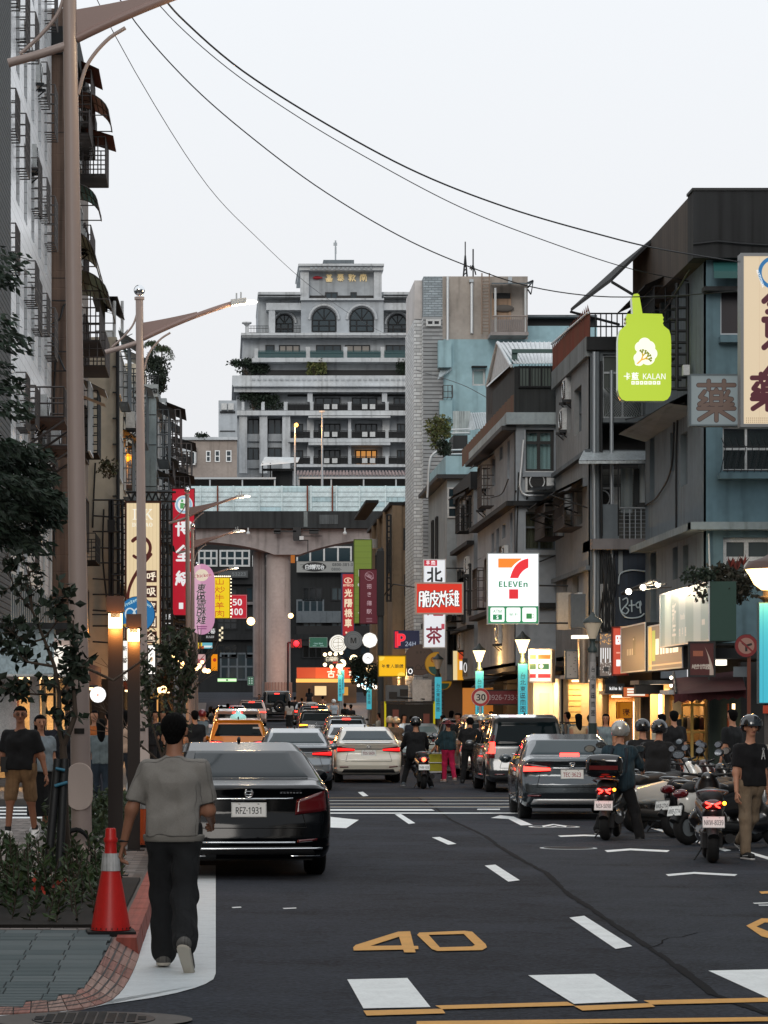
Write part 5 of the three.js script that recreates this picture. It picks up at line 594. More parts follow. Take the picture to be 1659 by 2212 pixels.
const fill=(c,f)=>(x,w,h)=>{x.fillStyle=c;x.fillRect(0,0,w,h);f&&f(x,w,h);};
const seams=(x,w,h,n,c)=>{x.fillStyle=c;for(let i=1;i<n;i++)x.fillRect(w*i / n,0,1.5,h);};

// --- left side of the street
sign('shop_sign','tall cream and brown lit sign with a long brown curl behind the second lamp pole','sign',270,1083,348,1400,96.4,fill('#e8d3aa',(x,w,h)=>{seams(x,w,h,9,'rgba(190,160,110,.5)');txt(x,'DK',w*.48,h*.085,w*.42,'#fff8e8',{font:'serif',w:''});txt(x,'DR.KAO',w*.48,h*.155,w*.15,'#fff8e8',{font:'serif'});
x.strokeStyle='#4a1812';x.lineCap='round';for(let i=0;i<=60;i++){const t=i / 60;let px,py;if(t<.5){const a=-Math.PI*.1-t*2*Math.PI*1.55+2.6;px=w*.42+Math.cos(a)*w*.29;py=h*.315+Math.sin(a)*w*.3;}else{const k=(t-.5)*2;px=lerp(w*.72,w*.06,Math.sin(k*1.57));py=lerp(h*.36,h*.66,k);}x.lineWidth=w*(.1-.04*Math.abs(t-.5));if(i){x.beginPath();x.moveTo(x.lx,x.ly);x.lineTo(px,py);if(Math.hypot(px-x.lx,py-x.ly)<w*.35)x.stroke();}x.lx=px;x.ly=py;}
x.lineWidth=w*.05;x.beginPath();x.arc(w*.2,h*.7,w*.1,0,6.3);x.stroke();[...'呼吸空間鞋'].forEach((c,i)=>{const y=h*(.51+i*.105);x.fillStyle='#3a1712';x.fillRect(w*.58,y-w*.16,w*.32,w*.33);ch(x,GL[c]?c:'全',w*.74,y,w*.26,'#fff4dc',.12);});}),{ei:.72,frame:mat('#4a2a20'),res:640,fw:.06,arms:[[.98,-1.1],[.5,-1.1],[.75,1.0]]});
sign('shop_sign','tall crimson lit sign with white figure emblem and white characters','sign',371,1055,421,1330,131,fill('#c0112c',(x,w,h)=>{x.fillStyle='#e9f2f2';x.beginPath();x.arc(w*.52,h*.125,w*.4,0,7);x.fill();x.fillStyle='#9fc4dc';x.beginPath();x.arc(w*.52,h*.125,w*.36,0,7);x.fill();x.fillStyle='#fff';x.beginPath();x.arc(w*.52,h*.125,w*.27,0,7);x.fill();x.fillStyle='#58a55f';x.fillRect(w*.36,h*.112,w*.16,h*.045);x.fillRect(w*.4,h*.085,w*.09,h*.02);x.fillRect(w*.5,h*.118,w*.2,h*.012);x.fillRect(w*.6,h*.125,w*.08,h*.03);col(x,'博全綜',w*.5,h*.31,w*.72,h*.2,'#fff',.14);x.fillStyle='#6bbf3a';x.fillRect(w*.68,h*.9,w*.1,h*.06);x.fillStyle='#fff';x.fillRect(w*.3,h*.9,w*.2,h*.05);}),{ei:.62,frame:mat('#5a1018'),res:512,arms:[[.95,-1.4],[.3,-1.4]]});
{const cap=(w,h)=>{const r=w / 2,p=[];for(let i=0;i<=14;i++){const a=Math.PI*i / 14;p.push([Math.cos(a)*r,h-r*1.25+Math.sin(a)*r*1.25]);}for(let i=0;i<=14;i++){const a=Math.PI+Math.PI*i / 14;p.push([Math.cos(a)*r,r*1.25+Math.sin(a)*r*1.25]);}return p;};
sign('shop_sign','pink rounded lit sign with black slanted characters behind the third lamp pole','sign',408,1218,464,1371,113,fill('#d79ac0',(x,w,h)=>{x.fillStyle='#e9b6d2';x.fillRect(w*.2,0,w*.25,h);x.fillStyle='#f3e6d0';x.beginPath();x.ellipse(w*.5,h*.16,w*.26,h*.085,0,0,7);x.fill();txt(x,'Chicken',w*.53,h*.165,w*.17,'#b0282c',{font:'serif',out:'#fff',ow:2,rot:-.1});col(x,'東區鹽酥雞',w*.48,h*.34,w*.36,h*.112,'#1a1418',.085,{it:.18,out:'#f4d6e6',ow:.06});x.fillStyle='#8a3a78';x.fillRect(w*.3,h*.88,w*.4,h*.012);x.fillRect(w*.32,h*.91,w*.36,h*.012);}),{shape:cap,ei:.55,side:mat('#b06f98'),res:512,t:.35});}
{const g=sign('shop_sign','yellow lit sign with red brush characters and a border of bulbs','sign',452,1247,497,1336,150,fill('#f0cc10',(x,w,h)=>col(x,'山炒牛羊肉',w*.5,h*.1,h*.17,h*.195,'#c23a14',.09,{sx:1.5})),{ei:.75,frame:mat('#b08a10'),res:384});const b=new B();for(let i=0;i<12;i++)b.sph(V(g.w / 2+.05,g.h*(i+.5) / 12,0),.04,6,4).sph(V(g.w*(i / 11-.5),g.h+.05,0),.04,6,4);b.to('bulb_border',glow('#fff2d0',2),g);}
sign('shop_sign','red lit sign with white numbers 50 and 100','sign',491,1284,534,1337,160,fill('#c8142e',(x,w,h)=>{x.strokeStyle='#f3d6d6';x.lineWidth=3;x.strokeRect(2,2,w-4,h-4);txt(x,'50',w*.5,h*.32,h*.38,'#fff');txt(x,'100',w*.45,h*.72,h*.38,'#fff',{sx:.9});}),{ei:.6,frame:mat('#8a1020'),res:160});
sign('shop_sign','round blue yogurt sign with white looped line in front of the brown lamp posts','sign',257,1283,335,1371,86,fill('#1c7fc0',(x,w,h)=>{txt(x,'FroZen',w*.32,h*.16,w*.13,'#dff',{rot:-.5});txt(x,'yogurt',w*.78,h*.2,w*.1,'#dff',{rot:.7});x.strokeStyle='#e8f8ff';x.lineWidth=w*.045;x.lineCap='round';x.beginPath();x.moveTo(w*.28,h*.72);x.bezierCurveTo(w*.02,h*.42,w*.3,h*.2,w*.42,h*.42);x.bezierCurveTo(w*.5,h*.54,w*.34,h*.55,w*.42,h*.42);x.bezierCurveTo(w*.52,h*.22,w*.88,h*.3,w*.7,h*.64);x.stroke();x.fillStyle='#d8a53a';x.beginPath();x.arc(w*.16,h*.82,w*.06,0,7);x.fill();}),{shape:'disc',ei:.5,side:M.blk,t:.3,arms:[[.5,-1.4]]});
sign('shop_sign','small black hair salon sign with white characters','sign',436,1348,469,1384,170,fill('#0d0f10',(x,w,h)=>{row(x,'髮藝',w*.32,h*.42,w*.36,w*.4,'#f0f0f0',.1);txt(x,'HAIR',w*.55,h*.78,h*.2,'#ccc',{font:'serif'});}),{ei:.6,res:128});
sign('checker_light','small black and white chequered light beside the hair salon sign','sign',473,1354,482,1385,170,fill('#111',(x,w,h)=>{x.fillStyle='#fff0cc';for(let i=0;i<2;i++)for(let j=0;j<6;j++)if((i+j)% 2)x.fillRect(i*w / 2,j*h / 6,w / 2,h / 6);}),{ei:.8,res:64,fw:0});
sign('shop_sign','striped yellow and blue lit fascia under the hair salon sign','sign',421,1387,460,1402,172,fill('#6ab6c8',(x,w,h)=>{x.fillStyle='#f0d040';x.fillRect(0,0,w*.4,h);x.fillStyle='#e8f4f4';x.fillRect(w*.5,h*.5,w*.5,h*.3);x.fillStyle='#c86030';x.fillRect(w*.2,h*.6,w*.3,h*.4);}),{ei:.7,res:64});
sign('shop_sign','orange lit sign with a red dot at the left shops','sign',455,1412,471,1450,168,fill('#f0920e',(x,w,h)=>{x.fillStyle='#b5301a';x.beginPath();x.arc(w*.55,h*.35,w*.25,0,7);x.fill();}),{ei:.75,res:64});
sign('shop_sign','pinkish lit sign with red characters at the left shops','sign',420,1412,445,1446,166,fill('#e0b4b4',(x,w,h)=>{row(x,'古早',w*.3,h*.45,w*.4,w*.4,'#c02838',.14);}),{ei:.6,res:64});
sign('shop_sign','long white and green lit sign above the far left crowd','sign',469,1464,512,1474,185,fill('#d8f0c8',(x,w,h)=>{x.fillStyle='#58b050';x.fillRect(0,0,w,h*.18);x.fillRect(0,h*.82,w,h*.18);x.fillStyle='#3a6a3a';x.fillRect(w*.45,h*.3,w*.1,h*.4);}),{ei:1,res:96});
sign('shop_sign','narrow white lit sign behind the first brown lamp post','sign',260,1382,279,1472,92,fill('#f6f4ec',(x,w,h)=>col(x,'新藝早',w*.5,h*.2,w*.6,h*.3,'#3a3430',.1)),{ei:1,res:160});sign('shop_sign','white lit sign behind the second brown lamp post','sign',318,1392,337,1458,92,fill('#f8f6f0',(x,w,h)=>col(x,'早',w*.5,h*.5,w*.6,h*.3,'#c9a070',.1)),{ei:1.05,res:96});
sign('shop_sign','small dark sign with white characters beside the cream and brown sign','sign',353,1318,374,1353,120,fill('#101214',(x,w,h)=>{ch(x,'新',w*.55,h*.4,w*.7,'#e8ecee',.12);x.fillStyle='#e8ecee';x.fillRect(w*.2,h*.8,w*.6,h*.06);}),{ei:.7,res:64});
sign('shop_sign','round white lit sign hanging by the big lamp pole','sign',194,1482,229,1519,60,fill('#fbfbfb',(x,w,h)=>{x.fillStyle='#d07a5a';x.beginPath();x.moveTo(w*.5,h*.38);x.lineTo(w*.56,h*.56);x.lineTo(w*.42,h*.6);x.fill();x.fillStyle='#bbb';x.fillRect(w*.5,h*.66,w*.06,h*.05);x.fillRect(w*.64,h*.66,w*.08,h*.05);}),{shape:'disc',ei:1.05,side:M.wpl,t:.12,arms:[[.98,-.5]]});
sign('notice_plate','small white plate with a red square on the brown pilaster','sign',147,1271,176,1300,82,fill('#c8d0d2',(x,w,h)=>{x.fillStyle='#b8323a';x.fillRect(w*.48,h*.3,w*.4,h*.45);x.fillStyle='#fff';x.fillRect(w*.6,h*.4,w*.15,h*.25);}),{ei:0,res:64});
// --- under and before the viaduct
sign('shop_banner','grey pest control banner with black oval and phone number under the viaduct','sign',640,1212,770,1237,261,fill('#8f918e',(x,w,h)=>{x.fillStyle='#14181a';x.beginPath();x.ellipse(w*.3,h*.5,w*.2,h*.42,0,0,7);x.fill();for(let i=0;i<5;i++)x.fillRect(w*(.06+i*.02),h*(.3+.2*(i % 3)),w*.06,3);row(x,'白蟻防治',w*.18,h*.5,h*.46,w*.08,'#e8ecec',.12);txt(x,'0800-381-3',w*.77,h*.3,h*.36,'#33383a');txt(x,'0800-',w*.67,h*.72,h*.36,'#4a5052');}),{ei:0,res:512});
sign('shop_sign','dark banner with faint phone digits at the left under the viaduct','sign',470,1232,536,1248,261,fill('#3a3f42',(x,w,h)=>txt(x,'53223',w*.7,h*.5,h*.7,'#6f7578')),{ei:0,res:128});
sign('shop_fascia','glowing orange shop fascia with white characters beyond the pillar','sign',640,1441,770,1466,205,fill('#d4481a',(x,w,h)=>{x.fillStyle='#b03a14';x.fillRect(0,0,w*.32,h);row(x,'古早',w*.58,h*.55,h*.72,h*.8,'#fff2dc',.14);x.fillStyle='#fff2dc';x.fillRect(w*.88,h*.35,w*.06,h*.4);}),{ei:.85,res:320});
{const s=thing('lit_shop','warm lit shop counter under the orange fascia beyond the pillar','shop',P(700,1500,206));new B().px(640,1466,770,1474,206,.3).to('light_strip',glow('#ffb45a',1.4),s);new B().px(640,1474,770,1530,209,.3).to('back_wall',mat('#5a4634'),s);new B().px(680,1482,705,1502,207,.3).to('menu_panel',glow('#ffd8a0',1),s);new B().px(730,1484,752,1502,207,.3).to('menu_panel',glow('#e0a03a',.8),s);lightAt('point',P(700,1490,202),'#ffb060',40,{r:20});}
sign('street_name_sign','green road name sign with white lettering under the viaduct','sign',667,1376,708,1399,190,fill('#1f6a52',(x,w,h)=>{x.strokeStyle='#cfe6dc';x.lineWidth=2;x.strokeRect(3,3,w-6,h-6);row(x,'市民大道四段'.replace(/[^一-龥]/g,''),w*.14,h*.3,h*.28,w*.145,'#dff',.1);txt(x,'Civic Blvd',w*.5,h*.62,h*.2,'#dff',{w:''});x.fillStyle='#dff';x.fillRect(w*.2,h*.82,w*.2,3);x.fillRect(w*.6,h*.82,w*.2,3);}),{ei:.35,res:160});
sign('street_name_sign','small upright green sign beside the pillar foot','sign',534,1461,549,1481,200,fill('#2b6a48',(x,w,h)=>{x.strokeStyle='#cfe6dc';x.lineWidth=2;x.strokeRect(2,2,w-4,h-4);for(let i=0;i<6;i++){x.fillStyle='#cfe6dc';x.fillRect(w*(i % 2?.58:.2),h*(.15+Math.floor(i / 2)*.26),w*.22,h*.16);}}),{ei:.4,res:64});
{const t=thing('traffic_light','traffic light showing red on a thin mast before the pillar','traffic light',P(640,1520,195));new B().px(628,1381,652,1399,195,.25).to('housing',M.blk,t);const l=new B();l.sph(P(640,1390,194.7),.2,12,8);l.to('red_lamp',glow('#ff1a22',6),t);new B().bar(P(622,1520,195.2),P(622,1388,195.2),.08).bar(P(622,1388,195.2),P(630,1388,195.2),.06).to('mast',M.iron,t);lightAt('point',P(640,1391,194),'#ff2a2a',14,{r:6});}
const bulbs=(label,list,c,ei,r,name='string_light')=>{const s=thing(name,label,'lights',P(list[0][0],list[0][1],list[0][2]));list.forEach(([a,b2,d,k=1])=>{new B().sph(P(a,b2,d),r*k,8,6).to('bulb',glow(c,ei),s);});return s;};
bulbs('festoon bulbs glowing among the left pavement tree leaves',[[369,1421,100,1.4],[391,1434,100,1.4],[430,1439,120],[442,1448,120],[424,1443,118],[450,1450,122],[345,1491,80,.8],[353,1489,80,.9],[412,1448,110,.8],[437,1430,118,.7]],'#ffc987',5,.11);for(const[a,b2,d]of[[369,1421,99],[391,1434,99],[430,1441,118],[345,1490,79]])lightAt('point',P(a,b2,d),'#ffb870',6,{r:6});
bulbs('two warm bulbs hanging under the viaduct near the numbers sign',[[542,1342,175,2],[628,1330,190,1.4]],'#ffd08a',5,.13);
bulbs('small lit bulbs around the dark sign right of the pillar',[[702,1414,175],[713,1412,175],[725,1413,175],[737,1410,175],[702,1436,175],[716,1440,175],[730,1440,175],[739,1433,172,2],[764,1423,165,2]],'#ffe2b0',4,.12);
sign('shop_sign','dark sign with white characters and red mark right of the pillar','sign',700,1415,738,1436,176,fill('#15130f',(x,w,h)=>{row(x,'日藝新'.replace('日','白'),w*.2,h*.4,h*.5,w*.24,'#f2e8d0',.12);x.fillStyle='#b82a20';x.fillRect(w*.5,h*.68,w*.4,h*.2);}),{ei:.7,res:128});
sign('shop_sign','tall red motorcycle shop sign with cream characters','sign',737,1238,766,1375,140,fill('#b5242c',(x,w,h)=>{x.fillStyle='#30406a';x.fillRect(0,0,w*.08,h);x.strokeStyle='#ffe9c8';x.lineWidth=w*.06;x.beginPath();x.ellipse(w*.52,h*.11,w*.3,h*.04,0,0,7);x.stroke();txt(x,'K',w*.52,h*.11,w*.34,'#ffe9c8');txt(x,'KYMCO',w*.54,h*.19,w*.24,'#ffe9c8');col(x,'光陽機車',w*.53,h*.31,w*.62,h*.16,'#ffe9c8',.16);x.fillStyle='#ffe9c8';x.fillRect(w*.3,h*.93,w*.15,h*.03);x.fillRect(w*.55,h*.93,w*.15,h*.03);}),{ei:.6,frame:mat('#30406a'),res:384,fw:.05});
sign('shop_banner','tall plain green banner sign behind the maroon cat cafe sign','sign',764,1165,804,1347,122,fill('#8aa33c',(x,w,h)=>{x.fillStyle='rgba(60,80,20,.25)';for(let i=1;i<14;i++)x.fillRect(0,h*i / 14,w,2);x.fillStyle='#f4f4ee';x.fillRect(w*.25,h*.36,w*.1,h*.08);x.beginPath();x.arc(w*.3,h*.54,w*.1,0,7);x.fill();x.fillRect(w*.22,h*.87,w*.22,h*.012);}),{ei:.3,frame:mat('#55662a'),res:320});
sign('shop_sign','maroon sign with pale vertical characters in front of the green banner','sign',776,1229,819,1348,118,fill('#6a1a2e',(x,w,h)=>{x.strokeStyle='#e0c0c8';x.lineWidth=2;x.beginPath();x.arc(w*.5,h*.125,w*.22,0,7);x.stroke();for(let i=0;i<6;i++){x.beginPath();x.arc(w*(.4+.05*i),h*(.1+.01*i),w*.08,0,5);x.stroke();}col(x,'招き猫駅',w*.5,h*.31,w*.26,h*.155,'#e6c8d0',.1);x.fillStyle='#e0c0c8';for(const y of[.9,.93,.96])x.fillRect(w*.35,h*y,w*.3,2);}),{ei:.35,frame:mat('#4a1020'),res:320});
{const p=thing('utility_pole','dark utility pole beside the maroon sign','pole',P(822,1560,117));p.position.y=ground(117);new B().bar(V(X(822,117),ground(117),-117),P(822,1185,117),.13,8).to('pole',mat('#3d4346'),p);new B().px(814,1190,830,1330,116.8,.1).to('dark_panel',M.blk,p);new B().bar(P(826,1290,117),P(850,1262,116),.03).bar(P(850,1262,116),P(905,1270,110),.03).to('bracket',M.iron,p);}
sign('shop_sign','grey round sign with the letter M','sign',743,1362,784,1404,116,fill('#8f9496',(x,w,h)=>{x.strokeStyle='#6d7376';x.lineWidth=3;for(const r of[.34,.44]){x.beginPath();x.arc(w / 2,h / 2,w*r,0,7);x.stroke();}txt(x,'M',w / 2,h*.52,h*.42,'#14191b');}),{shape:'disc',ei:.18,side:M.iron,res:128});
sign('shop_sign','bright white octagonal sign right of the grey letter sign','sign',782,1364,816,1402,114,fill('#fafaf4',(x,w,h)=>{txt(x,'MONSTER',w*.5,h*.16,h*.1,'#b9b9a8',{w:''});col(x,'早人',w*.5,h*.38,h*.15,h*.2,'#b9b49a',.08);x.fillStyle='#bbb8a5';x.fillRect(w*.3,h*.82,w*.4,3);}),{shape:'octagon',ei:.95,side:M.wpl,res:128});
sign('shop_sign','white round sign ringed with bulbs left of the grey letter sign','sign',711,1371,750,1410,122,fill('#f2efe6',(x,w,h)=>{x.strokeStyle='#807a6a';x.lineWidth=3;for(const r of[.3,.4]){x.beginPath();x.arc(w / 2,h / 2,w*r,0,7);x.stroke();}x.beginPath();x.moveTo(w*.2,h*.42);x.lineTo(w*.8,h*.42);x.moveTo(w*.5,h*.15);x.lineTo(w*.5,h*.85);x.moveTo(w*.3,h*.65);x.lineTo(w*.7,h*.6);x.stroke();}),{shape:'disc',ei:.85,side:M.wpl,res:128});
sign('shop_sign','small white round sign below the white octagonal sign','sign',783,1410,807,1434,110,fill('#f6f6f4',(x,w,h)=>{x.strokeStyle='#999';x.lineWidth=4;x.beginPath();x.moveTo(w*.35,h*.6);x.lineTo(w*.48,h*.35);x.lineTo(w*.68,h*.55);x.stroke();}),{shape:'disc',ei:.95,side:M.wpl,res:64});
// --- right side of the street
sign('parking_sign','parking sign with red neon letter P on dark blue','sign',851,1362,906,1401,112,fill('#151a34',(x,w,h)=>{x.fillStyle='#e01830';x.fillRect(0,0,w*.16,h);txt(x,'P',w*.28,h*.52,h*.95,'#ff2038',{out:'#ff8a90',ow:3});txt(x,'24H',w*.66,h*.76,h*.36,'#a9b4c4',{w:''});}),{ei:.8,frame:mat('#3a4568'),res:192});
sign('shop_sign','yellow lit optician sign with thin black characters','sign',817,1416,877,1462,104,fill('#f2b800',(x,w,h)=>{x.fillStyle='rgba(255,240,150,.5)';x.beginPath();x.arc(w*.85,h,w*.16,0,7);x.fill();x.beginPath();x.arc(w*.08,h*.05,w*.14,0,7);x.fill();row(x,'年青人眼鏡',w*.18,h*.5,h*.2,w*.165,'#2a2208',.09);}),{ei:.8,frame:mat('#a88a10'),res:256});
sign('shop_sign','big taupe round sign with two outlined buns','sign',873,1393,940,1458,110,fill('#6e5649',(x,w,h)=>{row(x,'白早人',w*.42,h*.25,h*.08,w*.12,'#3a2a22',.12);x.strokeStyle='#3a2a22';x.lineWidth=3;for(const q of[.45,.65]){x.beginPath();x.moveTo(w*(q-.09),h*.82);x.quadraticCurveTo(w*(q-.1),h*.7,w*q,h*.66);x.quadraticCurveTo(w*(q+.1),h*.7,w*(q+.09),h*.82);x.closePath();x.stroke();}}),{shape:'disc',ei:.12,side:mat('#5a473c'),res:192});
for(const[a,b2,c,e,d,l]of[[918,1408,970,1460,107,'larger yellow round smiling bowl sign'],[940,1454,976,1490,106,'lower smaller yellow round smiling bowl sign']])sign('shop_sign',l,'sign',a,b2,c,e,d,fill('#e0a428',(x,w,h)=>{x.fillStyle='#2f5a52';x.beginPath();x.arc(w / 2,h*.62,w*.36,0,Math.PI);x.fill();x.strokeStyle='#8a2a1a';x.lineWidth=4;x.beginPath();x.arc(w*.35,h*.32,w*.1,0,7);x.stroke();x.fillStyle='#a83a2a';x.beginPath();x.arc(w*.65,h*.28,w*.13,0,7);x.fill();}),{shape:'disc',ei:.25,side:mat('#9a7420'),res:128});
sign('shop_sign','tall white lit tea sign with black and red brush characters','sign',914,1208,963,1400,98,fill('#e9edf2',(x,w,h)=>{x.fillStyle='#c41e3a';x.fillRect(0,0,w*.62,h*.07);row(x,'早商',w*.2,h*.035,w*.2,w*.24,'#fff',.12);ch(x,'北',w*.5,h*.17,w*.72,'#16181a',.12);ch(x,'紅',w*.52,h*.56,w*.7,'#a01c30',.12);ch(x,'茶',w*.48,h*.86,w*.78,'#7a1a30',.11);x.fillStyle='#c04a5a';x.fillRect(w*.82,h*.73,w*.14,h*.06);}),{ei:.72,frame:M.alu,res:512,arms:[[.9,1.2],[.2,1.2]]});
sign('shop_sign','red lit fried chicken sign with outlined white characters','sign',897,1258,1001,1327,94,fill('#da2f1a',(x,w,h)=>{x.strokeStyle='#f2c8b8';x.lineWidth=4;x.strokeRect(3,3,w-6,h-6);[...'脆皮炸雞'].forEach((c,i)=>ch(x,c,w*(.185+i*.21),h*(.52-i*.01),h*.6,'#fff',.085,{out:'#1a0a08',ow:.07,sx:.62,cap:'butt'}));}),{ei:.72,frame:mat('#c8b4a8',{rough:.4}),fw:.05,res:512,ry:.03,arms:[[.75,1.9,-.5],[.15,1.9,-.5]]});
{const g=sign('shop_sign','white lit convenience store sign with red and orange numeral seven','sign',1053,1195,1164,1348,73,fill('#f4f6fb',(x,w,h)=>{const k=h*.75;x.fillStyle='#1f7a4c';x.fillRect(0,k,w,h-k);x.fillStyle='#ee7d22';x.fillRect(w*.205,h*.07,w*.46,h*.13);x.fillStyle='#f4f6fb';x.beginPath();x.moveTo(w*.72,h*.06);x.quadraticCurveTo(w*.54,h*.12,w*.46,h*.21);x.lineTo(w*.75,h*.21);x.lineTo(w*.75,h*.05);x.fill();x.fillStyle='#d8232e';x.beginPath();x.moveTo(w*.8,h*.07);x.lineTo(w*.8,h*.2);x.quadraticCurveTo(w*.66,h*.24,w*.6,h*.35);x.lineTo(w*.44,h*.35);x.quadraticCurveTo(w*.52,h*.1,w*.8,h*.07);x.fill();x.fillStyle='#d0202c';x.fillRect(w*.42,h*.51,w*.18,h*.135);x.fillStyle='#f4f6fb';x.fillRect(w*.2,h*.378,w*.62,h*.112);txt(x,'ELEVEn',w*.5,h*.438,h*.112,'#1f7a4c',{sx:1.12});
const cell=(i,f)=>{const x0=w*(.05+i*.315),y0=k+h*.02;x.fillStyle='#f4f8f4';x.beginPath();x.roundRect(x0,y0,w*.28,h*.205,w*.03);x.fill();f(x0,y0);};cell(0,(a,b2)=>{txt(x,'ATM',a+w*.14,b2+h*.055,h*.065,'#2a7a50',{w:''});x.fillStyle='#1f7a4c';x.fillRect(a+w*.05,b2+h*.1,w*.18,h*.075);txt(x,'S',a+w*.14,b2+h*.14,h*.07,'#fff');});cell(1,(a,b2)=>{txt(x,'Wi-Fi',a+w*.14,b2+h*.1,h*.055,'#2a7a50',{w:''});x.strokeStyle='#8ab49c';x.lineWidth=2;for(const[q,s]of[[.045,-1],[.065,-1],[.045,1],[.065,1]]){x.beginPath();x.arc(a+w*.14,b2+h*.1,w*q*1.7,s<0?3.8:.65,s<0?5.6:2.5);x.stroke();}});cell(2,(a,b2)=>{x.fillStyle='#2f7a40';x.fillRect(a+w*.08,b2+h*.085,w*.11,h*.075);x.strokeStyle='#2f7a40';x.lineWidth=3;x.beginPath();x.arc(a+w*.2,b2+h*.12,w*.035,-1.6,1.6);x.stroke();x.fillStyle='#9cc0a8';x.fillRect(a+w*.04,b2+h*.175,w*.2,2);for(let i=0;i<3;i++)x.fillRect(a+w*(.09+i*.035),b2+h*.03,2,h*.035);});}),{ei:.95,frame:mat('#bfc8c8',{rough:.4}),fw:.02,t:.3,res:512,arms:[[.02,1.5,-.5],[.55,1.5,-.5]]});
lightAt('rect',P(1108,1270,72.6),'#f2f6ff',1.6,{w:1.3,h:1.7,at:P(1108,1270,60)});}
{ 
const jar=(w,h)=>{const L=[[.36,0],[.43,.015],[.48,.05],[.5,.1],[.5,.55],[.49,.61],[.46,.66],[.36,.7],[.34,.725],[.36,.74],[.34,.76],[.36,.775],[.34,.79],[.33,.81]],p=[];for(const[a,b2]of L)p.push([a*w,b2*h]);p.push([-.04*w,.815*h],[-.1*w,.985*h],[-.13*w,1.0*h],[-.2*w,.995*h],[-.24*w,.965*h],[-.22*w,.81*h]);for(const[a,b2]of[...L].reverse())p.push([-a*w,b2*h]);return p;};
sign('shop_sign','lime green jar shaped juice sign with a leaf emblem and white lettering','sign',1335,634,1450,866,66,fill('#b2cc34',(x,w,h)=>{x.fillStyle='#fbfbe8';for(const[a,b2,r]of[[.42,.5,.07],[.5,.47,.08],[.58,.5,.08],[.62,.56,.08],[.56,.6,.09],[.45,.58,.08],[.38,.6,.06],[.4,.63,.06],[.6,.61,.06],[.36,.65,.03]]){x.beginPath();x.arc(w*a,h*b2,w*r*1.5,0,7);x.fill();}x.strokeStyle='#8a8a10';x.lineWidth=w*.012;const br=(x0,y0,a,L,n)=>{const x1=x0+Math.cos(a)*L,y1=y0+Math.sin(a)*L;x.strokeStyle=n>2?'#f0b428':n>1?'#c8a818':'#7d8408';x.beginPath();x.moveTo(x0,y0);x.lineTo(x1,y1);x.stroke();if(n){br(x1,y1,a-.5,L*.72,n-1);br(x1,y1,a+.45,L*.72,n-1);}};x.lineWidth=w*.024;br(w*.36,h*.655,-.75,w*.11,4);row(x,'卡藍',w*.17,h*.77,w*.14,w*.15,'#fff',.12);txt(x,'KALAN',w*.68,h*.772,w*.15,'#fdfdfd',{w:''});x.fillStyle='#fbfbf0';for(let i=0;i<7;i++){x.fillRect(w*(.25+i*.08),h*.815,w*.065,h*.033);x.fillStyle='#b9cf60';x.fillRect(w*(.27+i*.08),h*.825,w*.02,h*.012);x.fillStyle='#fbfbf0';}}),{shape:jar,ei:.78,side:mat('#c9d6b0',{rough:.2,metal:.4}),t:.3,res:640,arms:[[.5,.9],[.2,.9]]});
const sc=thing('sign_scaffold','black iron ladder scaffold holding the lime jar sign','scaffold',P(1472,840,65)),g=new B(),q=(a,b2)=>P(a,b2,65.6);for(const p of[1462,1485])g.bar(q(p,612),q(p,840),.045,4);for(let i=0;i<9;i++)g.bar(q(1450,640+i*25),q(1487,640+i*25),.035,4);g.bar(q(1462,840),q(1487,840),.05,4);g.to('bar',M.iron,sc);new B().px(1476,788,1490,810,65.2,.2).to('switch_box',M.wpl,sc);
}
{const g=sign('pharmacy_sign','square white pharmacy sign with one big brown character','sign',1490,808,1605,920,60,fill('#b9c9cd',(x,w,h)=>{ch(x,'藥',w*.5,h*.5,w*.82,'#4a3434',.11);ch(x,'藥',w*.5,h*.5,w*.82,'#8d7468',.085);}),{ei:.12,frame:mat('#5a6468'),fw:.03,t:.3,res:320});}
sign('pharmacy_sign','huge cream pharmacy sign with dark red characters cut off by the right frame edge','sign',1600,547,1716,922,57.5,fill('#e4cfae',(x,w,h)=>{seams(x,w,h,3,'rgba(190,150,110,.3)');x.strokeStyle='#1f6fa8';x.lineWidth=w*.07;x.beginPath();x.arc(w*.62,h*.105,w*.27,0,7);x.stroke();txt(x,'NATIONAL',w*.36,h*.14,w*.07,'#fff',{rot:1.2});x.fillStyle='#4a1020';col(x,'全東人',w*.72,h*.29,w*.72,h*.16,'#4a1020',.15);ch(x,'藥',w*.5,h*.8,w*.72,'#4a1020',.13);x.fillStyle='#8a6a4a';for(let i=0;i<12;i++)for(let j=0;j<3;j++)x.fillRect(w*(.08+i*.04),h*(.955+j*.012),3,3);}),{ei:.62,frame:mat('#7d7f80',{rough:.4,metal:.5}),fw:.06,t:.35,res:640});
// signs standing along the right shop fronts
const side=(name,label,X0,d0,d1,y0,y1,dr,o={})=>{ 
const w=d1-d0,hA=y0,hB=y1,g=thing(name,label,o.cat??'sign',V(X0,hA,-(d0+d1) / 2));g.local=true;const h=hB-hA,tex=canvasTex(o.res??512,Math.round((o.res??512)*h / w),dr);g.rotation.y=-Math.PI / 2;
new B().box(-w / 2,0,-(o.t??.5),w / 2,h,-.004).to('casing',o.side??M.dark,g);const q=KB();q.add(faceQuad(w-.04,h-.04).translate(0,h / 2,.003));q.to('panel',signMat(tex,o.ei??.6),g);const b=new B(),fw=.03;b.box(-w / 2,-.004,-.01,w / 2,fw,.02).box(-w / 2,h-fw,-.01,w / 2,h+.004,.02).box(-w / 2,fw,-.01,-w / 2+fw,h-fw,.02).box(w / 2-fw,fw,-.01,w / 2,h-fw,.02).to('frame',o.frame??M.alu,g);return g;};
const hY=(py,d)=>Y(py,d);
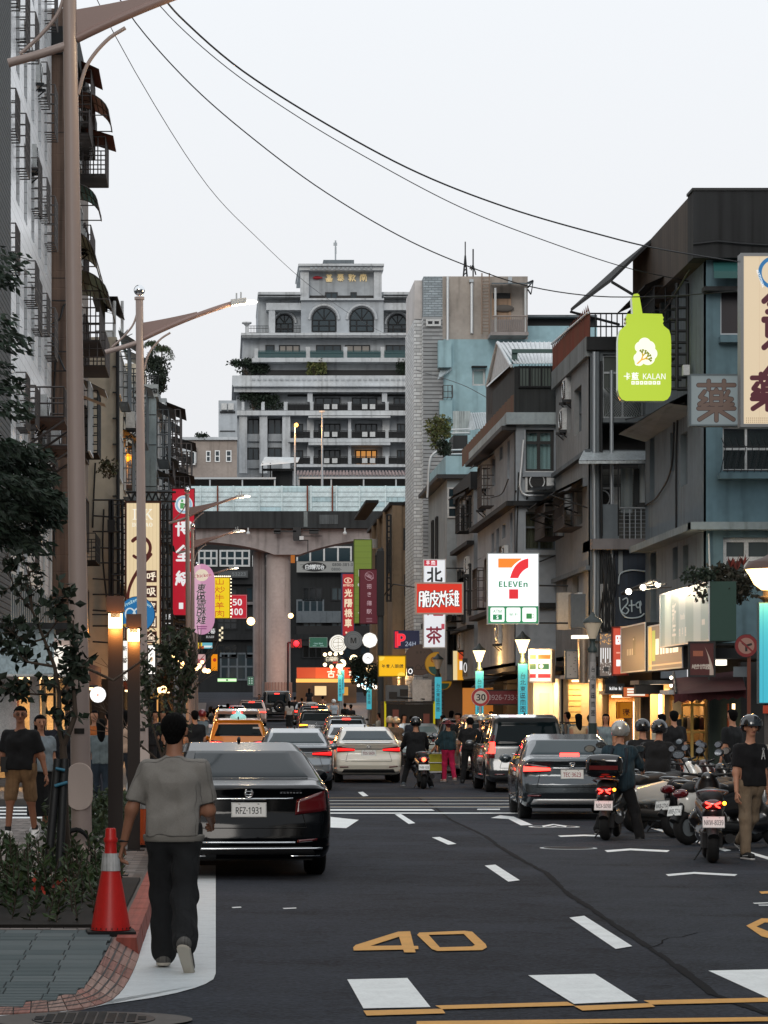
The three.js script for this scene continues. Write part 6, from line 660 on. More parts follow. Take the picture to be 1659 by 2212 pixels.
side('shop_sign','long pale green restaurant sign standing out below the blue building',10.0,57,63.4,hY(1392,60),hY(1270,60),fill('#9fb5ae',(x,w,h)=>{x.fillStyle='#c2d0c8';for(const q of[.1,.4,.7])x.fillRect(w*q,0,w*.14,h);ch(x,'新',w*.3,h*.4,h*.4,'#f6efe0',.12,{sx:1.1});ch(x,'年',w*.3,h*.75,h*.4,'#f6efe0',.12,{sx:1.1});txt(x,'Noodle',w*.48,h*.5,h*.14,'#f6efe0');row(x,'商早圈',w*.42,h*.78,h*.16,w*.06,'#f6efe0',.12);x.fillStyle='#e8e2d2';x.fillRect(w*.86,h*.62,w*.06,h*.1);}),{ei:.38,side:mat('#173a30',{rough:.5}),t:.55});
side('shop_sign','warm lit shop sign with white lettering just under the pale green sign',10.25,61.8,66.8,hY(1446,64),hY(1345,64),fill('#6d5f52',(x,w,h)=>{x.fillStyle='#e0b050';x.fillRect(0,0,w*.1,h);x.fillStyle='#a8b040';x.fillRect(w*.11,h*.1,w*.1,h*.7);x.fillStyle='#fff4dc';for(const[a,b2]of[[.22,.1],[.36,.06],[.44,.05],[.52,.09],[.64,.06],[.72,.16]])x.fillRect(w*a,h*(.3+.1*(a % .1)),w*b2,h*.36);x.fillStyle='#c8a880';x.fillRect(0,h*.88,w,h*.04);}),{ei:.85,side:M.dark});
side('shop_sign','plain dark grey fascia with a small dark emblem between red and lit signs',10.2,66.9,71.0,hY(1452,69),hY(1350,69),fill('#4a4a4c',(x,w,h)=>{x.fillStyle='#17181a';x.fillRect(w*.5,h*.25,w*.1,h*.4);x.fillStyle='#c8c8c4';for(let i=0;i<4;i++)x.fillRect(w*(.25+i*.07),h*.5,w*.03,h*.14);x.fillRect(w*.5,h*.28,w*.04,h*.04);}),{ei:0});
sign('shop_sign','red lit upright sign with white blocks beside the dark grey fascia','sign',1322,1354,1356,1459,71.4,fill('#c2442c',(x,w,h)=>{ch(x,'區',w*.5,h*.26,w*.62,'#fff',.16);x.fillStyle='#e8a890';x.fillRect(w*.25,h*.52,w*.5,h*.03);x.fillStyle='#fff';x.fillRect(w*.25,h*.68,w*.5,h*.14);}),{ei:.8,frame:mat('#8a3020'),res:192,ry:-.25});
sign('shop_sign','bulb studded glittering sign between the unlit lamp post and the red sign','sign',1293,1366,1323,1463,72,fill('#6d6058',(x,w,h)=>{for(let i=0;i<90;i++){x.fillStyle=i<45?'#ffb860':'#d8d4cc';x.fillRect(rnd()*w,i<45?rnd()*h*.24:h*(.65+rnd()*.33),3,4);}x.fillStyle='#fff';for(let i=0;i<5;i++)x.fillRect(w*(.1+i*.18),h*.34,w*.08,h*(.12+.22*(i % 2?.6:1)));x.fillStyle='#222';x.fillRect(w*.35,h*.78,w*.4,h*.1);}),{ei:.7,res:192,ry:-.2});
{const g=thing('shop_sign','silver curved sheet sign behind the unlit lamp post','sign',P(1261,1475,72.5));const c=new THREE.CylinderGeometry(.16,.13,1.18,16,1,false);c.translate(X(1261,72.5),(Y(1475,72.5)+Y(1378,72.5)) / 2,-72.5);new B().add(c).to('sheet',mat('#b8a898',{metal:.7,rough:.3,map:T.fine,s:.6}),g);new B().px(1238,1372,1276,1379,72.2,.4).to('lamp_bar',glow('#fff2dc',2),g);}
sign('shop_sign','small white convenience store box sign with orange green and red stripes','sign',1142,1402,1192,1474,74.2,fill('#eef0ee',(x,w,h)=>{x.fillStyle='#e07028';x.fillRect(0,h*.16,w,h*.13);x.fillStyle='#1f6a48';x.fillRect(0,h*.44,w*.9,h*.17);x.fillStyle='#c8323a';x.fillRect(0,h*.76,w,h*.12);x.fillStyle='#eef0ee';x.fillRect(w*.3,0,w*.1,h);x.beginPath();x.arc(w*.55,h*.52,w*.1,0,7);x.fill();}),{ei:.8,frame:M.wpl,side:mat('#d8c4b0'),t:.9,res:160,ry:-.22});
sign('wall_box','pale perforated box between the striped store sign and the silver sign','sign',1221,1404,1250,1467,73.5,fill('#a5a09a',(x,w,h)=>{x.fillStyle='#3a3a3a';for(let i=0;i<9;i++)x.fillRect(w*(.2+.6*rnd()),h*(.05+i*.1),w*.1,h*.02);}),{ei:0,frame:M.greyd,res:96});
sign('shop_sign','black hanging sign with small white lettering under the bulb studded sign','sign',1308,1477,1349,1497,71,fill('#0c0c0d',(x,w,h)=>txt(x,'kilo ki',w*.55,h*.52,h*.5,'#fff')),{ei:.8,res:128,fw:.01});
sign('shop_sign','orange text board under the black hanging sign','sign',1346,1484,1402,1506,70.4,fill('#b85a2a',(x,w,h)=>{x.fillStyle='#fff3e0';x.fillRect(w*.15,h*.12,w*.32,h*.2);x.fillRect(w*.15,h*.4,w*.32,h*.2);x.fillRect(w*.15,h*.7,w*.7,h*.18);}),{ei:.8,res:128,fw:.01});
sign('hanging_board','plain black board hanging in front of the orange text board','sign',1372,1479,1433,1499,67,fill('#141313'),{ei:0,res:16,fw:.01});
sign('shop_banner','maroon banner with pale characters and a white sweep at the awning corner','sign',1487,1386,1545,1462,57,fill('#5a1f1c',(x,w,h)=>{x.fillStyle='#d8c0b0';x.beginPath();x.moveTo(w*.6,h*.1);x.quadraticCurveTo(w*.85,h*.5,w*.8,h);x.lineTo(w,h);x.lineTo(w,h*.95);x.quadraticCurveTo(w*.9,h*.5,w*.6,h*.1);x.fill();row(x,'絕對商圈',w*.2,h*.72,w*.2,w*.19,'#e8dccc',.12);x.fillStyle='#b8684a';x.fillRect(w*.15,h*.25,w*.4,h*.16);}),{ei:.18,res:192,t:.06,frame:M.blk});
sign('shop_poster','orange poster with one dark character on the lit shop wall','poster',1331,1516,1366,1552,76.6,fill('#e08a1c',(x,w,h)=>{ch(x,'寢',w*.62,h*.62,w*.45,'#4a1a10',.09);x.fillStyle='#c87018';x.fillRect(w*.1,0,w*.15,h);}),{ei:.35,res:128,t:.03,fw:.01});
sign('phone_banner','dark red banner with white phone number behind the speed sign','banner',1046,1490,1122,1523,86,fill('#8a1a2c',(x,w,h)=>{txt(x,'0926-733-3',w*.56,h*.5,h*.5,'#e8d8dc',{w:'',sx:.85});x.fillStyle='#e8d8dc';x.fillRect(w*.04,h*.3,w*.06,3);x.fillRect(w*.04,h*.6,w*.06,3);}),{ei:.08,res:256,t:.04});
{const g=sign('speed_limit_sign','round speed limit 30 road sign above the car roofs','road sign',1018,1486,1058,1526,84,fill('#b8323a',(x,w,h)=>{x.fillStyle='#d9d2c8';x.beginPath();x.arc(w / 2,h / 2,w*.36,0,7);x.fill();txt(x,'30',w*.52,h*.52,h*.5,'#1a1a1a');}),{shape:'disc',ei:0,side:M.alu,t:.02,res:128});new B().bar(V(0,-2.3,-.06),V(0,g.h,-.06),.04,8).to('post',M.alu,g);}
{const g=sign('no_turn_sign','round red no left turn road sign on a rusty post beside the teal banner','road sign',1587,1370,1637,1420,50,fill('#7a1e20',(x,w,h)=>{x.fillStyle='#9a7468';x.beginPath();x.arc(w / 2,h / 2,w*.36,0,7);x.fill();x.strokeStyle='#1c1414';x.lineWidth=w*.1;x.beginPath();x.moveTo(w*.5,h*.75);x.lineTo(w*.5,h*.5);x.lineTo(w*.75,h*.42);x.stroke();x.beginPath();x.moveTo(w*.5,h*.5);x.lineTo(w*.32,h*.36);x.stroke();x.strokeStyle='#7a1e20';x.lineWidth=w*.08;x.beginPath();x.moveTo(w*.22,h*.25);x.lineTo(w*.8,h*.78);x.stroke();}),{shape:'disc',ei:0,side:M.iron,t:.02,res:128});new B().bar(V(.06,-2.9,-.06),V(.06,g.h,-.06),.035,8).to('post',M.rust,g);}
{ 
const o=thing('tower_lettering','gilt characters and red emblem on the crown of the tower block','lettering',P(690,610,330.2)),d=330.1;[...'基泰敦南'].forEach((c,i)=>{const b=new B(),cx=711+i*24.6,s=18;for(const st of glyphStrokes(c))for(let k=0;k<st.length-1;k++)b.bar(P(cx+(st[k][0]-50) / 100*s,600+(st[k][1]-50) / 100*s,330.85),P(cx+(st[k+1][0]-50) / 100*s,600+(st[k+1][1]-50) / 100*s,330.85),.075,4);b.to('character',mat('#f0dcae',{rough:.4,emis:'#c8b080',ei:.25}),o);});
const e=new B();e.sph(P(685,600,330.8),.5,10,6,V(1,1,1));e.g[0].translate(-X(685,330.8),-Y(600,330.8),330.8).scale(1,.45,.3).translate(X(685,330.8),Y(600,330.8),-330.8);e.box(X(676,330.8),Y(602,330.8),-330.8,X(696,330.8),Y(599,330.8),-330.5);e.to('emblem',mat('#a83038'),o);
}
// ---------------------------------------------------------------- lit shop interiors along the right pavement
function shop(label,x0,y0,x1,y1,d,dep,wall,L,goods){
L='#'+new THREE.Color(L).lerp(new THREE.Color('#fff6ea'),.4).getHexString();const s=thing('lit_shop',label,'shop',P((x0+x1) / 2,y1,d)),f=frontFace(d),a=X(x0,d),b=X(x1,d),v0=.13,v1=Y(y0,d);
new B().fb(f,a,b,v0,v1,-dep,-dep+.05).to('back_wall',wall,s);new B().fb(f,b-.05,b,v0,v1,-dep+.05,0).to('side_wall',wall,s);new B().fb(f,a,a+.05,v0,v1,-dep+.05,-.4).to('side_wall',wall,s);new B().fb(f,a-.1,b+.1,v1,v1+.1,-dep,.15).to('ceiling',M.wpl,s);
new B().fb(f,a+.2,b-.2,v1-.08,v1-.03,-dep*.7,-dep*.3).to('ceiling_light',glow(L,4),s);lightAt('rect',V((a+b) / 2,v1-.1,-d-dep*.5),L,20,{w:b-a-.3,h:dep*.5,at:V((a+b) / 2,0,-d-dep*.5+.001)});
goods&&goods(s,f,a,b,v0,v1,dep);return s;
}
shop('cream lit clothes shop with posters behind the walking woman',1152,1466,1212,1640,82.6,1.6,mat('#ead9bc',{rough:.9}),'#ffdca6',(s,f,a,b,v0,v1,dep)=>{for(const[u0,u1,h0,h1]of[[.1,.2,1.9,2.7],[.45,.8,1.5,2.4],[.1,.5,.6,1.4]])new B().fb(f,lerp(a,b,u0),lerp(a,b,u1),h0,h1,-dep+.05,-dep+.08).to('poster',mat('#d8c4a4'),s);for(let i=0;i<7;i++)new B().fb(f,a+.1+i*.12,a+.17+i*.12,.6,1.5,-.8,-.4).to('hanging_garment',pick([M.cloth,mat('#b8a890'),mat('#7d6a58')]),s);});
shop('amber lit shop with shutters beside the orange poster',1228,1466,1306,1640,79,1.2,mat('#cbb48c',{rough:.9}),'#ffc878',(s,f,a,b,v0,v1,dep)=>{for(let i=0;i<14;i++)new B().fb(f,a+.12,a+.5,.4+i*.16,.53+i*.16,-dep+.05,-dep+.1).to('shutter_slat',mat('#d2b878'),s);});
shop('orange lit shop interior behind the poster character',1316,1500,1385,1640,77,1.4,mat('#c9a066',{rough:.9}),'#ffbe6a',(s,f,a,b,v0,v1,dep)=>{new B().fb(f,lerp(a,b,.55),lerp(a,b,.8),v0,v1-.3,-.6,-.5).to('dark_door',M.wood,s);new B().fb(f,lerp(a,b,.82),lerp(a,b,.86),v0,v1-.2,-.4,-.36).to('light_column',glow('#fff0d0',4),s);});
shop('bright lit doorway with a strip of glowing lamps left of the bag shop',1386,1478,1452,1650,71,1.3,mat('#e0c08a',{rough:.9}),'#ffd79c',(s,f,a,b,v0,v1,dep)=>{new B().fb(f,lerp(a,b,.62),lerp(a,b,.72),v0+.3,v1-.1,-.3,-.26).to('light_column',glow('#fff4de',5),s);for(let i=0;i<12;i++)new B().sph(f.pt(lerp(a,b,.97),.5+i*.2,0),.045,8,6).to('bulb',glow('#fff0d0',5),s);new B().fb(f,a,lerp(a,b,.3),v0,v1,-.2,-.1).to('dark_door',M.wood,s);});
shop('bag shop with yellow shelf frame and dark bags under the maroon awning',1452,1500,1532,1660,62,1.1,mat('#7d6238',{rough:.9}),'#ffc46e',(s,f,a,b,v0,v1,dep)=>{const w=b-a,g=mat('#d8b468',{rough:.7});for(const u of[.3,.58,.95])new B().fb(f,a+w*u-.03,a+w*u+.03,v0,v1,-.25,-.2).to('shelf_post',g,s);for(const h of[.75,1.35,1.95])new B().fb(f,a+w*.3,b-.03,h,h+.05,-.5,-.18).to('shelf_board',g,s);for(let i=0;i<11;i++){const u=a+w*(.34+.055*i),h=[.8,1.4,2.0][i % 3];const c=new B();const bb=new THREE.SphereGeometry(.14,10,8);bb.scale(.9,1.05,.6);bb.translate(u,h+.16,-62+.35-.75);c.add(bb);c.add(new THREE.TorusGeometry(.07,.012,5,12,Math.PI).translate(u,h+.27,-62.4));c.to('bag',pick([M.blk,M.dark,mat('#4a2a2a'),mat('#b8a488'),mat('#3a3a44')]),s);}for(let i=0;i<10;i++){const v=new B();v.sph(V(b+.02,.4+i*.22,-61.9),.06,6,5);v.to('green_trim',mat('#8fd23a',{emis:'#4a8a10',ei:.5}),s);}for(let i=0;i<5;i++)new B().fb(f,a+.03,a+.22,.5+i*.42,.82+i*.42,-.15,-.05).to('hanging_garment',pick([mat('#c9a878'),M.dark]),s);});
{const o=thing('shop_awning','maroon fabric awning with scalloped edge over the bag shop','awning',V(X(1535,60),3,-60)),g=new B(),q=(a,b2,d)=>P(a,b2,d),N=16;g.quad(q(1456,1500,58.5),q(1612,1490,58),q(1600,1448,61),q(1452,1466,62));for(let i=0;i<N;i++){const t0=i / N,t1=(i+1) / N,a=q(lerp(1456,1612,t0),lerp(1500,1490,t0),58.45),c=q(lerp(1456,1612,t1),lerp(1500,1490,t1),58.4);g.quad(a,c,c.clone().add(V(0,-.14-.05*(i % 2),0)),a.clone().add(V(0,-.19+.05*(i % 2),0)));}g.to('canopy',mat('#4a1a1f',{rough:.9,map:T.fine,s:1}),o);const b=new B();for(const p of[1460,1535,1608])b.bar(q(p,1497,58.5),q(p-5,1452,61.5),.03);b.to('arm',M.iron,o);}
{const o=thing('green_wall_shop','dark green shopfront with a lit glass door right of the bag shop','shop',V(X(1570,60),.13,-60));new B().px(1532,1500,1600,1700,61,.2).to('wall',mat('#2c3a32',{map:T.stain,s:2}),o);new B().px(1600,1430,1760,1700,61.5,.3).to('wall',M.blk,o);new B().px(1583,1520,1588,1640,60.6,.1).to('light_column',glow('#ffd9a0',3),o);new B().px(1572,1520,1575,1650,60.7,.1).to('door_frame',mat('#7d3a22'),o);new B().px(1540,1400,1740,1422,58.5,1.6).to('canopy_slab',M.dark,o);new B().px(1500,1375,1580,1384,59.5,1).to('light_box',glow('#e8f4ec',.5),o);new B().px(1542,1425,1570,1437,59,.3).to('strip_light',glow('#fff6e4',2.2),o);new B().px(1586,1440,1620,1462,50.5,.1).to('plate',M.greyd,o);}
{ 
const o=thing('sign_lamps','black arm with three spot lamps reaching over the pale green sign','lamp',P(1400,1280,62));const g=new B();g.bar(P(1345,1282,64),P(1412,1254,62),.05,6).bar(P(1412,1254,62),P(1425,1258,61),.03).bar(P(1390,1265,63),P(1440,1262,60),.015).bar(P(1370,1275,63),P(1450,1268,60),.015);g.to('arm',M.blk,o);for(const[a,b2]of[[1358,1278],[1389,1269],[1421,1262]]){new B().sph(P(a,b2,62.5),.07,8,6).to('bulb',glow('#fff4e0',6),o);lightAt('point',P(a,b2+6,62.3),'#ffe6c0',3,{r:4});}
}
{ 
const o=thing('market_stall','low stall roofs of dark tarpaulin under the grey buildings','stall',P(1090,1500,92));const g=new B();for(const[a,b2,c,e,d]of[[1018,1470,1075,1462,92],[1060,1462,1130,1452,90],[1080,1450,1110,1440,91]])g.quad(P(a,b2+14,d),P(c,e+12,d),P(c+6,e,d+4),P(a+20,b2,d+4)).px(a,b2+14,c,b2+16,d,.1);g.to('tarpaulin',mat('#2a3138',{rough:.7}),o);new B().px(1000,1486,1122,1560,97,.2).to('lit_wall',mat('#a8763e',{emis:'#c87a2a',ei:.35}),o);new B().px(1050,1494,1076,1502,95,.1).to('tube_light',glow('#fff0d8',3),o);lightAt('point',P(1060,1500,93),'#ffc080',14,{r:12});
const c=thing('shop_sign','orange and yellow lit upright sign with a face print beside the taupe sign','sign',P(1000,1470,100));new B().px(978,1405,1003,1470,100,.3).to('casing',M.dark,c);const q=KB();q.add(faceQuad(X(1002,99.9)-X(979,99.9),Y(1406,99.9)-Y(1469,99.9)).translate(X(990.5,99.9),Y(1437.5,99.9),-99.95));q.to('panel',signMat(canvasTex(64,160,fill('#e8a01c',(x,w,h)=>{x.fillStyle='#f0d8a0';x.fillRect(0,0,w*.4,h);x.fillStyle='#c84a28';x.fillRect(w*.5,0,w*.5,h*.3);x.fillStyle='#fff';x.fillRect(w*.6,h*.35,w*.3,h*.3);})),.7),c);
}
for(const[a,b2,c,e,d,k,lab]of[[1000,1422,1010,1462,96,'#0c0c0c','black sign with a white ring symbol beside the orange upright sign'],[880,1440,893,1460,108,'#141414','tiny black sign with white strokes by the optician sign']])sign('shop_sign',lab,'sign',a,b2,c,e,d,fill(k,(x,w,h)=>{x.strokeStyle='#f4f4f4';x.lineWidth=w*.16;x.beginPath();x.ellipse(w / 2,h / 2,w*.3,h*.25,0,0,7);x.stroke();}),{ei:.9,res:64,fw:0});

for(const[x0,x1,y0,y1,X0,d0,lab]of[[0,0,1500,0,-4.6,84,'amber lit shopfront behind the big lamp pole'],[0,0,1500,0,-3.7,99.5,'warm lit shopfront under the cream building'],[0,0,1500,0,-2.9,121,'warm lit shopfront under the meander frieze building']]){const s=thing('lit_shop',lab,'shop',V(X0,.12,-d0-3));const f=leftFace(X0+.05),y=ground(d0)+.12;new B().fb(f,d0,d0+9,y+.1,y+2.5,0,.06).to('lit_window',mat('#6a4a2a',{emis:'#ffb868',ei:.75,rough:.3}),s);for(let i=0;i<7;i++)new B().fb(f,d0+i*1.5-.08,d0+i*1.5+.08,y,y+2.6,.062,.16).to('mullion',M.dark,s);new B().fb(f,d0,d0+9,y+2.5,y+3.2,0,.5).to('fascia',pick([mat('#5a2a20'),mat('#2a3a40'),M.dark]),s);new B().fb(f,d0+.5,d0+8.5,y+2.44,y+2.49,.1,.4).to('strip_light',glow('#ffd9a4',3),s);lightAt('rect',f.pt(d0+4.5,y+2.4,.9),'#ffbe78',10,{w:8,h:.8,at:f.pt(d0+4.5,y,1.2)});}
for(const[px,py,d,I,lab]of[[462,1480,150,14,1],[300,1500,95,10,2]])lightAt('point',P(px,py,d),'#ffb066',I,{r:10});
// ---------------------------------------------------------------- street lamps, posts, cones, wires
function roadLamp(label,d,xb,yArm,s,lean=0){ 
const base=V(X(xb,d),(d>43&&d<54)?0:ground(d)+walkH,-d),g=thing('street_lamp',label,'street lamp',base,'road lamps along the left kerb');g.local=true;
const h=Y(yArm,d)-base.y,tilt=(t)=>V(lean*t,0,0),at=(x,y)=>V(x+lean*y,y,0),m=M.pole;
new B().bar(at(0,0),at(0,h+.75),.105,18,.068).to('pole',m,g);
const arm=new B(),A=[];for(let i=0;i<=10;i++){const t=i / 10;A.push(at(.06+1.62*t,h+.05+.8*t-.16*t*t));}arm.tube(A,.045,8,20);{const s2=new THREE.Shape();const top=i=>{const t=i / 10;return A[i].y+.27*(1-t)*(1-t)+.02;};s2.moveTo(A[0].x,A[0].y);for(let i=1;i<=6;i++)s2.lineTo(A[i].x,A[i].y);for(let i=6;i>=0;i--)s2.lineTo(A[i].x,top(i));const e=new THREE.ExtrudeGeometry(s2,{depth:.03,bevelEnabled:false});e.translate(0,0,-.015);arm.add(e);}arm.to('arm',mat('#8f766f',{rough:.45}),g);
const st=new B();st.tube([at(-.05,h-.02),at(-.3,h-.1),at(-.62,h-.19)],.045,8,10);st.to('stub_arm',m,g);
const br=new B();br.tube([at(-.03,h+.55),at(-.12,h+.3),at(-.3,h+.08),at(-.5,h-.1)],.02,6,14);br.to('brace',m,g);const b2=new B();b2.tube([at(.07,h-.5),at(.17,h-.2),at(.38,h+.05),at(.55,h+.16)],.02,6,14);b2.to('brace',m,g);
new B().sph(at(0,h+.92),.1,18,12).to('finial_ball',M.chrome,g);new B().bar(at(0,h+.75),at(0,h+.8),.09,14).to('collar',m,g);
const e=A[10];new B().cbox(e.clone().add(V(.1,.02,0)),.28,.1,.2,0,0,.12).bar(e.clone().add(V(.06,.08,0)),e.clone().add(V(.06,.18,0)),.015).bar(e.clone().add(V(.14,.08,0)),e.clone().add(V(.14,.2,0)),.015).to('lamp_head',M.wpl,g);
const lens=new B();lens.sph(V(0,0,0),.09,12,8);lens.g[0].scale(1.6,.42,.8).translate(e.x+.3,e.y+.02,0);lens.to('lens',glow('#fff2dc',4),g);
if(d<60){new B().add(capsulePlate(.125,.46).translate(lean*.95-.01,.95,.075)).to('access_hatch',mat('#c4b2a8',{rough:.55}),g);new B().add(capsulePlate(.06,.2).translate(lean*.3-.02,.27,.1)).to('access_hatch',mat('#c4b2a8',{rough:.55}),g);const q=new B();q.add(new THREE.CylinderGeometry(.105,.105,.055,12,1,true,-.55,1.0).translate(lean*1.5,1.5,0));q.to('number_plate',mat('#1a1712',{rough:.4}),g);}
lightAt('point',V(base.x+e.x+.32,base.y+e.y-.15,-d),'#ffe2b8',d<60?10:8,{r:8});
return g;
}
function capsulePlate(r,h){const s=new THREE.Shape(),k=h / 2-r;s.absarc(0,k,r,0,Math.PI,false);s.absarc(0,-k,r,Math.PI,2*Math.PI,false);return new THREE.ExtrudeGeometry(s,{depth:.03,bevelEnabled:true,bevelSize:.006,bevelThickness:.006,bevelSegments:2,curveSegments:12});}
roadLamp('tall pinkish road lamp pole standing in the planting bed, nearest',27.6,178,95,1,-.0145);
roadLamp('second pinkish road lamp whose chrome ball stands clear against the sky',49.8,310,738,1,-.008);
roadLamp('third road lamp in front of the crimson sign',93,409,1118,1,-.008);roadLamp('fourth road lamp touching the pink rounded sign',112,416,1185,1,0);roadLamp('faint fifth road lamp arm seen right of the pink rounded sign',139,424,1258,1,0);
{const r=thing('cable_ring','black rubber cable loop at the foot of the nearest lamp pole','cable',V(-1.42,.12,-27.4));new B().add(new THREE.TorusGeometry(.2,.02,8,24).scale(.8,1.25,1).translate(-1.44,.4,-27.35)).tube([V(-1.33,.52,-27.35),V(-1.25,.55,-27.35),V(-1.2,.42,-27.35),V(-1.3,.2,-27.35)],.015,6).to('loop',M.rubber,r);}
function brownPost(label,x,d){const base=V(x,walkH,-d),g=thing('lamp_post',label,'lamp post',base,'square brown lamp posts');g.local=true;new B().box(-.075,0,-.075,.075,2.72,.075).to('post',mat('#241b17',{rough:.6}),g);new B().box(-.09,2.72,-.09,.09,2.88,.12).box(-.05,2.66,.0,.05,2.72,.1).to('lamp_housing',mat('#3a2c26',{rough:.5}),g);new B().box(-.07,2.55,.078,.07,2.7,.1).to('lamp',glow('#ffdca0',7),g);new B().box(-.13,0,-.13,.13,.02,.13).to('base_plate',M.iron,g);lightAt('point',V(x,walkH+2.55,-d+.16),'#ffa550',1.9,{r:3});return g;}
brownPost('square brown lamp post with glowing head beside the big lamp pole',X(241.5,27.6),28.6);brownPost('square brown lamp post with glowing head directly left of the walking man',X(288,33.6),33.8);
function cone(label,x,d,h,s=1,clr='#c8201c',y){const g=thing('traffic_cone',label,'traffic cone',V(x,y??walkH,-d),undefined,.1);g.local=true;g.scale.set(s*.86,s*1.06,s*.86);
const prof=[[.175,.04],[.17,.07],[.055,.58],[.052,.66],[.06,.665],[.062,.69],[.05,.7],[.046,.76],[.03,.765]];new B().lathe(prof,V(0,0,0),28).to('body',mat(clr,{rough:.42,map:T.paint,s:.9}),g);new B().box(-.21,0,-.21,.21,.035,.21).to('base',M.rubber,g);new B().lathe([[.084,.46],[.07,.585]].map(p=>[p[0]+.003,p[1]]),V(0,0,0),28).to('reflective_band',mat('#d6d8da',{rough:.4,map:T.dirt,s:.2}),g);const dt=new B();for(let i=0;i<22;i++){const a=i / 22*6.283;dt.box(Math.sin(a)*.177-.004,.048,Math.cos(a)*.177-.004,Math.sin(a)*.177+.004,.06,Math.cos(a)*.177+.004);}dt.to('rim_holes',M.blk,g);return g;}
cone('red traffic cone with silver band on the kerb beside the walking man',X(238,20.9),21.0,.76,1.0);cone('orange traffic cone behind the second brown lamp post',X(308,34),34.6,.76,1.0,'#d8581c');cone('orange cone leaning by the far planting bed',X(283,42),42,.76,1,'#d04a20');
// district lamp posts down the right kerb
const dlT={};
function districtLamp(label,d,x,lit,teal){
const y0=ground(d)+.13,g=thing('street_lamp',label,'street lamp',V(x,y0,-d),'teal bannered lamp posts along the right pavement');g.local=true;
new B().bar(V(0,0,0),V(0,3.0,0),.085,14,.07).to('pole',mat('#9a9794',{map:T.stain,s:1,rough:.6}),g);new B().lathe([[.1,2.98],[.11,3.05],[.06,3.12],[.05,3.22],[.08,3.27]],V(0,0,0),14).to('neck',mat('#22302e',{rough:.5}),g);
const sh=[[.075,3.27],[.11,3.38],[.15,3.5],[.2,3.62]];new B().lathe(sh,V(0,0,0),18).to('shade',lit?glow('#ffd79a',4.2):mat('#d8c8b0',{rough:.4}),g);new B().lathe([[.22,3.62],[.2,3.67],[.08,3.76],[.02,3.84],[.0,3.86]],V(0,0,0),18).to('cap',mat('#2c3432',{rough:.5}),g);
if(teal){new B().box(-.13,1.42,-.03,.13,2.98,.095).to('banner_box',mat('#2a6a78',{rough:.5}),g);const t=dlT.a??=canvasTex(96,560,fill('#3fb6c8',(c,w,h)=>{c.fillStyle='rgba(255,255,255,.12)';c.fillRect(0,0,w*.12,h);col(c,'台北東區商圈',w*.5,h*.2,w*.62,h*.115,'#1c3a44',.08);}));const q=KB();q.add(faceQuad(.25,1.54).translate(0,2.2,.1));q.to('banner',signMat(t,.62),g);}
else{const t=dlT.b??=canvasTex(64,400,fill('#8f8b88',(c,w,h)=>col(c,'台北東區商圈',w*.5,h*.12,w*.6,h*.14,'#1c1c1c',.09)));const q=KB();const cy=new THREE.CylinderGeometry(.087,.087,1.35,14,1,true,-.9,1.8);cy.translate(0,2.1,0);q.add(cy);q.to('lettering',signMat(t,0),g);const st=new B();for(const[a,b,c]of[[1.05,1.45,'#24302e']])st.bar(V(0,a,0),V(0,b,0),.092,14);st.to('dark_band',mat('#24302e'),g);new B().bar(V(0,.4,0),V(0,1.0,0),.09,14).to('sticker_wrap',mat('#7d8a98',{map:T.brick,s:.5}),g);}
if(lit)lightAt('point',V(x,y0+3.2,-d+.25),'#ffc27a',12,{r:6});return g;
}
districtLamp('unlit district lamp post with dark vertical characters in front of the clothes shops',60,8.0,false,false);districtLamp('lit district lamp with teal banner just below the numeral seven sign',74,8.0,true,true);districtLamp('lit district lamp with teal banner left of the numeral seven sign',87,8.05,true,true);districtLamp('unlit district lamp with teal banner below the white tea sign',103,8.0,false,true);districtLamp('far lit district lamp with teal banner behind the optician sign',128,8.9,true,true);districtLamp('far lit district lamp left of the optician sign',122,7.75,true,false);districtLamp('far district lamp with teal banner right of the octagonal sign',140,7.4,true,true);districtLamp('farthest district lamp with teal banner left of the dark tree',165,7.0,true,true);districtLamp('faint district lamp with teal banner at the crossing far away',185,8.0,true,true);
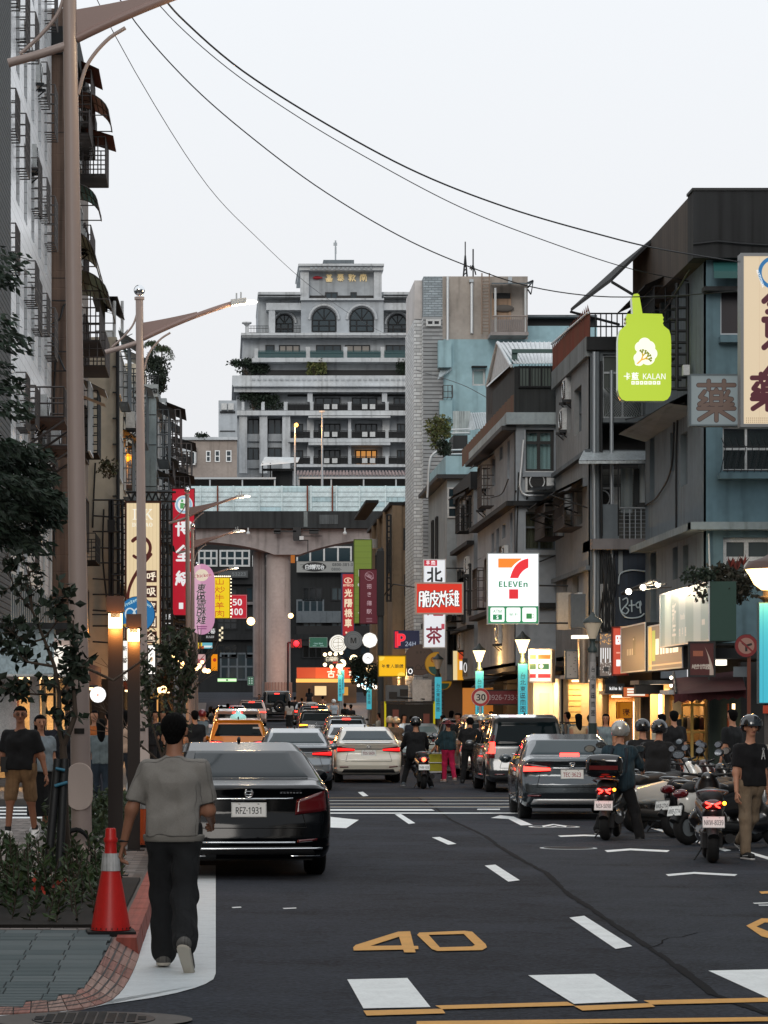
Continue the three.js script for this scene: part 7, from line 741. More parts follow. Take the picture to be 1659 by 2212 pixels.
{ 
const d=41.4,x=X(1664,d),g=thing('street_lamp','near district lamp with big glowing shade and wide teal banner at the right edge','street lamp',V(x,.0,-d));g.local=true;const h=py=>Y(py,d);
new B().bar(V(0,0,0),V(0,h(1290),0),.09,16).to('pole',mat('#5a5450',{map:T.stain,s:1}),g);new B().lathe([[.1,h(1302)],[.12,h(1296)],[.2,h(1290)],[.1,h(1286)],[.12,h(1276)]],V(0,0,0),18).to('neck',mat('#2a2622'),g);new B().lathe([[.13,h(1274)],[.24,h(1262)],[.32,h(1240)],[.37,h(1230)]],V(0,0,0),24).to('shade',glow('#ffd48c',4.5),g);new B().lathe([[.4,h(1230)],[.33,h(1214)],[.14,h(1206)],[.04,h(1198)],[0,h(1196)]],V(0,0,0),24).to('cap',mat('#4a3226',{rough:.5}),g);
new B().box(X(1636,d)-x,h(1520),-.05,.24,h(1302),.13).to('banner_box',mat('#2a5a66',{rough:.5}),g);const t=canvasTex(220,680,fill('#3fb8cf',(c,w,hh)=>{c.fillStyle='#2f97ae';c.fillRect(w*.12,0,w*.02,hh);col(c,'台北東區商圈',w*.5,hh*.23,w*.38,hh*.117,'#14282e',.07,{cap:'butt'});}));const q=KB();q.add(faceQuad(.42,h(1304)-h(1518)).translate((X(1637,d)-x+.23) / 2,(h(1304)+h(1518)) / 2,.135));q.to('banner',signMat(t,.7),g);new B().box(X(1645,d)-x,h(1541),.1,.3,h(1524),.14).to('lower_plate',mat('#b8401e',{rough:.5,map:T.paint,s:.2}),g);lightAt('point',V(x-.1,h(1262),-d+.45),'#ffb964',9,{r:8});
}
// overhead wires
const wire=(label,pts,r)=>{const w=thing('overhead_wire',label,'wire',P(...pts[0]));new B().tube(pts.map(p=>P(...p)),r,5,60).to('wire',M.iron,w);};
wire('thick sagging overhead wire running from the top left to the cream pharmacy sign',[[330,-40,40],[398,45,44],[520,150,46],[700,265,48],[900,372,50],[1100,450,52],[1300,508,54],[1420,537,56],[1600,567,58]],.016);
wire('thin pale overhead wire just below the thick one',[[300,-50,60],[352,20,60],[480,138,61],[640,250,62],[800,345,62],[1000,450,63],[1200,528,64],[1360,580,65],[1500,610,66]],.011);
wire('middle overhead wire ending at the lime jar sign',[[240,-30,60],[300,58,60],[420,190,61],[560,310,62],[700,413,63],[860,508,63],[1003,572,64],[1150,620,65],[1290,640,65],[1420,640,65],[1605,628,62]],.014);
wire('leftmost thin overhead wire running down to the tower',[[190,-40,70],[245,70,72],[330,220,76],[440,390,84],[560,518,100],[700,640,140],[830,720,180],[900,745,200]],.011);
wire('slack wire crossing the grey buildings to the lime jar sign',[[900,800,110],[1000,832,100],[1080,872,92],[1200,905,84],[1300,912,78],[1400,895,70],[1480,870,64]],.013);
// ---------------------------------------------------------------- implicit surfaces
const smin=(a,b,k)=>{const h=Math.max(k-Math.abs(a-b),0) / k;return Math.min(a,b)-h*h*k*.25;},smax=(a,b,k)=>-smin(-a,-b,k);
function nets(f,lo,hi,c){ 
const nx=Math.ceil((hi[0]-lo[0]) / c)+1,ny=Math.ceil((hi[1]-lo[1]) / c)+1,nz=Math.ceil((hi[2]-lo[2]) / c)+1,v=new Float32Array(nx*ny*nz),id=new Int32Array(nx*ny*nz).fill(-1),pos=[],ix=[];
let o=0;for(let k=0;k<nz;k++)for(let j=0;j<ny;j++)for(let i=0;i<nx;i++)v[o++]=f(lo[0]+i*c,lo[1]+j*c,lo[2]+k*c);
const at=(i,j,k)=>(k*ny+j)*nx+i,off=[0,1,nx,nx+1,nx*ny,nx*ny+1,nx*ny+nx,nx*ny+nx+1],E=[[0,1],[2,3],[4,5],[6,7],[0,2],[1,3],[4,6],[5,7],[0,4],[1,5],[2,6],[3,7]];
for(let k=0;k<nz-1;k++)for(let j=0;j<ny-1;j++)for(let i=0;i<nx-1;i++){
const b=at(i,j,k);let m=0;for(let q=0;q<8;q++)if(v[b+off[q]]<0)m|=1<<q;if(m===0||m===255)continue;
let x=0,y=0,z=0,n=0;for(const[p,q]of E){const a=v[b+off[p]],e=v[b+off[q]];if((a<0)===(e<0))continue;const t=a / (a-e);x+=(p&1)+t*((q&1)-(p&1));y+=(p>>1&1)+t*((q>>1&1)-(p>>1&1));z+=(p>>2)+t*((q>>2)-(p>>2));n++;}
id[b]=pos.length / 3;pos.push(lo[0]+(i+x / n)*c,lo[1]+(j+y / n)*c,lo[2]+(k+z / n)*c);
}
const quad=(a,b,c2,d,fl)=>{if(a<0||b<0||c2<0||d<0)return;fl?ix.push(a,c2,b,a,d,c2):ix.push(a,b,c2,a,c2,d);};
for(let k=1;k<nz-1;k++)for(let j=1;j<ny-1;j++)for(let i=1;i<nx-1;i++){const b=at(i,j,k),s=v[b]<0;
if(s!==v[b+1]<0)quad(id[b],id[b-nx],id[b-nx-nx*ny],id[b-nx*ny],!s);if(s!==v[b+nx]<0)quad(id[b],id[b-nx*ny],id[b-nx*ny-1],id[b-1],!s);if(s!==v[b+nx*ny]<0)quad(id[b],id[b-1],id[b-1-nx],id[b-nx],!s);}
const nor=new Float32Array(pos.length),e=c*.5;for(let i=0;i<pos.length;i+=3){const x=pos[i],y=pos[i+1],z=pos[i+2],gx=f(x+e,y,z)-f(x-e,y,z),gy=f(x,y+e,z)-f(x,y-e,z),gz=f(x,y,z+e)-f(x,y,z-e),L=Math.hypot(gx,gy,gz)||1;nor[i]=gx / L;nor[i+1]=gy / L;nor[i+2]=gz / L;}
const g=new THREE.BufferGeometry();g.setAttribute('position',new THREE.Float32BufferAttribute(pos,3));g.setAttribute('normal',new THREE.BufferAttribute(nor,3));g.setIndex(ix);boxUV(g);return g;
}
const rawMesh=(g,m,name,parent)=>{const o=new THREE.Mesh(g,m);o.name=name;parent.add(o);return o;};
const rcone=(ax,ay,az,bx,by,bz,r0,r1)=>{const dx=bx-ax,dy=by-ay,dz=bz-az,L=dx*dx+dy*dy+dz*dz||1e-9;return(x,y,z)=>{const t=clamp(((x-ax)*dx+(y-ay)*dy+(z-az)*dz) / L,0,1);return Math.hypot(x-ax-dx*t,y-ay-dy*t,z-az-dz*t)-(r0+(r1-r0)*t);};};
// ---------------------------------------------------------------- cars: local axes x right, y up, tail at z = 0, nose towards -z
function polyDist(P2){const n=P2.length;return(x,y)=>{let d=1e9,s=1;for(let i=0,j=n-1;i<n;j=i++){const ex=P2[j][0]-P2[i][0],ey=P2[j][1]-P2[i][1],wx=x-P2[i][0],wy=y-P2[i][1],t=clamp((wx*ex+wy*ey) / (ex*ex+ey*ey),0,1),bx=wx-ex*t,by=wy-ey*t;d=Math.min(d,bx*bx+by*by);const c1=y>=P2[i][1],c2=y<P2[j][1],c3=ex*wy>ey*wx;if((c1&&c2&&c3)||(!c1&&!c2&&!c3))s=-s;}return s*Math.sqrt(d);};}
const CARS={
limo:{L:5.2,hw:.94,H:1.47,belt:.98,tum:.5,tail:.1,r:.345,tr:1.15,tf:4.3,cell:.026,bow:.12,prof:[[.2,.22],[.05,.3],[0,.44],[.03,.6],[.07,.72],[.09,.9],[.05,.985],[.12,1.02],[.55,1.06],[.88,1.075],[1.75,1.37],[2.3,1.46],[2.9,1.455],[3.75,1.06],[4.9,.86],[5.15,.68],[5.2,.45],[5.05,.2]]},
sedan:{L:4.63,hw:.885,H:1.44,belt:.93,tum:.44,tail:.1,r:.32,tr:.98,tf:3.68,cell:.03,bow:.12,prof:[[.22,.22],[.07,.3],[0,.46],[.01,.62],[.1,.74],[.11,.9],[.03,1.0],[.1,1.045],[.4,1.07],[.62,1.08],[1.35,1.34],[1.95,1.435],[2.5,1.43],[3.45,1.0],[4.35,.82],[4.6,.62],[4.63,.42],[4.5,.2]]},
suv:{L:4.5,hw:.91,H:1.64,belt:1.0,tum:.3,tail:.1,r:.35,tr:.9,tf:3.55,cell:.034,bow:.1,prof:[[.25,.26],[.06,.36],[0,.52],[.04,.7],[.1,.95],[.2,1.12],[.5,1.5],[.45,1.6],[.9,1.64],[1.9,1.65],[2.5,1.62],[3.25,1.12],[4.2,.98],[4.45,.75],[4.5,.5],[4.35,.24]]},
van:{L:4.7,hw:.92,H:1.76,belt:1.02,tum:.22,tail:.08,r:.33,tr:.85,tf:3.75,cell:.034,bow:.1,prof:[[.2,.24],[.04,.34],[0,.5],[.05,.72],[.08,1.02],[.25,1.55],[.2,1.7],[.6,1.76],[2.2,1.77],[3.0,1.68],[4.0,1.08],[4.55,.85],[4.7,.55],[4.55,.22]]},
box:{L:4.6,hw:.93,H:1.97,belt:1.12,tum:.1,tail:.02,r:.4,tr:.85,tf:3.7,cell:.04,bow:.02,prof:[[.05,.4],[0,.5],[0,1.1],[.06,1.9],[.2,1.96],[2.9,1.96],[3.3,1.25],[4.4,1.15],[4.6,1.0],[4.6,.42]]},
};
function carField(S){
const pd=polyDist(S.prof);return(x,y,z)=>{const ax=Math.abs(x),t=-z-S.bow*(ax / S.hw)*(ax / S.hw)*Math.max(0,1- -z / 1.2);let d=pd(t,y);
const tail=1-S.tail*Math.exp(-Math.max(0,-z) / .35)-.12*Math.exp(-Math.max(0,S.L+z) / .4);let w=S.hw*tail;if(y<.38)w-=(.38-y)*.28;else if(y<S.belt)w-=.025*Math.pow((y-.62) / .32,2);else w-=.03+(y-S.belt)*S.tum;
d=smax(d,ax-w,y>S.belt?.14:.1);for(const tt of[S.tr,S.tf]){const q=Math.hypot(-z-tt,y-S.r)-(S.r+.055);d=Math.max(d,-Math.max(q,S.hw-.3-ax));}return d;};
}
const carCache={};
function hitRear(f,x,y){let a=.3;for(let t=-.3;t<3.5;t+=.03){if(f(x,y,-t)<0){let lo=t-.03,hi=t;for(let i=0;i<9;i++){const m=(lo+hi) / 2;f(x,y,-m)<0?hi=m:lo=m;}return-hi;}}return null;}
function hitSide(f,t,y,sx){for(let x=1.3;x>.2;x-=.02)if(f(x,y,-t)<0){let lo=x,hi=x+.02;for(let i=0;i<8;i++){const m=(lo+hi) / 2;f(m,y,-t)<0?lo=m:hi=m;}return sx*hi;}return null;}
const along=(pl,t)=>{const k=t*(pl.length-1),i=Math.min(pl.length-2,Math.floor(k)),u=k-i;return[lerp(pl[i][0],pl[i+1][0],u),lerp(pl[i][1],pl[i+1][1],u)];};
function patch(f,l,r,nu,nv,eps,side){ 
const g=[],skin=(a,b)=>{const z=side?hitSide(f,a,b,side):hitRear(f,a,b);return z===null?null:side?V(z+side*eps,b,-a):V(a,b,z+eps);},pts=[];for(let j=0;j<=nv;j++){const A=along(l,j / nv),C=along(r,j / nv),rw=[];for(let i=0;i<=nu;i++)rw.push(skin(lerp(A[0],C[0],i / nu),lerp(A[1],C[1],i / nu)));pts.push(rw);}
const b=new B(),inn=p=>side?p.clone().add(V(-side*.04,0,0)):p.clone().add(V(0,0,-.04));const ok=(...q)=>q.every(p=>p)&&Math.max(...q.map(p=>p.distanceTo(q[0])))<.6;
for(let j=0;j<nv;j++)for(let i=0;i<nu;i++){const q=[pts[j][i],pts[j][i+1],pts[j+1][i+1],pts[j+1][i]];if(!ok(...q))continue;b.quad(...(side<0?[q[1],q[0],q[3],q[2]]:q));if(j===0)b.quad(inn(q[0]),inn(q[1]),q[1],q[0]);if(j===nv-1)b.quad(q[3],q[2],inn(q[2]),inn(q[3]));if(i===0)b.quad(inn(q[0]),q[0],q[3],inn(q[3]));if(i===nu-1)b.quad(q[1],inn(q[1]),inn(q[2]),q[2]);}
if(b.empty)return null;const m=mergeGeometries(b.g);m.deleteAttribute('normal');m.deleteAttribute('uv');const gi=mergeV(m);gi.computeVertexNormals();return boxUV(gi);
}
function mergeV(g){const p=g.attributes.position,map=new Map(),ix=[],out=[];for(let i=0;i<p.count;i++){const k=[p.getX(i),p.getY(i),p.getZ(i)].map(v=>Math.round(v*5e3)).join();let j=map.get(k);if(j===undefined){j=out.length / 3;map.set(k,j);out.push(p.getX(i),p.getY(i),p.getZ(i));}ix.push(j);}const r=new THREE.BufferGeometry();r.setAttribute('position',new THREE.Float32BufferAttribute(out,3));r.setIndex(ix);return r;}
const mir=pl=>pl.map(([a,b])=>[-a,b]);
const plateM={};
function plateTex(text,color,bg='#e9ebe8'){return canvasTex(192,96,fill(bg,(x,w,h)=>{x.strokeStyle='#b9bcb8';x.lineWidth=3;x.strokeRect(2,2,w-4,h-4);x.fillStyle='#555';x.fillRect(w*.2,h*.07,10,5);x.fillRect(w*.75,h*.07,10,5);txt(x,text,w / 2,h*.56,h*.62,color,{w:'',sx:Math.min(1,172 / (text.length*h*.36)),out:color,ow:1.5});}));}
function numberPlate(parent,w,h,c,text,color,rx=0){const g=new THREE.Group();const b=new B();const top=parent;b.cbox(V(0,0,-.006),w,h,.012);const m=b.g[0];m.rotateX(rx);m.translate(c.x,c.y,c.z);boxUV(m);const plate=rawMesh(m,M.wpl,'number_plate',parent);const q=faceQuad(w-.006,h-.006).translate(0,0,.002);q.rotateX(rx);q.translate(c.x,c.y,c.z);rawMesh(q,(plateM[text]??=signMat(plateTex(text,color),0)),'plate_face',plate);return plate;}
const paint=(c,o={})=>mat(c,{rough:.28,metal:.25,coat:1,...o});
const GL_=mat('#0d171a',{rough:.03,ior:1.36,spec:.45}),LAMP_OFF=mat('#5a0d12',{rough:.12,coat:1}),BRAKE=glow('#ff2a22',11),TAIL=glow('#e01a1a',2.2),AMB=glow('#ff9a2a',5);
function wheelGeo(S){const k='w'+S.r;if(carCache[k])return carCache[k];const R=S.r,w=.22,t=new THREE.LatheGeometry([[R*.62,-w / 2],[R*.9,-w / 2],[R,-w*.36],[R,w*.36],[R*.9,w / 2],[R*.62,w / 2]].map(p=>new THREE.Vector2(...p)),32);t.rotateZ(Math.PI / 2);const rim=new B();const d=new THREE.CylinderGeometry(R*.63,R*.63,w*.7,24);d.rotateZ(Math.PI / 2);const sp=[];for(let i=0;i<5;i++){const s=new THREE.BoxGeometry(w*.9,R*1.1,R*.16);s.translate(0,0,0);s.rotateX(i / 5*Math.PI);sp.push(s.toNonIndexed());}const rg=mergeGeometries([d.toNonIndexed(),...sp]);return carCache[k]=[boxUV(t),boxUV(rg)];}
function car(type,label,cat,x,d,color,o={}){
const S=CARS[type],f=carField(S),C=carCache[type]??={body:nets(f,[-S.hw-.08,.1,-S.L-.08],[S.hw+.08,S.H+.1,.08],S.cell)},g=thing(o.name??'car',label,cat,V(x,ground(d),-d),o.group,o.ry??0);g.local=true;if(o.rx)g.rotation.x=o.rx;
const pm=o.paint??paint(color,o.po),put=(name,key,m,l,r,nu,nv,eps=.008,side=0,parent=g)=>{const k=type+key;const geo=carCache[k]??(carCache[k]=patch(f,l,r,nu,nv,eps,side));return geo?rawMesh(geo,m,name,parent):null;};
rawMesh(C.body,pm,'body',g);
const hb=S.hw*(1-S.tail),fa=(q)=>q;
// wheels
for(const t of[S.tr,S.tf])for(const sx of[-1,1]){const w=new THREE.Group();w.name='wheel';w.position.set(sx*(S.hw-.15),S.r,-t);g.add(w);const[a,b]=wheelGeo(S);rawMesh(a,M.rubber,'tyre',w);rawMesh(b,M.galv,'rim',w);}
const dk=new B();dk.box(-S.hw*.75,.2,-S.L+.3,S.hw*.75,.36,-.28);dk.to('underbody',M.blk,g);
const glassM=o.glass??GL_,[rw0,rw1,ww0,ww1]={limo:[1.09,1.36,.7,.53],sedan:[1.1,1.335,.66,.52],suv:[1.13,1.47,.7,.58],van:[1.06,1.6,.74,.64],box:[1.2,1.75,.6,.58]}[type];
put('rear_window','rw',glassM,[[-ww0,rw0],[-ww1-.02,lerp(rw0,rw1,.7)],[-ww1,rw1]],[[ww0,rw0],[ww1+.02,lerp(rw0,rw1,.7)],[ww1,rw1]],14,7,.01);
const sw={limo:[[1.35,1.08,1.85,1.36],[2.45,3.45,1.38]],sedan:[[1.0,1.02,1.5,1.32],[2.2,3.1,1.34]],suv:[[.75,1.08,.85,1.5],[2.0,2.95,1.52]],van:[[.6,1.12,.65,1.62],[2.2,3.5,1.62]],box:[[.5,1.22,.5,1.8],[2.0,3.0,1.8]]}[type];
for(const s of[-1,1]){put('side_window','sa'+s,glassM,[[sw[0][0],sw[0][1]],[sw[0][2],sw[0][3]]],[[sw[1][0]-.06,sw[0][1]-.03],[sw[1][0]-.06,sw[1][2]]],10,4,.008,s);put('side_window','sb'+s,glassM,[[sw[1][0]+.06,sw[0][1]-.03],[sw[1][0]+.06,sw[1][2]]],[[sw[1][1]+.15,sw[0][1]-.03],[sw[1][1]-.35,sw[1][2]]],8,4,.008,s);}
for(const s of[-1,1]){const m=new B(),t={limo:3.45,sedan:3.1,suv:3.0,van:3.55,box:3.0}[type];const e=new THREE.SphereGeometry(.11,12,8);e.scale(1,.72,.55);e.translate(s*(S.hw+.07),S.belt+.06,-t);m.add(e).bar(V(s*(S.hw-.1),S.belt,-t),V(s*(S.hw+.03),S.belt+.03,-t),.03);m.to('side_mirror',o.mirror??pm,g);}
// tail lights by kind
const lit=o.brake?BRAKE:o.tail?TAIL:LAMP_OFF,tl={limo:[[[.5,.7],[.52,.86]],[[.85,.74],[.83,.96]]],sedan:[[[.36,.82],[.36,.9]],[[.87,.78],[.86,.97]]],suv:[[[.42,.88],[.44,.98]],[[.9,.84],[.86,1.02]]],van:[[[.74,.78],[.72,1.3]],[[.9,.78],[.84,1.3]]],box:[[[.78,.6],[.78,.72]],[[.9,.6],[.9,.72]]]}[type];
for(const s of[-1,1]){const a=tl[0],b=tl[1],A=s>0?a:mir(b),Bb=s>0?b:mir(a);const h=put('tail_light','tl'+s,LAMP_OFF,A,Bb,8,5,.012);if(h&&(o.brake||o.tail)){const q=(p,k)=>[[lerp(p[0][0],p[1][0],k[0]),lerp(p[0][1],p[1][1],k[0])],[lerp(p[0][0],p[1][0],k[1]),lerp(p[0][1],p[1][1],k[1])]];put('lit_strip','ls'+s+(type),o.brakeM??lit,q(A,[.2,.7]),q(Bb,[.2,.7]),8,2,.016,0,h);}}
if(o.hi)put('brake_light','hi',BRAKE,[[-.16,rw0+(type==='sedan'?-.02:.02)],[-.16,rw0+.02]],[[.16,rw0-.02],[.16,rw0+.02]],6,1,.02);if(o.hiTop)put('brake_light','ht',BRAKE,[[-.16,rw1+.02],[-.16,rw1+.055]],[[.16,rw1+.02],[.16,rw1+.055]],6,1,.02);
// bumper, boot seam, badge, plate
put('bumper_trim','bt',o.trim??M.dark,[[-hb*.86,.27],[-hb*.8,.36]],[[hb*.86,.27],[hb*.8,.36]],16,2,.012);put('trim_strip','ts',o.strip??M.chrome,type==='limo'?[[-.48,.862],[-.48,.885]]:[[-.36,.868],[-.36,.888]],type==='limo'?[[.48,.862],[.48,.885]]:[[.36,.868],[.36,.888]],14,1,.02);
if(type!=='box'){const sm=mat('#060607',{rough:.6});for(const s of[-1,1])put('boot_seam','bs'+s,sm,[[s*hb*.74-.004,.56],[s*hb*.66-.004,.8]],[[s*hb*.74+.004,.56],[s*hb*.66+.004,.8]],1,5,.006);put('boot_seam','bb',sm,[[-hb*.74,.555],[-hb*.74,.563]],[[hb*.74,.555],[hb*.74,.563]],16,1,.006);for(const s of[-1,1])put('reflector','rf'+s,LAMP_OFF,s>0?[[.52,.4],[.52,.43]]:[[-.74,.4],[-.74,.43]],s>0?[[.74,.42],[.74,.445]]:[[-.52,.4],[-.52,.43]],4,1,.012);}
const py={limo:.755,sedan:.775,suv:.72,van:.72,box:.72}[type],pz=hitRear(f,0,py)??0;if(o.plate)numberPlate(g,.38,.16,V(o.px??0,py,pz+.022),o.plate,o.pc??'#14324a',-.05);
{const e=new B(),by={limo:.935,sedan:.95,suv:.96,van:.95,box:1.0}[type],bz=(hitRear(f,0,by)??0)+.012;e.add(new THREE.TorusGeometry(.045,.007,6,20).translate(0,by,bz)).add(new THREE.TorusGeometry(.026,.006,6,16).scale(1.5,.7,1).translate(0,by,bz));e.to('emblem',M.chrome,g);}
{const a=new B(),t=S.prof.find(p=>p[1]>S.H-.05)[0]+.12;const e=new THREE.SphereGeometry(.05,10,6);e.scale(.45,.7,1.2);e.translate(0,S.H+.02,-t);a.add(e).bar(V(0,S.H-.04,-t),V(0,S.H+.02,-t),.02);a.to('roof_antenna',o.ant??M.blk,g);}
o.extra&&o.extra(g,S,f,put);return g;
}
const DARK=mat('#030508',{rough:.1,spec:.5});
car('limo','glossy black saloon car pulling out by the walking man, nearest','car',.29,29.9,'#0a0d10',{ry:.04,paint:DARK,plate:'RFZ·1931',pc:'#10181c',tail:false,glass:mat('#0a1a20',{rough:.04,ior:1.34,spec:.35}),extra:(g,S,f,put)=>{
put('chrome_strip','c1',M.chrome,[[-.8,.325],[-.8,.345]],[[.8,.325],[.8,.345]],20,1,.02);put('chrome_strip','c2',M.chrome,[[-.5,.4],[-.5,.412]],[[.5,.4],[.5,.412]],14,1,.015);for(const s of[-1,1])put('exhaust_trim','ex'+s,M.chrome,[[s*.62-.16,.245],[s*.62-.16,.255]],[[s*.62+.16,.245],[s*.62+.16,.255]],4,1,.018);
const z=(hitRear(f,.42,.94)??0)+.012,t=new B();for(let i=0;i<7;i++)t.box(.34+i*.035,.93,z-.004,.362+i*.035,.945,z+.004);t.to('model_lettering',M.chrome,g);}});
car('sedan','silver saloon car behind the black saloon','car',1.72,63.9,'#8a9094',{plate:'TDD·7985',pc:'#6a1a2a',tail:true,glass:mat('#142a30',{rough:.05,ior:1.36,spec:.45}),paint:paint('#7c8286',{metal:.7,rough:.3})});
car('sedan','white saloon car with lit tail lights in the middle of the road','car',3.75,71,'#e8e2d6',{plate:'TDS·5609',pc:'#7a1f30',tail:true,paint:paint('#e6e0d2',{metal:0}),glass:mat('#16303a',{rough:.05,ior:1.36,spec:.45}),strip:M.blk,extra:(g,S,f,put)=>{put('lip_spoiler','lip',paint('#cfc8ba',{metal:0}),[[-.62,1.03],[-.62,1.06]],[[.62,1.03],[.62,1.06]],12,1,.07);}});
car('sedan','dark grey saloon car with glowing brake lights beside the scooter rider','car',5.84,46.3,'#3f474c',{ry:-.05,plate:'TEC·3623',pc:'#8a1f2c',brake:true,hi:true,paint:paint('#3a4247',{metal:.6,rough:.26}),glass:mat('#142a30',{rough:.05,ior:1.36,spec:.45}),trim:M.alu});
car('van','grey people carrier with tall red tail light beside the pedestrians','car',6.87,62.4,'#4a4c4c',{tail:true,brakeM:BRAKE,paint:paint('#55585a',{metal:.6,rough:.3})});
car('suv','orange yellow taxi with a lit roof dome in the left lane','taxi',.47,80.6,'#c8780c',{name:'taxi',brake:true,plate:'TDK·6288',pc:'#8a1f2c',paint:paint('#d07c08',{metal:0}),extra:(g,S)=>{new B().lathe([[.0,1.86],[.05,1.85],[.1,1.78],[.2,1.74],[.24,1.68],[.24,1.63]].reverse(),V(0,0,-1.3),16).to('roof_sign',mat('#a8e0e0',{emis:'#8ad0d0',ei:.5,rough:.4}),g);new B().box(.42,1.34,-.24,.62,1.39,-.23).to('fleet_number',M.wpl,g);}});
car('van','white roofed van with high red brake light right behind the taxi','van',.5,91,'#b8aca4',{name:'van',brake:true,hiTop:true,paint:paint('#a89a94',{metal:.3})}).scale.y=1.1;
car('suv','pale silver estate car with high red brake light beyond the white saloon','car',4.85,108,'#a2a8ac',{brake:true,hiTop:true,paint:paint('#9aa1a6',{metal:.6})});
car('sedan','second pale car with red brake light hidden behind the white saloon','car',4.1,88,'#9fa8ac',{brake:true,hi:true,paint:paint('#a2a8aa',{metal:.6})});
car('suv','dark hatchback with one amber lamp waiting in the far left lane','car',4.5,132,'#1c2326',{tail:true,brakeM:AMB,paint:paint('#171d20')});
car('box','boxy black off-road car with a spare wheel far down the road','car',3.45,175,'#0b0c0d',{brake:true,hiTop:true,paint:paint('#0b0d0f'),plate:'BGT·0881',px:-.1,extra:(g,S)=>{const t=new THREE.TorusGeometry(.28,.1,10,24);t.translate(.15,1.0,.1);rawMesh(boxUV(t),M.rubber,'spare_wheel',g);}});
car('suv','white and reddish lit car far down the road left of the boxy black one','car',1.75,164,'#b8a8a0',{brake:true,hiTop:true,paint:paint('#b09488',{metal:.4})});
car('suv','black car with open look behind the pedestrians in black','car',7.2,82,'#15171a',{tail:false,paint:paint('#14171a'),ry:-.06});
car('van','cream van roof seen above the pedestrians beside the grey people carrier','car',7.35,74.5,'#b8b0a4',{paint:paint('#b5ada2',{metal:.3}),tail:true});
car('sedan','pale blue grey small car in front of the dark cargo truck','car',6.75,94,'#9fb2b8',{paint:paint('#9aafb6',{metal:.4}),glass:mat('#5a7078',{rough:.1})});
car('sedan','orange side of a car standing by the left kerb crowd','car',-.35,88,'#a85a1c',{brake:true,paint:paint('#a04a18',{metal:.1})});
car('suv','grey estate car far down the right lane before the crossing','car',5.0,150,'#555a5e',{brake:true,hiTop:true,paint:paint('#4d5357',{metal:.4})});car('sedan','dark saloon car with red lamps beside the boxy black car','car',5.2,168,'#1a1c20',{brake:true,hi:true,paint:paint('#15181b')});car('sedan','pale saloon car behind the white roofed van','car',.9,118,'#a8a8a4',{brake:true,hi:true,paint:paint('#9d9d98',{metal:.4})});car('van','dark minibus near the left far kerb','van',.4,140,'#2a2c30',{name:'van',brake:true,hiTop:true,paint:paint('#202428')});
{ 
const d=101,g=thing('cargo_truck','dark cargo truck rear with yellow edge bars in front of the optician sign','truck',V(X(885,d),ground(d),-d));g.local=true;const w=.89;new B().box(-w,.75,-3,w,2.1,-.03).to('bed',mat('#191b1a',{rough:.7,map:T.dirt,s:1.5}),g);for(const s of[-1,1])new B().box(s*w-.035,.8,-.03,s*w+.035,2.2,.02).to('yellow_bar',mat('#d8d020',{emis:'#a8a010',ei:.35}),g);new B().box(-.55,1.2,0,.4,1.3,.02).to('wood_bar',mat('#8a5a2a'),g);for(const[a,b]of[[-.62,1.55],[.5,1.4]])new B().box(a,b,-.02,a+.22,b+.35,.01).to('poster',mat('#7a4a42'),g);for(const s of[-1,1]){const wl=new THREE.CylinderGeometry(.36,.36,.25,20);wl.rotateZ(Math.PI / 2);wl.translate(s*.66,.36,-.8);rawMesh(boxUV(wl),M.rubber,'wheel',g);}new B().box(-w,.6,-2.8,w,.74,-.1).to('chassis',M.blk,g);new B().box(-w,2.12,-3,w,2.2,.02).to('top_rail',M.blk,g);new B().box(-.8,2.22,-1.6,.0,2.8,-.9).to('equipment_box',M.greyd,g);new B().box(.15,2.22,-1.4,.85,3.0,-.7).to('pale_panel',M.wpl,g);for(const[a,b]of[[-.7,2.3],[-.3,2.4]])new B().box(a,b,-.88,a+.3,b+.25,-.86).to('dark_opening',M.blk,g);new B().bar(V(-.4,2.35,-.85),V(.6,2.28,-.7),.03).to('crane_arm',M.iron,g);
}
// ---------------------------------------------------------------- scooters: local axes as for cars, rear wheel at z = .62
const scoF=(()=>{const b=[rcone(0,.62,.62,0,.7,.1,.1,.15),rcone(0,.5,.6,0,.55,.15,.09,.12),rcone(0,.34,.1,0,.3,-.35,.1,.09),rcone(0,.35,-.38,0,.88,-.52,.13,.1),rcone(0,.3,-.42,0,.95,-.5,.06,.05),rcone(0,.9,-.52,0,1.0,-.46,.11,.07)],fr=rcone(-.14,.5,-.45,.14,.5,-.45,.1,.1);return(x,y,z)=>{let d=1e9;for(const q of b)d=smin(d,q(x*.82,y,z),.09);d=smin(d,fr(x,y,z),.08);return d;};})();
const scoSeat=(x,y,z)=>Math.max(smin(rcone(0,.76,.55,0,.8,-.12,.1,.12)(x*.8,y*1.25-.19,z),rcone(0,.8,.5,0,.82,.15,.08,.1)(x*.7,y*1.2-.16,z),.05),.7-y);
let scoGeo;
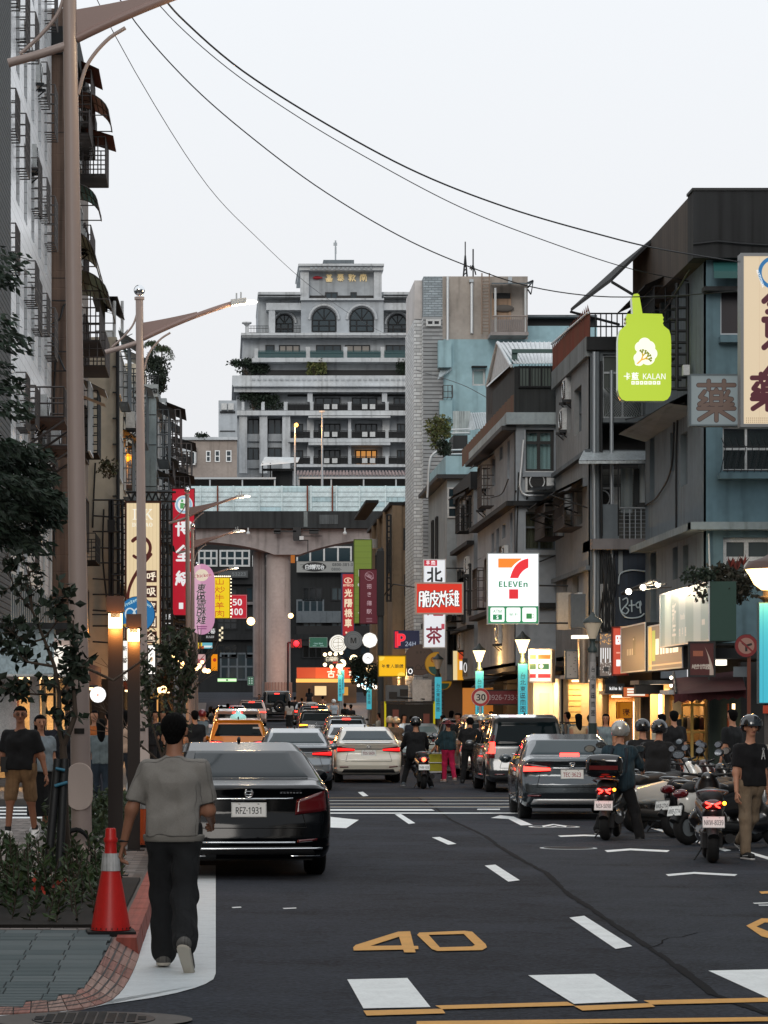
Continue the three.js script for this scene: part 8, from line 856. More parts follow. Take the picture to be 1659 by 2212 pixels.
function scooter(label,x,d,ry,color,o={}){
scoGeo??={body:nets(scoF,[-.36,.14,-.75],[.36,1.16,.82],.022),seat:nets(scoSeat,[-.26,.66,-.36],[.26,.95,.74],.02)};
const g=thing('motor_scooter',label,'scooter',V(x,ground(d)+(o.y??0),-d),o.group,ry);g.local=true;g.rotation.z=o.lean??0;
rawMesh(scoGeo.body,paint(color,{metal:.1}),'body',g);rawMesh(scoGeo.seat,mat('#101011',{rough:.65}),'seat',g);
for(const[z,w]of[[.62,.12],[-.66,.1]]){const wl=new THREE.Group();wl.name='wheel';wl.position.set(0,.235,z);g.add(wl);const t=new THREE.TorusGeometry(.175,.06,10,28);t.rotateY(Math.PI / 2);t.scale(w / .1,1,1);rawMesh(boxUV(t),M.rubber,'tyre',wl);const h=new THREE.CylinderGeometry(.12,.12,.07,16);h.rotateZ(Math.PI / 2);rawMesh(boxUV(h),M.greyd,'rim',wl);}
new B().bar(V(-.08,.3,-.64),V(-.05,.7,-.52),.03).bar(V(.08,.3,-.64),V(.05,.7,-.52),.03).to('fork',M.iron,g);{const m=new THREE.TorusGeometry(.25,.035,6,14,2.0);m.rotateZ(.6);m.rotateY(Math.PI / 2);m.scale(1.9,1,1);m.translate(0,.235,-.66);rawMesh(boxUV(m),paint(color),'front_mudguard',g);}
new B().bar(V(-.33,1.05,-.38),V(-.1,1.03,-.47),.018).bar(V(.33,1.05,-.38),V(.1,1.03,-.47),.018).bar(V(-.12,1.03,-.47),V(.12,1.03,-.47),.03).to('handlebar',M.blk,g);
for(const s of[-1,1]){const m=new B();m.bar(V(s*.22,1.05,-.44),V(s*.33,1.26,-.46),.009);const e=new THREE.SphereGeometry(.075,12,8);e.scale(1.15,.72,.35);e.translate(s*.36,1.28,-.46);m.add(e);const mm=m.to('mirror',M.blk,g);const q=new THREE.CircleGeometry(.06,16);q.scale(1.15,.72,1);q.translate(s*.36,1.28,-.43);rawMesh(q,M.chrome,'mirror_glass',mm);}
{const t=new THREE.SphereGeometry(.11,16,10);t.scale(1.25,.6,.5);t.translate(0,.7,.7);rawMesh(boxUV(t),LAMP_OFF,'tail_light',g);if(o.lit){const l=new B();for(const s of[-1,1])l.bar(V(s*.02,.7,.757),V(s*.09,.73,.74),.012).bar(V(s*.03,.69,.757),V(s*.08,.665,.745),.01);l.to('lit_lamp',BRAKE,g);if(o.amber){const a=new B();a.sph(V(.135,.72,.72),.022,8,6);a.to('indicator',glow('#ff9a20',14),g);}}if(o.big){const l=new B();l.sph(V(0,.7,.75),.05,10,8);l.to('lit_lamp',glow('#ff4028',14),g);}}
new B().bar(V(0,.55,.68),V(0,.32,.86),.05,8,.07).to('rear_mudguard',M.blk,g);if(o.plate)numberPlate(g,.26,.14,V(0,o.py??.47,.86),o.plate,'#14181c',-.3);else numberPlate(g,.26,.14,V(0,.47,.84),'MKB-2714','#14181c',-.3);
new B().bar(V(.15,.26,.15),V(.2,.3,.72),.05,10,.06).to('exhaust',M.dark,g);new B().box(-.12,.18,.1,.12,.36,.6).to('engine',M.dark,g);new B().bar(V(-.08,.2,.15),V(-.2,.02,.25),.012).to('side_stand',M.iron,g);new B().tube([V(-.15,.82,.45),V(-.17,.86,.66),V(0,.88,.76),V(.17,.86,.66),V(.15,.82,.45)],.014,6,20).to('grab_rail',M.galv,g);
{const e=new THREE.SphereGeometry(.09,12,8);e.scale(1.3,.7,.5);e.translate(0,.95,-.6);rawMesh(boxUV(e),M.glassb,'headlight',g);}
if(o.box){const f=(q,y,z)=>{const dx=Math.abs(q)-.17,dy=Math.abs(y-1.05)-.06,dz=Math.abs(z-.62)-.13;return Math.hypot(Math.max(dx,0),Math.max(dy,0),Math.max(dz,0))-.09-.02*Math.cos(q*6);};const b=rawMesh(nets(f,[-.34,.85,.3],[.34,1.28,.94],.02),paint('#0c0d0f',{rough:.12}),'top_box',g);new B().box(-.2,1.0,.835,.2,1.06,.86).to('reflector',LAMP_OFF,b);new B().box(-.1,.86,.5,.1,.93,.7).to('box_rack',M.iron,g);}
if(o.lit)lightAt('point',g.localToWorld(V(0,.72,.95)).applyMatrix4(new THREE.Matrix4()),'#ff3020',.05,{r:4});
return g;
}
scooter('black scooter with a top box ridden by the person in a grey helmet',5.57,39.8,-.26,'#0d0e10',{plate:'NEX-5098',lit:true,amber:true,box:true,py:.5});
scooter('black scooter with lit tail and amber flasher beside the helmeted pedestrian',5.95,33.9,-.12,'#120f10',{plate:'NKW-8039',lit:true,amber:true,py:.5});
scooter('black scooter with a bright red tail lamp ridden down the middle of the road',4.76,66.3,0,'#141012',{plate:'PHM-1638',big:true,py:.52});
scooter('dark scooter ridden by the black helmeted rider beyond the grey helmet',6.35,44.5,-.3,'#15161a',{});
const PK='scooters parked along the right kerb';
[['white scooter with dark seat parked at an angle, nearest of the parked row',6.85,38.2,-.95,'#d9d8d2'],['white scooter partly hidden behind the ridden top box scooter',6.75,42.0,-1.05,'#cfd2d0'],['dark blue scooter parked between the white ones and the pavement',7.3,39.6,-.8,'#1a2436'],['black scooter parked with mirrors raised behind the amber flasher',6.95,37.0,-.85,'#101114'],['black scooter parked farther along behind the white ones',7.3,45.5,-1.0,'#15171a'],['dark scooter parked at the kerb beyond the ridden ones',7.35,50,-.9,'#1c1d20']].forEach(a=>scooter(...a,{group:PK,lean:.08}));
[['black scooter squeezed between the white one and the ridden top box scooter',7.0,40.4,-.9,'#0e0f12'],['dark red scooter parked behind the black mirrors',7.25,43.4,-.95,'#2c1416'],['charcoal scooter parked before the bag shop kerb',7.35,47.6,-.85,'#1d1f22']].forEach(a=>scooter(...a,{group:PK,lean:.08}));
[['far parked scooter under the dark round tree',6.9,118,-.6,'#14161a'],['second far parked scooter under the dark round tree',6.7,126,-.5,'#202226'],['third far scooter by the crossing',6.2,138,-.2,'#2a1c1c'],['far scooter standing by the left kerb crowd',.1,118,.5,'#3a3f44'],['left far scooter nearest the bushy tree',-.4,104,.4,'#262a2c'],['two person scooter ahead of the middle rider',4.95,88,.05,'#2a2a2a']].forEach(a=>scooter(...a));
// ---------------------------------------------------------------- people
const SKIN=mat('#a8775c',{rough:.6}),SKIN2=mat('#8f6048',{rough:.6}),HAIR=mat('#070606',{rough:.95,spec:.3}),EYE=mat('#0a0808',{rough:.2});
const fabric=(c,o={})=>mat(c,{rough:.95,map:T.stain,s:.9,bump:T.fold,bsz:.55,bs:.014,...o});
const R3=(v,ax,a)=>v.clone().applyAxisAngle(ax,a*Math.PI / 180),AX=V(1,0,0),AY=V(0,1,0),AZ=V(0,0,1);
function skeleton(o){ 
const h=o.h??1.72,J={h},w=(o.wide??1)*h,dn=V(0,-1,0),lean=o.lean??0,tw=o.twist??0;
const hip=V(0,0,0);J.hip=hip;const up=R3(R3(V(0,1,0),AX,-lean),AZ,o.side??0);J.up=up;J.chest=hip.clone().addScaledVector(up,.2*h);J.neck=hip.clone().addScaledVector(up,.29*h);const hup=R3(up,AX,-(o.nod??0));J.hup=hup;J.head=J.neck.clone().addScaledVector(hup,.115*h).add(V(0,0,-.012*h));const rt=R3(V(1,0,0),AY,tw);
for(const[s,k]of[[-1,'L'],[1,'R']]){
const[f=0,kn=0,out=3]=o['leg'+k]??[],[af=0,ao=8,el=10,tuck=0]=o['arm'+k]??[];
const H0_=J['hip'+k]=V(s*.052*w,-.01*h,0),td=R3(R3(dn,AX,f),AZ,s*out),sd=R3(R3(dn,AX,f-kn),AZ,s*(out+(o['spl'+k]??0)));J['knee'+k]=H0_.clone().addScaledVector(td,.243*h);J['ank'+k]=J['knee'+k].clone().addScaledVector(sd,.236*h);const fp=(o['foot'+k]??0)+(f-kn)*(o.flat===false?1:0),fd=R3(R3(V(0,0,-1),AX,fp),AY,-s*8);J['heel'+k]=J['ank'+k].clone().add(R3(V(0,-.028*h,.018*h),AX,fp));J['toe'+k]=J['heel'+k].clone().addScaledVector(fd,.118*h).add(V(0,-.004*h,0));
const S0=J['sh'+k]=J.hip.clone().addScaledVector(up,.256*h).addScaledVector(rt,s*.104*w),ad=R3(R3(dn,AX,af),AZ,s*ao),fdv=R3(R3(dn,AX,af+el),AZ,s*(ao-tuck));J['elb'+k]=S0.clone().addScaledVector(ad,.172*h);J['wr'+k]=J['elb'+k].clone().addScaledVector(fdv,.148*h);J['hd'+k]=fdv;
}
const low=Math.min(J.heelL.y,J.heelR.y,J.toeL.y,J.toeR.y)-.024*h,dy=o.seat!==undefined?o.seat:-low;for(const k in J)if(J[k].isVector3&&!['up','hup','hdL','hdR'].includes(k))J[k].y+=dy;return J;
}
const bone=(a,b,r0,r1)=>({f:rcone(a.x,a.y,a.z,b.x,b.y,b.z,r0,r1),lo:[Math.min(a.x,b.x),Math.min(a.y,b.y),Math.min(a.z,b.z)],hi:[Math.max(a.x,b.x),Math.max(a.y,b.y),Math.max(a.z,b.z)],r:Math.max(r0,r1)});
function meshBones(bs,k,c,cut){const lo=[9,9,9],hi=[-9,-9,-9];for(const b of bs)for(let i=0;i<3;i++){lo[i]=Math.min(lo[i],b.lo[i]-b.r-c*2);hi[i]=Math.max(hi[i],b.hi[i]+b.r+c*2);}const fs=bs.map(b=>b.f);const f=(x,y,z)=>{let d=fs[0](x,y,z);for(let i=1;i<fs.length;i++)d=smin(d,fs[i](x,y,z),k);return cut?cut(d,x,y,z):d;};return nets(f,lo,hi,c);}
function handBones(J,k,o){ 
const h=J.h,s=k==='L'?-1:1,d=J['hd'+k].clone().normalize(),w=J['wr'+k],side=new THREE.Vector3().crossVectors(d,V(s,0,0)).normalize(),pn=new THREE.Vector3().crossVectors(side,d).normalize().multiplyScalar(-s),out=[],curl=o['curl'+k]??28;
const fw=side.z>0?side.clone().negate():side;const palm=w.clone().addScaledVector(d,.052*h);for(const t of[-1,0,1])out.push(bone(w.clone().addScaledVector(d,.01).addScaledVector(fw,t*.012),palm.clone().addScaledVector(fw,t*.022),.013,.0125));
const inn=V(-s,0,0).addScaledVector(d,d.x*s).normalize();[[1.5,.043,0],[.5,.049,1],[-.5,.045,1],[-1.5,.035,0]].forEach(([t,L])=>{const p0=palm.clone().addScaledVector(fw,t*.0175),a=curl*Math.PI / 180,d1=d.clone().multiplyScalar(Math.cos(a)).addScaledVector(inn,Math.sin(a)),d2=d.clone().multiplyScalar(Math.cos(a*2.3)).addScaledVector(inn,Math.sin(a*2.3)),p1=p0.clone().addScaledVector(d1,L*.9),p2=p1.clone().addScaledVector(d2,L*.8);out.push(bone(p0,p1,.0095,.0085),bone(p1,p2,.0085,.007));});
const t0=w.clone().addScaledVector(d,.025).addScaledVector(fw,.022),t1=t0.clone().addScaledVector(d,.03).addScaledVector(fw,.022).addScaledVector(inn,.012),t2=t1.clone().addScaledVector(d,.026).addScaledVector(inn,.014);out.push(bone(t0,t1,.012,.01),bone(t1,t2,.01,.008));return out;
}
const personCache={};
function person(label,x,d,ry,o={}){
const g=thing('person',label,'person',V(x,o.y??(ground(d)+(o.walk?.12:0)),-d),o.group,ry);g.local=true;const c=o.cell??(d<30?.013:d<55?.019:.028),J=skeleton(o),h=J.h,fat=o.fat??1,key=JSON.stringify([o.h,o.legL,o.legR,o.armL,o.armR,o.lean,o.seat,o.sleeve,o.pant,o.hair,o.wide,fat,c,o.helmet,o.nod,o.skirt,o.loose,o.dress,o.yaw,o.side,o.splL,o.splR,o.footL,o.footR,o.long]);
const G=personCache[key]??=(()=>{
const r={},near=c<.02,fs=.5+.5*fat;const body=[],leg=k=>[bone(J['hip'+k],J['knee'+k],.046*h,.033*h),bone(J['knee'+k],J['ank'+k],.032*h,.021*h)],arm=k=>[bone(J['sh'+k],J['elb'+k],.029*h*fs,.023*h*fs),bone(J['elb'+k],J['wr'+k],.0235*h*fs,.0155*h)],foot=k=>[bone(J['heel'+k],J['toe'+k],.026*h,.019*h),bone(J['ank'+k],J['heel'+k],.022*h,.024*h)];
const torso=g2=>{const a=[];for(const s of[-1,1]){const dx=s*.042*h*fs;a.push(bone(V(J.hip.x+dx,J.hip.y,J.hip.z),J.chest.clone().add(V(dx*1.15,0,0)),.06*h*fat+g2,.062*h*fs+g2));}const nk=J.neck.clone().addScaledVector(J.up,-.02*h);a.push(bone(J.chest,J.neck.clone().addScaledVector(J.up,-.05*h),.066*h*fs+g2,.05*h+g2*.6));for(const k of 'LR')a.push(bone(nk,J['sh'+k],.03*h+g2*.4,.029*h+g2*.5),bone(J.chest,J['sh'+k].clone().addScaledVector(J.up,-.03*h),.05*h+g2*.6,.03*h+g2*.5));return a;};
const hd=J.head,hr=.052*h,fy=R3(V(0,0,-1),AY,o.yaw??0),HB=[bone(hd.clone().add(V(0,.018*h,0)).addScaledVector(fy,-.008*h),hd.clone().add(V(0,.02*h,0)).addScaledVector(fy,.006*h),.0465*h,.045*h),bone(hd.clone().add(V(0,-.012*h,0)).addScaledVector(fy,.012*h),hd.clone().add(V(0,-.038*h,0)).addScaledVector(fy,.022*h),.038*h,.022*h),bone(J.neck.clone().addScaledVector(J.up,-.02*h),hd.clone().add(V(0,-.02*h,0)),.034*h*fs,.031*h)];
if(near){const rt=R3(fy,AY,90),nb=hd.clone().addScaledVector(fy,.05*h).add(V(0,.008*h,0));HB.push(bone(nb,nb.clone().add(V(0,-.02*h,0)).addScaledVector(fy,.008*h),.005*h,.009*h));for(const s of[-1,1])HB.push(bone(hd.clone().addScaledVector(rt,s*.047*h).add(V(0,.008*h,0)),hd.clone().addScaledVector(rt,s*.047*h).add(V(0,-.008*h,0)),.0095*h,.007*h));}
const mainB=[...torso(0),...leg('L'),...leg('R'),...arm('L'),...arm('R'),HB[2]];if(!near)for(const k of 'LR'){const e=J['wr'+k].clone().addScaledVector(J['hd'+k],.09*h);mainB.push(bone(J['wr'+k],e,.018*h,.014*h),bone(J['wr'+k].clone().addScaledVector(J['hd'+k],.03*h),J['wr'+k].clone().addScaledVector(J['hd'+k],.055*h).add(V(0,0,-.03*h)),.01*h,.008*h));}
const parts=[meshBones(mainB,.045,c)];parts.push(meshBones(HB,near?.02:.03,near?.006:c*.7));if(near)for(const k of 'LR')parts.push(meshBones(handBones(J,k,o),.006,d<30?.0035:.005));r.body=mergeGeometries(parts);
const sl=o.sleeve??.75,sleeve=k=>{const e=J['sh'+k].clone().lerp(J['elb'+k],Math.min(1,sl)),a=[bone(J['sh'+k],e,.036*h*fs,(.032+.006*(o.loose??1))*h*fs)];if(sl>1)a.push(bone(J['elb'+k],J['elb'+k].clone().lerp(J['wr'+k],sl-1),.03*h*fs,.025*h));return a;};
const L=o.loose??1,hem=J.hip.y-.012*h-(o.long??0)*h;const tb=[...torso(.012+.006*L),...sleeve('L'),...sleeve('R'),bone(J.hip.clone().add(V(-.04*h,-.005*h-(o.long??0)*h,0)),J.hip.clone().add(V(.04*h,-.005*h-(o.long??0)*h,0)),.079*h*fat+.01*(.5+.5*L),.079*h*fat+.01*(.5+.5*L)),bone(J.hip.clone().add(V(-.04*h,.05*h,0)),J.hip.clone().add(V(.04*h,.05*h,0)),.071*h*fat+.014*L,.071*h*fat+.014*L),bone(J.neck.clone().addScaledVector(J.up,-.035*h),J.neck.clone().addScaledVector(J.up,-.012*h),.05*h,.037*h)];const seated=o.seat!==undefined;
r.shirt=o.sleeve===null?null:meshBones(tb,.04,c,(dd,X1,Y1,Z1)=>{let q=dd;if(!seated)q=smax(q,hem-Y1,.012);const fold=L*.0022*(Math.sin(X1*44+Y1*9+Z1*19)+Math.sin(X1*23-Y1*31+1.3*Math.sin(Y1*14))+.8*Math.sin(Z1*37+X1*29+Y1*5));for(const k of 'LR')if(sl<=1){const S=J['sh'+k],E=J['elb'+k],ad=E.clone().sub(S).normalize(),t=(X1-S.x)*ad.x+(Y1-S.y)*ad.y+(Z1-S.z)*ad.z,lim=S.distanceTo(E)*sl;if(Math.abs(X1)>Math.abs(S.x)+.0&&t>lim-.01)q=smax(q,t-lim,.01);}return q+fold;});
if(o.rib){const e=.084*h*fat;r.rib=meshBones([bone(J.hip.clone().add(V(-.04*h,-.005*h,0)),J.hip.clone().add(V(.04*h,-.005*h,0)),e,e)],.02,c,(dd,X1,Y1)=>smax(smax(dd,J.hip.y-.034*h-Y1,.01),Y1-J.hip.y+.004*h,.01));}const pl=o.pant??1,pleg=k=>{const a=[];if(pl<=.5)a.push(bone(J['hip'+k],J['hip'+k].clone().lerp(J['knee'+k],pl*1.9),.058*h,.054*h));else a.push(bone(J['hip'+k],J['knee'+k],.056*h,(.038+.006*(o.baggy??1))*h),bone(J['knee'+k],J['knee'+k].clone().lerp(J['ank'+k],(pl-.5)*2),(.038+.006*(o.baggy??1))*h,(.026+.011*(o.baggy??1))*h));return a;};
const sk=o.skirt;r.pants=meshBones(sk?[bone(J.hip.clone().add(V(0,.01*h,0)),J.hip.clone().lerp(J.ankL.clone().add(J.ankR).multiplyScalar(.5),sk),.07*h,.1*h),...['L','R'].map(k=>bone(J['hip'+k],J['hip'+k].clone().lerp(J['ank'+k],sk),.06*h,.06*h))]:[bone(J.hip.clone().add(V(-.043*h*fs,.012*h,0)),J.hip.clone().add(V(.043*h*fs,.012*h,0)),.071*h*fat,.071*h*fat),bone(J.hip.clone().add(V(-.046*h,-.03*h,0)),J.hip.clone().add(V(.046*h,-.03*h,0)),.062*h*fat,.062*h*fat),...pleg('L'),...pleg('R')],.04,c,(dd,X1,Y1,Z1)=>{let q=dd;if(!seated)q=smax(q,Y1-(J.hip.y+.04*h),.01);if(sk)q=smax(q,J.hip.y-(J.hip.y-J.ankL.y)*sk-Y1,.01);return q+.0016*(o.baggy??1)*(Math.sin(Y1*34+X1*33)+Math.sin(Y1*19-Z1*31+X1*17));});
const shoe=k=>meshBones([bone(J['heel'+k].clone().add(V(0,.004*h,0)),J['toe'+k].clone().add(V(0,.004*h,0)),.03*h,.023*h),bone(J['ank'+k].clone().add(V(0,-.01*h,0)),J['heel'+k],.026*h,.028*h)],.02,Math.min(c,.016),(dd,X1,Y1,Z1)=>{const a=J['heel'+k],b=J['toe'+k],f=b.clone().sub(a).normalize(),n=V(0,1,0).addScaledVector(f,-f.y).normalize();return smax(dd,-((X1-a.x)*n.x+(Y1-a.y)*n.y+(Z1-a.z)*n.z)-.016*h,.008);});r.shoeL=shoe('L');r.shoeR=shoe('R');
const sole=k=>meshBones([bone(J['heel'+k].clone().add(V(0,-.014*h,0)),J['toe'+k].clone().add(V(0,-.012*h,0)),.0295*h,.0235*h)],.01,Math.min(c,.016),(dd,X1,Y1,Z1)=>{const a=J['heel'+k],b=J['toe'+k],f=b.clone().sub(a).normalize(),n=V(0,1,0).addScaledVector(f,-f.y).normalize(),t=(X1-a.x)*n.x+(Y1-a.y)*n.y+(Z1-a.z)*n.z;return smax(smax(dd,t+.007*h,.004),-t-.024*h,.004);});r.soleL=sole('L');r.soleR=sole('R');
const hc=hd.clone().add(V(0,.02*h,0)).addScaledVector(fy,-.004*h);if(o.helmet)r.helmet=nets((X1,Y1,Z1)=>{const dx=X1-hc.x,dy=Y1-hc.y-.004*h,dz=Z1-hc.z,q=Math.hypot(dx,dy*.96,dz*.94)-.078*h,fwd=dx*fy.x+dz*fy.z;return smax(Math.max(q,-(q+.014*h)),Math.max(-(dy+.052*h),fwd>0?-(dy+.006*h-.0*fwd)-(fwd<.02?1:0):-9),.01);},[hc.x-.09*h,hc.y-.08*h,hc.z-.09*h],[hc.x+.09*h,hc.y+.1*h,hc.z+.09*h],Math.min(c,.016));
else if(o.hair!=='none'){const bs=[bone(hd.clone().add(V(0,.022*h,0)).addScaledVector(fy,-.012*h),hd.clone().add(V(0,.026*h,0)).addScaledVector(fy,.004*h),.0535*h,.05*h)];if(o.hair==='long'){bs.push(bone(hd.clone().addScaledVector(fy,-.02*h),J.neck.clone().add(V(0,-.06*h,0)).addScaledVector(fy,-.03*h),.05*h,.04*h));}else bs.push(bone(hd.clone().addScaledVector(fy,-.022*h).add(V(0,-.0*h,0)),hd.clone().add(V(0,-.022*h,0)).addScaledVector(fy,-.022*h),.042*h,.034*h));r.hair=meshBones(bs,.02,Math.min(c*.6,.012),(dd,X1,Y1,Z1)=>{const fwd=(X1-hd.x)*fy.x+(Z1-hd.z)*fy.z,yy=Y1-hd.y;let q=dd+.003*Math.sin(X1*190)*Math.sin(Z1*170+Y1*120);const lim=o.hair==='long'?.018*h:.004*h;if(yy<.038*h)q=smax(q,fwd-lim,.01);return q;});}
return r;
})();
rawMesh(G.body,o.skin??SKIN,'body',g);if(G.shirt)rawMesh(G.shirt,o.shirt??fabric('#222'),o.dress?'dress_top':'shirt',g);rawMesh(G.pants,o.pants??fabric('#1c1d20'),o.skirt?'skirt':'trousers',g);for(const k of 'LR'){rawMesh(G['shoe'+k],o.shoes??M.blk,'shoe',g);rawMesh(G['sole'+k],o.soles??M.wpl,'shoe_sole',g);}if(G.hair)rawMesh(G.hair,o.hairM??HAIR,'hair',g);if(G.helmet)rawMesh(G.helmet,o.helmet,'helmet',g);
g.J=J;g.G=G;o.more&&o.more(g,J,h);return g;
}
const eyes=(g,J,o={})=>{const h=J.h,fy=R3(V(0,0,-1),AY,o.yaw??0),rt=R3(fy,AY,90);for(const s of[-1,1]){const b=new B();b.sph(J.head.clone().add(V(0,.008*h,0)).addScaledVector(fy,.0465*h).addScaledVector(rt,s*.018*h),.006*h,8,6);b.to('eye',EYE,g);const w=new B();w.cbox(J.head.clone().add(V(0,.021*h,0)).addScaledVector(fy,.051*h).addScaledVector(rt,s*.018*h),.018*h,.003*h,.004*h,(o.yaw??0)*Math.PI / 180);w.to('eyebrow',HAIR,g);}const m=new B();m.cbox(J.head.clone().add(V(0,-.03*h,0)).addScaledVector(fy,.044*h),.026*h,.005*h,.008*h,(o.yaw??0)*Math.PI / 180);m.to('mouth',mat('#7a4038',{rough:.5}),g);};
// 1 the man walking in front
person('man in a grey knit shirt and dark loose trousers walking away beside the black saloon',-.34,19.5,-.12,{h:1.76,cell:.011,legL:[12,7,-.5],legR:[-12,30,-1],splR:9,footR:-50,rib:1,armL:[-4,21,14,6],armR:[8,10,62,16],wide:1.03,fat:1.0,lean:2,nod:3,yaw:-12,sleeve:.82,loose:1.4,baggy:2.2,curlL:34,skin:mat('#94664e',{rough:.6}),shirt:mat('#8f8b85',{rough:1,map:T.knit,s:.12,bump:T.fold,bsz:.6,bs:.012}),pants:fabric('#1d1f22'),shoes:mat('#6d6c6a',{rough:.8,map:T.dirt,s:.2}),soles:mat('#b8b2a6',{rough:.8}),more:(g,J,h)=>{
const b=new B();b.add(new THREE.TorusGeometry(.028,.009,8,20).rotateX(Math.PI / 2).translate(J.wrL.x,J.wrL.y+.02,J.wrL.z));b.to('wristwatch',M.blk,g);const c=new B();const e=J.wrL.clone().addScaledVector(J.hdL,.08);c.bar(e.clone().add(V(.0,.03,-.02)),e.clone().add(V(.02,.09,-.03)),.004);c.to('cigarette',M.wpl,g);const k=new B();k.add(new THREE.TorusGeometry(.064,.012,8,28).rotateX(Math.PI / 2-.15).translate(J.neck.x,J.neck.y-.016,J.neck.z+.004));k.to('collar',mat('#85827d',{rough:1,map:T.knit,s:.1}),g);rawMesh(g.G.rib,mat('#8a867f',{rough:1,map:T.knit,s:.05}),'hem_rib',g);}});
// 2 left pavement
person('man in a black t-shirt and tan shorts with glasses walking towards us on the left',X(45,36.4),36.4,Math.PI-.25,{walk:1,h:1.7,cell:.014,fat:1.18,wide:1.08,legL:[-9,6,3],legR:[12,8,3],footL:-18,armL:[-8,16,12],armR:[6,14,14],yaw:18,pant:.46,sleeve:.8,baggy:1.6,skin:SKIN2,shirt:fabric('#0e0f12'),pants:fabric('#8f6f4e'),shoes:mat('#d8d6d2',{rough:.7}),soles:mat('#e4e2de',{rough:.7}),more:(g,J,h)=>{eyes(g,J,{yaw:18});const b=new B(),fy=R3(V(0,0,-1),AY,18),rt=R3(fy,AY,90);for(const s of[-1,1]){const t=new THREE.TorusGeometry(.02,.003,6,18);t.rotateY(18*Math.PI / 180);const p=J.head.clone().add(V(0,.012*h,0)).addScaledVector(fy,.056*h).addScaledVector(rt,s*.019*h);t.translate(p.x,p.y,p.z);b.add(t);b.bar(p.clone().addScaledVector(rt,s*.02),J.head.clone().addScaledVector(rt,s*.05*h).add(V(0,.014*h,0)),.002);}b.to('glasses',M.blk,g);const k=new B();for(const q of 'LR')k.bar(J['ank'+q].clone().add(V(0,.0,0)),J['ank'+q].clone().add(V(0,.06,0)),.042,12,.044);k.to('socks',M.blk,g);const bag=new B();bag.cbox(J.hip.clone().add(V(.16,.05,-.1)),.16,.2,.08,.3);bag.to('waist_bag',M.blk,g);}});
person('long haired woman in a pale top and black skirt behind the man in shorts',X(86,38.6),38.6,Math.PI+.5,{walk:1,h:1.62,cell:.016,hair:'long',yaw:-10,skirt:.8,sleeve:.55,legL:[-6,4],legR:[8,6],shirt:fabric('#8f9aa0'),pants:fabric('#0d0d10'),shoes:M.wpl,more:(g,J)=>eyes(g,J,{yaw:-10})});
person('man in a dark shirt seen from behind by the young tree',X(126,41),41,.1,{walk:1,h:1.7,fat:1.1,legL:[6,4],legR:[-8,14],shirt:fabric('#1a1c26'),pants:fabric('#14151a')});
person('person in black with blue jeans behind the big lamp pole',X(150,39),39.4,-.1,{walk:1,h:1.66,legL:[-6,10],legR:[8,4],sleeve:1.4,shirt:fabric('#0e1018'),pants:fabric('#28465a')});
person('woman in a grey shirt carrying a white plastic bag beyond the lamp pole',X(218,50),50,.15,{y:0,h:1.66,legL:[5,4],legR:[-7,12],armL:[2,22,8],shirt:fabric('#6f7a7c'),pants:fabric('#26323e'),hair:'long',more:(g,J)=>{const e=J.wrL.clone().addScaledVector(J.hdL,.1);const b=new B(),s=new THREE.SphereGeometry(.13,12,10);s.scale(1,1.15,.8);s.translate(e.x,e.y-.24,e.z);b.add(s);b.bar(e,e.clone().add(V(-.06,-.14,0)),.02,5,.05).bar(e,e.clone().add(V(.06,-.14,0)),.02,5,.05);const o2=b.to('plastic_bag',mat('#d8dcea',{rough:.4,trans:.4}),g);}});
const leftCrowd=[[238,52,1.66,'#c08a6a','#3a3a44',.3],[205,55,1.62,'#b8642a','#2a2c38',2.8],[268,54,1.6,'#c9a890','#30333a',-.6],[322,66,1.7,'#15161a','#1c1d22',.1],[336,70,1.66,'#0f1013','#202228',2.9],[352,74,1.7,'#8fa0a8','#2a2f3a',3.0],[366,78,1.68,'#1a1b1f','#111',.2],[421,62,1.66,'#101114','#0f1013',.3],[437,84,1.72,'#7d94a0','#8a8478',.8],[446,92,1.7,'#3a4a5a','#1c1c20',1.2],[424,96,1.68,'#141518','#2a2a2e',-.4],[462,118,1.7,'#22262c','#18181c',.2],[470,124,1.72,'#1a1c20','#202022',.5],[478,132,1.7,'#d0c8bc','#20242c',.1],[492,140,1.7,'#15171a','#1a1a1e',.4],[508,128,1.68,'#2a2d33','#1c1d20',.3],[384,88,1.66,'#5a3a34','#202024',2.7]];
const lcWords=['peach top','orange top','pale peach top','black shirt by the second pole','black shirt turned towards us','grey blue shirt','dark shirt half hidden by leaves','black outfit with a white bag','denim jacket and red helmet','slate jacket beside the denim one','black shirt at the kerb','charcoal jacket near the far scooters','dark jacket with a backpack','cream jacket far along the kerb','black shirt near the far orange car','dark grey shirt by the silver van','maroon shirt among the leaves'];
leftCrowd.forEach(([px,d,h,a,b,ry],i)=>person('person in '+lcWords[i]+' in the crowd along the left pavement',X(px,d),d,ry,{walk:d<100?1:0,y:ground(d)+.12,h:1.7,legL:i % 2?[6,4]:[-6,10],legR:i % 2?[-7,12]:[8,6],armR:i % 3?[4,8,20]:[20,8,60],shirt:fabric(a),pants:fabric(b),hair:i % 4===2?'long':'short',helmet:i===8?paint('#7a1f28'):undefined,more:i===7?(g,J)=>{const e=J.wrR;new B().cbox(e.clone().add(V(0,-.22,0)),.2,.26,.08).to('carrier_bag',M.wpl,g);}:i===12?(g,J)=>new B().cbox(J.chest.clone().add(V(0,.02,.15)),.28,.4,.14).to('backpack',M.dark,g):undefined}));
